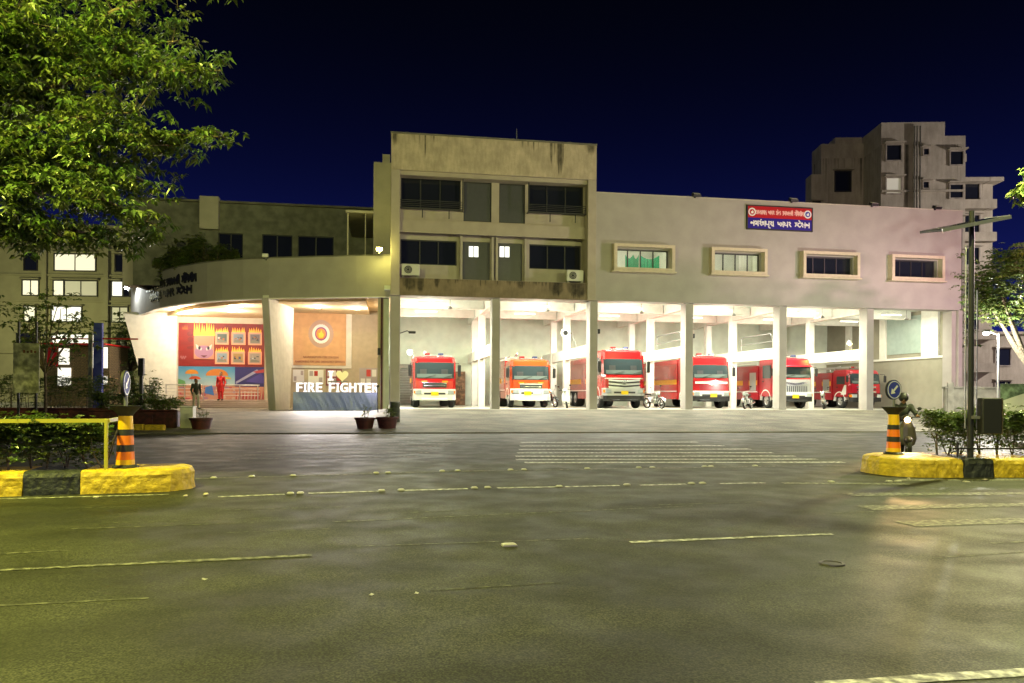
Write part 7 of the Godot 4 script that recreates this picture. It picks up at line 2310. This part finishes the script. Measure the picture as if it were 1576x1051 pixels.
# ---------------------------------------------------------------- people
func net(bones: Array, cell: float, k: float, g: G) -> void: # a smooth skin round tapered bones [from, to, radius, radius], by surface nets
	var lo := Vector3(1e9, 1e9, 1e9)
	var hi := -lo
	for b in bones:
		var m: float = maxf(b[2], b[3]) + cell * 2.0 + k
		for p in [b[0], b[1]]:
			lo = lo.min(p - Vector3(m, m, m)); hi = hi.max(p + Vector3(m, m, m))
	var nx := int((hi.x - lo.x) / cell) + 2
	var ny := int((hi.y - lo.y) / cell) + 2
	var nz := int((hi.z - lo.z) / cell) + 2
	var f := PackedFloat32Array()
	f.resize(nx * ny * nz)
	f.fill(1.0)
	for b in bones:
		var a: Vector3 = b[0]
		var ab: Vector3 = b[1] - a
		var l2 := maxf(ab.length_squared(), 1e-9)
		var m: float = maxf(b[2], b[3]) + k + cell * 1.5
		var l := ((a.min(b[1]) - Vector3(m, m, m) - lo) / cell).floor()
		var h := ((a.max(b[1]) + Vector3(m, m, m) - lo) / cell).ceil()
		for z in range(maxi(0, int(l.z)), mini(nz, int(h.z) + 1)):
			for y in range(maxi(0, int(l.y)), mini(ny, int(h.y) + 1)):
				for x in range(maxi(0, int(l.x)), mini(nx, int(h.x) + 1)):
					var p := lo + Vector3(x, y, z) * cell
					var t := clampf((p - a).dot(ab) / l2, 0, 1)
					var d: float = p.distance_to(a + ab * t) - lerpf(b[2], b[3], t)
					var i := x + nx * (y + ny * z)
					var o := f[i]
					var e := maxf(k - absf(o - d), 0.0) / k
					f[i] = minf(o, d) - e * e * k * 0.25
	var ids := {}
	var verts := PackedVector3Array()
	var norms := PackedVector3Array()
	for z in nz - 1:
		for y in ny - 1:
			for x in nx - 1:
				var i0 := x + nx * (y + ny * z)
				var c := [f[i0], f[i0 + 1], f[i0 + nx], f[i0 + nx + 1], f[i0 + nx * ny], f[i0 + nx * ny + 1], f[i0 + nx * ny + nx], f[i0 + nx * ny + nx + 1]]
				var neg := 0
				for q in c:
					if q < 0.0:
						neg += 1
				if neg == 0 or neg == 8:
					continue
				var sum := Vector3()
				var cnt := 0
				for e in [[0, 1], [2, 3], [4, 5], [6, 7], [0, 2], [1, 3], [4, 6], [5, 7], [0, 4], [1, 5], [2, 6], [3, 7]]:
					var da: float = c[e[0]]
					var db: float = c[e[1]]
					if (da < 0.0) != (db < 0.0):
						var t := da / (da - db)
						var pa := Vector3(e[0] & 1, (e[0] >> 1) & 1, (e[0] >> 2) & 1)
						var pb := Vector3(e[1] & 1, (e[1] >> 1) & 1, (e[1] >> 2) & 1)
						sum += pa.lerp(pb, t); cnt += 1
				ids[i0] = verts.size()
				verts.append(lo + (Vector3(x, y, z) + sum / cnt) * cell)
				norms.append(Vector3(c[1] + c[3] + c[5] + c[7] - c[0] - c[2] - c[4] - c[6], c[2] + c[3] + c[6] + c[7] - c[0] - c[1] - c[4] - c[5], c[4] + c[5] + c[6] + c[7] - c[0] - c[1] - c[2] - c[3]).normalized())
	var st := [1, nx, nx * ny]
	for i0 in ids:
		for ax in 3:
			var s: int = st[ax]
			var u: int = st[(ax + 1) % 3]
			var w: int = st[(ax + 2) % 3]
			if i0 + s >= f.size() or (f[i0] < 0.0) == (f[i0 + s] < 0.0):
				continue
			if not (ids.has(i0 - u) and ids.has(i0 - w) and ids.has(i0 - u - w)):
				continue
			var q: Array = [ids[i0], ids[i0 - u], ids[i0 - u - w], ids[i0 - w]]
			if f[i0] >= 0.0:
				q = [q[3], q[2], q[1], q[0]]
			g.smooth_tri(verts[q[0]], verts[q[1]], verts[q[2]], norms[q[0]], norms[q[1]], norms[q[2]])
			g.smooth_tri(verts[q[0]], verts[q[2]], verts[q[3]], norms[q[0]], norms[q[2]], norms[q[3]])

func grown(bones: Array, by: float) -> Array:
	var out := []
	for b in bones:
		out.append([b[0], b[1], b[2] + by, b[3] + by])
	return out

func hand_bones(wrist: Vector3, dir: Vector3, thumb_side: Vector3, curl: float) -> Array: # palm, four unequal fingers and a thumb
	var n := dir.cross(thumb_side).normalized()
	var palm := wrist + dir * 0.085
	var out := []
	for k in 4:
		var s := thumb_side * (0.03 - 0.02 * k)
		out.append([wrist + s * 0.6, palm + s, 0.014, 0.012])
		var l: float = [0.07, 0.078, 0.072, 0.056][k]
		var d1 := dir.rotated(thumb_side, curl)
		var d2 := dir.rotated(thumb_side, curl * 2.2)
		var mid := palm + s + d1 * l * 0.5
		out.append([palm + s, mid, 0.0095, 0.0088]); out.append([mid, mid + d2 * l * 0.5, 0.0088, 0.0075])
	var tb := wrist + dir * 0.02 + thumb_side * 0.025
	var tm := tb + (dir * 0.55 + thumb_side * 0.8).normalized() * 0.045
	out.append([tb, tm, 0.013, 0.0105]); out.append([tm, tm + (dir * 0.9 + thumb_side * 0.35 + n * 0.1).normalized() * 0.035, 0.0105, 0.008])
	return out

func person(called: String, label: String, at: Transform3D, j: Dictionary, top: Material, legs: Material, long_top: bool, helmet: bool) -> Node3D:
	# j: hip, chest, neck, head, and for l and r: hip, knee, ankle, shoulder, elbow, wrist, hand direction
	var t := thing(called, label, "person", at)
	var trunk := [[j.hip, j.waist, 0.125, 0.115], [j.waist, j.chest, 0.115, 0.13], [j.chest, j.neck, 0.12, 0.06]]
	var arms := []
	var leg := []
	var feet := []
	for s in ["l", "r"]:
		trunk.append([j.chest, j[s].shoulder, 0.10, 0.06])
		arms.append([j[s].shoulder, j[s].elbow, 0.055, 0.042]); arms.append([j[s].elbow, j[s].wrist, 0.042, 0.028])
		leg.append([j[s].hip, j[s].knee, 0.085, 0.06]); leg.append([j[s].knee, j[s].ankle, 0.06, 0.04])
		feet.append([j[s].ankle + Vector3(0, -0.02, 0), j[s].ankle + Vector3(0, -0.045, 0) + j[s].toe * 0.15, 0.04, 0.03])
	var head := [[j.neck - Vector3(0, 0.03, 0), j.neck + (j.head - j.neck) * 0.5, 0.052, 0.05]]
	var f: Vector3 = j.face
	var side := Vector3.UP.cross(f).normalized()
	var hc: Vector3 = j.head
	head.append([hc + f * 0.01 + Vector3(0, -0.05, 0), hc + Vector3(0, 0.04, 0) - f * 0.01, 0.072, 0.09]); head.append([hc + f * 0.04 - Vector3(0, 0.10, 0), hc + f * 0.05 - Vector3(0, 0.06, 0), 0.035, 0.045])
	head.append([hc + f * 0.088 + Vector3(0, 0.0, 0), hc + f * 0.112 - Vector3(0, 0.03, 0), 0.009, 0.014])
	for s in [-1.0, 1.0]:
		head.append([hc + side * s * 0.083 + Vector3(0, 0.01, 0), hc + side * s * 0.088 - Vector3(0, 0.03, 0), 0.014, 0.01])
	var g := G.new()
	net(trunk + arms + leg + feet + [[j.neck - Vector3(0, 0.08, 0), j.neck + (j.head - j.neck) * 0.4, 0.06, 0.05]], 0.021, 0.035, g)
	net(head, 0.009, 0.018, g)
	for s in ["l", "r"]:
		net([[j[s].elbow.lerp(j[s].wrist, 0.85), j[s].wrist, 0.029, 0.024]] + hand_bones(j[s].wrist, j[s].hand, j[s].thumb, j[s].curl), 0.005, 0.008, g)
	var body := part("body", g, M.skin, t)
	for s in [-1.0, 1.0]:
		var e := G.new()
		e.ball(hc + f * 0.083 + side * s * 0.032 + Vector3(0, 0.012, 0), Vector3(0.012, 0.008, 0.012), 8, 5)
		part("eye", e, M.hair, body)
	var mo := G.new()
	mo.tube(hc + f * 0.092 - side * 0.022 - Vector3(0, 0.065, 0), hc + f * 0.092 + side * 0.022 - Vector3(0, 0.065, 0), 0.006)
	part("mouth", mo, M.maroon, body)
	var hg := G.new()
	if helmet:
		net([[hc + Vector3(0, 0.03, 0), hc + Vector3(0, 0.05, 0) - f * 0.02, 0.125, 0.125]], 0.016, 0.02, hg)
		part("helmet", hg, M.black, t)
	else:
		net([[hc + Vector3(0, 0.055, 0) - f * 0.025, hc + Vector3(0, 0.0, 0) - f * 0.04, 0.092, 0.085]], 0.012, 0.02, hg)
		part("hair", hg, M.hair, t)
	var tg := G.new()
	var coat := grown(trunk, 0.022) + grown(arms, 0.016)
	if long_top:
		for s in ["l", "r"]:
			coat.append([j[s].hip, j[s].hip.lerp(j[s].knee, 0.75), 0.12, 0.12])
	net(coat, 0.021, 0.035, tg)
	part("jacket" if not long_top else "tunic", tg, top, t)
	var lg := G.new()
	net(grown(leg, 0.018) + [[j.hip, j.hip + Vector3(0, 0.05, 0), 0.135, 0.13]], 0.021, 0.03, lg)
	part("trousers", lg, legs, t)
	for q in feet:
		var sg := G.new()
		net(grown([q], 0.012), 0.014, 0.02, sg)
		part("shoe", sg, M.black, t)
	return t

func standing(stride: float, sway: float) -> Dictionary:
	var v := func(x: float, y: float, z: float) -> Vector3: return Vector3(x, y, z)
	var j := {"hip": v.call(0, 0.93, 0), "waist": v.call(0.0, 1.08, 0.0), "chest": v.call(0, 1.27, 0.0), "neck": v.call(0, 1.47, 0.0), "head": v.call(0.0, 1.62, 0.02), "face": Vector3(sway, -0.05, 1).normalized()}
	for e in [["l", -1.0], ["r", 1.0]]:
		var s: float = e[1]
		var z: float = stride * s
		j[e[0]] = {"hip": v.call(s * 0.09, 0.90, 0), "knee": v.call(s * 0.10, 0.49, z * 0.5 + 0.03), "ankle": v.call(s * 0.11, 0.085, z), "toe": Vector3(s * 0.2, 0, 1).normalized(), "shoulder": v.call(s * 0.185, 1.40, -0.01), "elbow": v.call(s * 0.25, 1.12, -0.05), "wrist": v.call(s * 0.24, 0.88, 0.06), "hand": Vector3(0, -1, 0.15).normalized(), "thumb": Vector3(-s * 0.25, 0.1, 1).normalized(), "curl": 0.35 * s}
	return j

func build_people() -> void:
	person("person", "person in a dark jacket and pale trousers standing before the lobby steps", F(-10.2, 0.64, 4.2, 0.6).scaled_local(Vector3(0.93, 0.93, 0.93)), standing(0.12, 0.2), M.dark_cloth, M.pale_cloth, false, false)
	person("person", "person in red clothes standing on the lobby steps before the mural", F(-9.95, 1.062, 8.95, -0.2).scaled_local(Vector3(0.97, 0.97, 0.97)), standing(0.03, -0.1), M.red_cloth, M.red_cloth, true, false)
	# rider behind the right bollard, coming toward the viewer
	var at := W(10.72, 0, -20.4, -0.32)
	var sc := scooter("ridden_scooter", "tan scooter with a glowing orange headlight behind the right bollard", at, M.tan_paint, 0.0, true)
	var j := {"hip": Vector3(0, 0.84, -0.36), "waist": Vector3(0, 0.99, -0.33), "chest": Vector3(0, 1.17, -0.26), "neck": Vector3(0, 1.36, -0.20), "head": Vector3(0, 1.51, -0.16), "face": Vector3(-0.1, -0.08, 1).normalized()}
	for e in [["l", -1.0], ["r", 1.0]]:
		var s: float = e[1]
		j[e[0]] = {"hip": Vector3(s * 0.1, 0.84, -0.34), "knee": Vector3(s * 0.17, 0.72, 0.10), "ankle": Vector3(s * 0.13, 0.385, 0.06), "toe": Vector3(s * 0.1, 0, 1).normalized(), "shoulder": Vector3(s * 0.185, 1.29, -0.22), "elbow": Vector3(s * 0.30, 1.08, -0.04), "wrist": Vector3(s * 0.29, 1.045, 0.14), "hand": Vector3(0, -0.1, 1).normalized(), "thumb": Vector3(-s, -0.1, 0.1).normalized(), "curl": 0.9 * s}
	person("scooter_rider", "dark clothed rider sitting on the scooter with the glowing headlight", at, j, M.dark_cloth, M.dark_cloth, false, true)
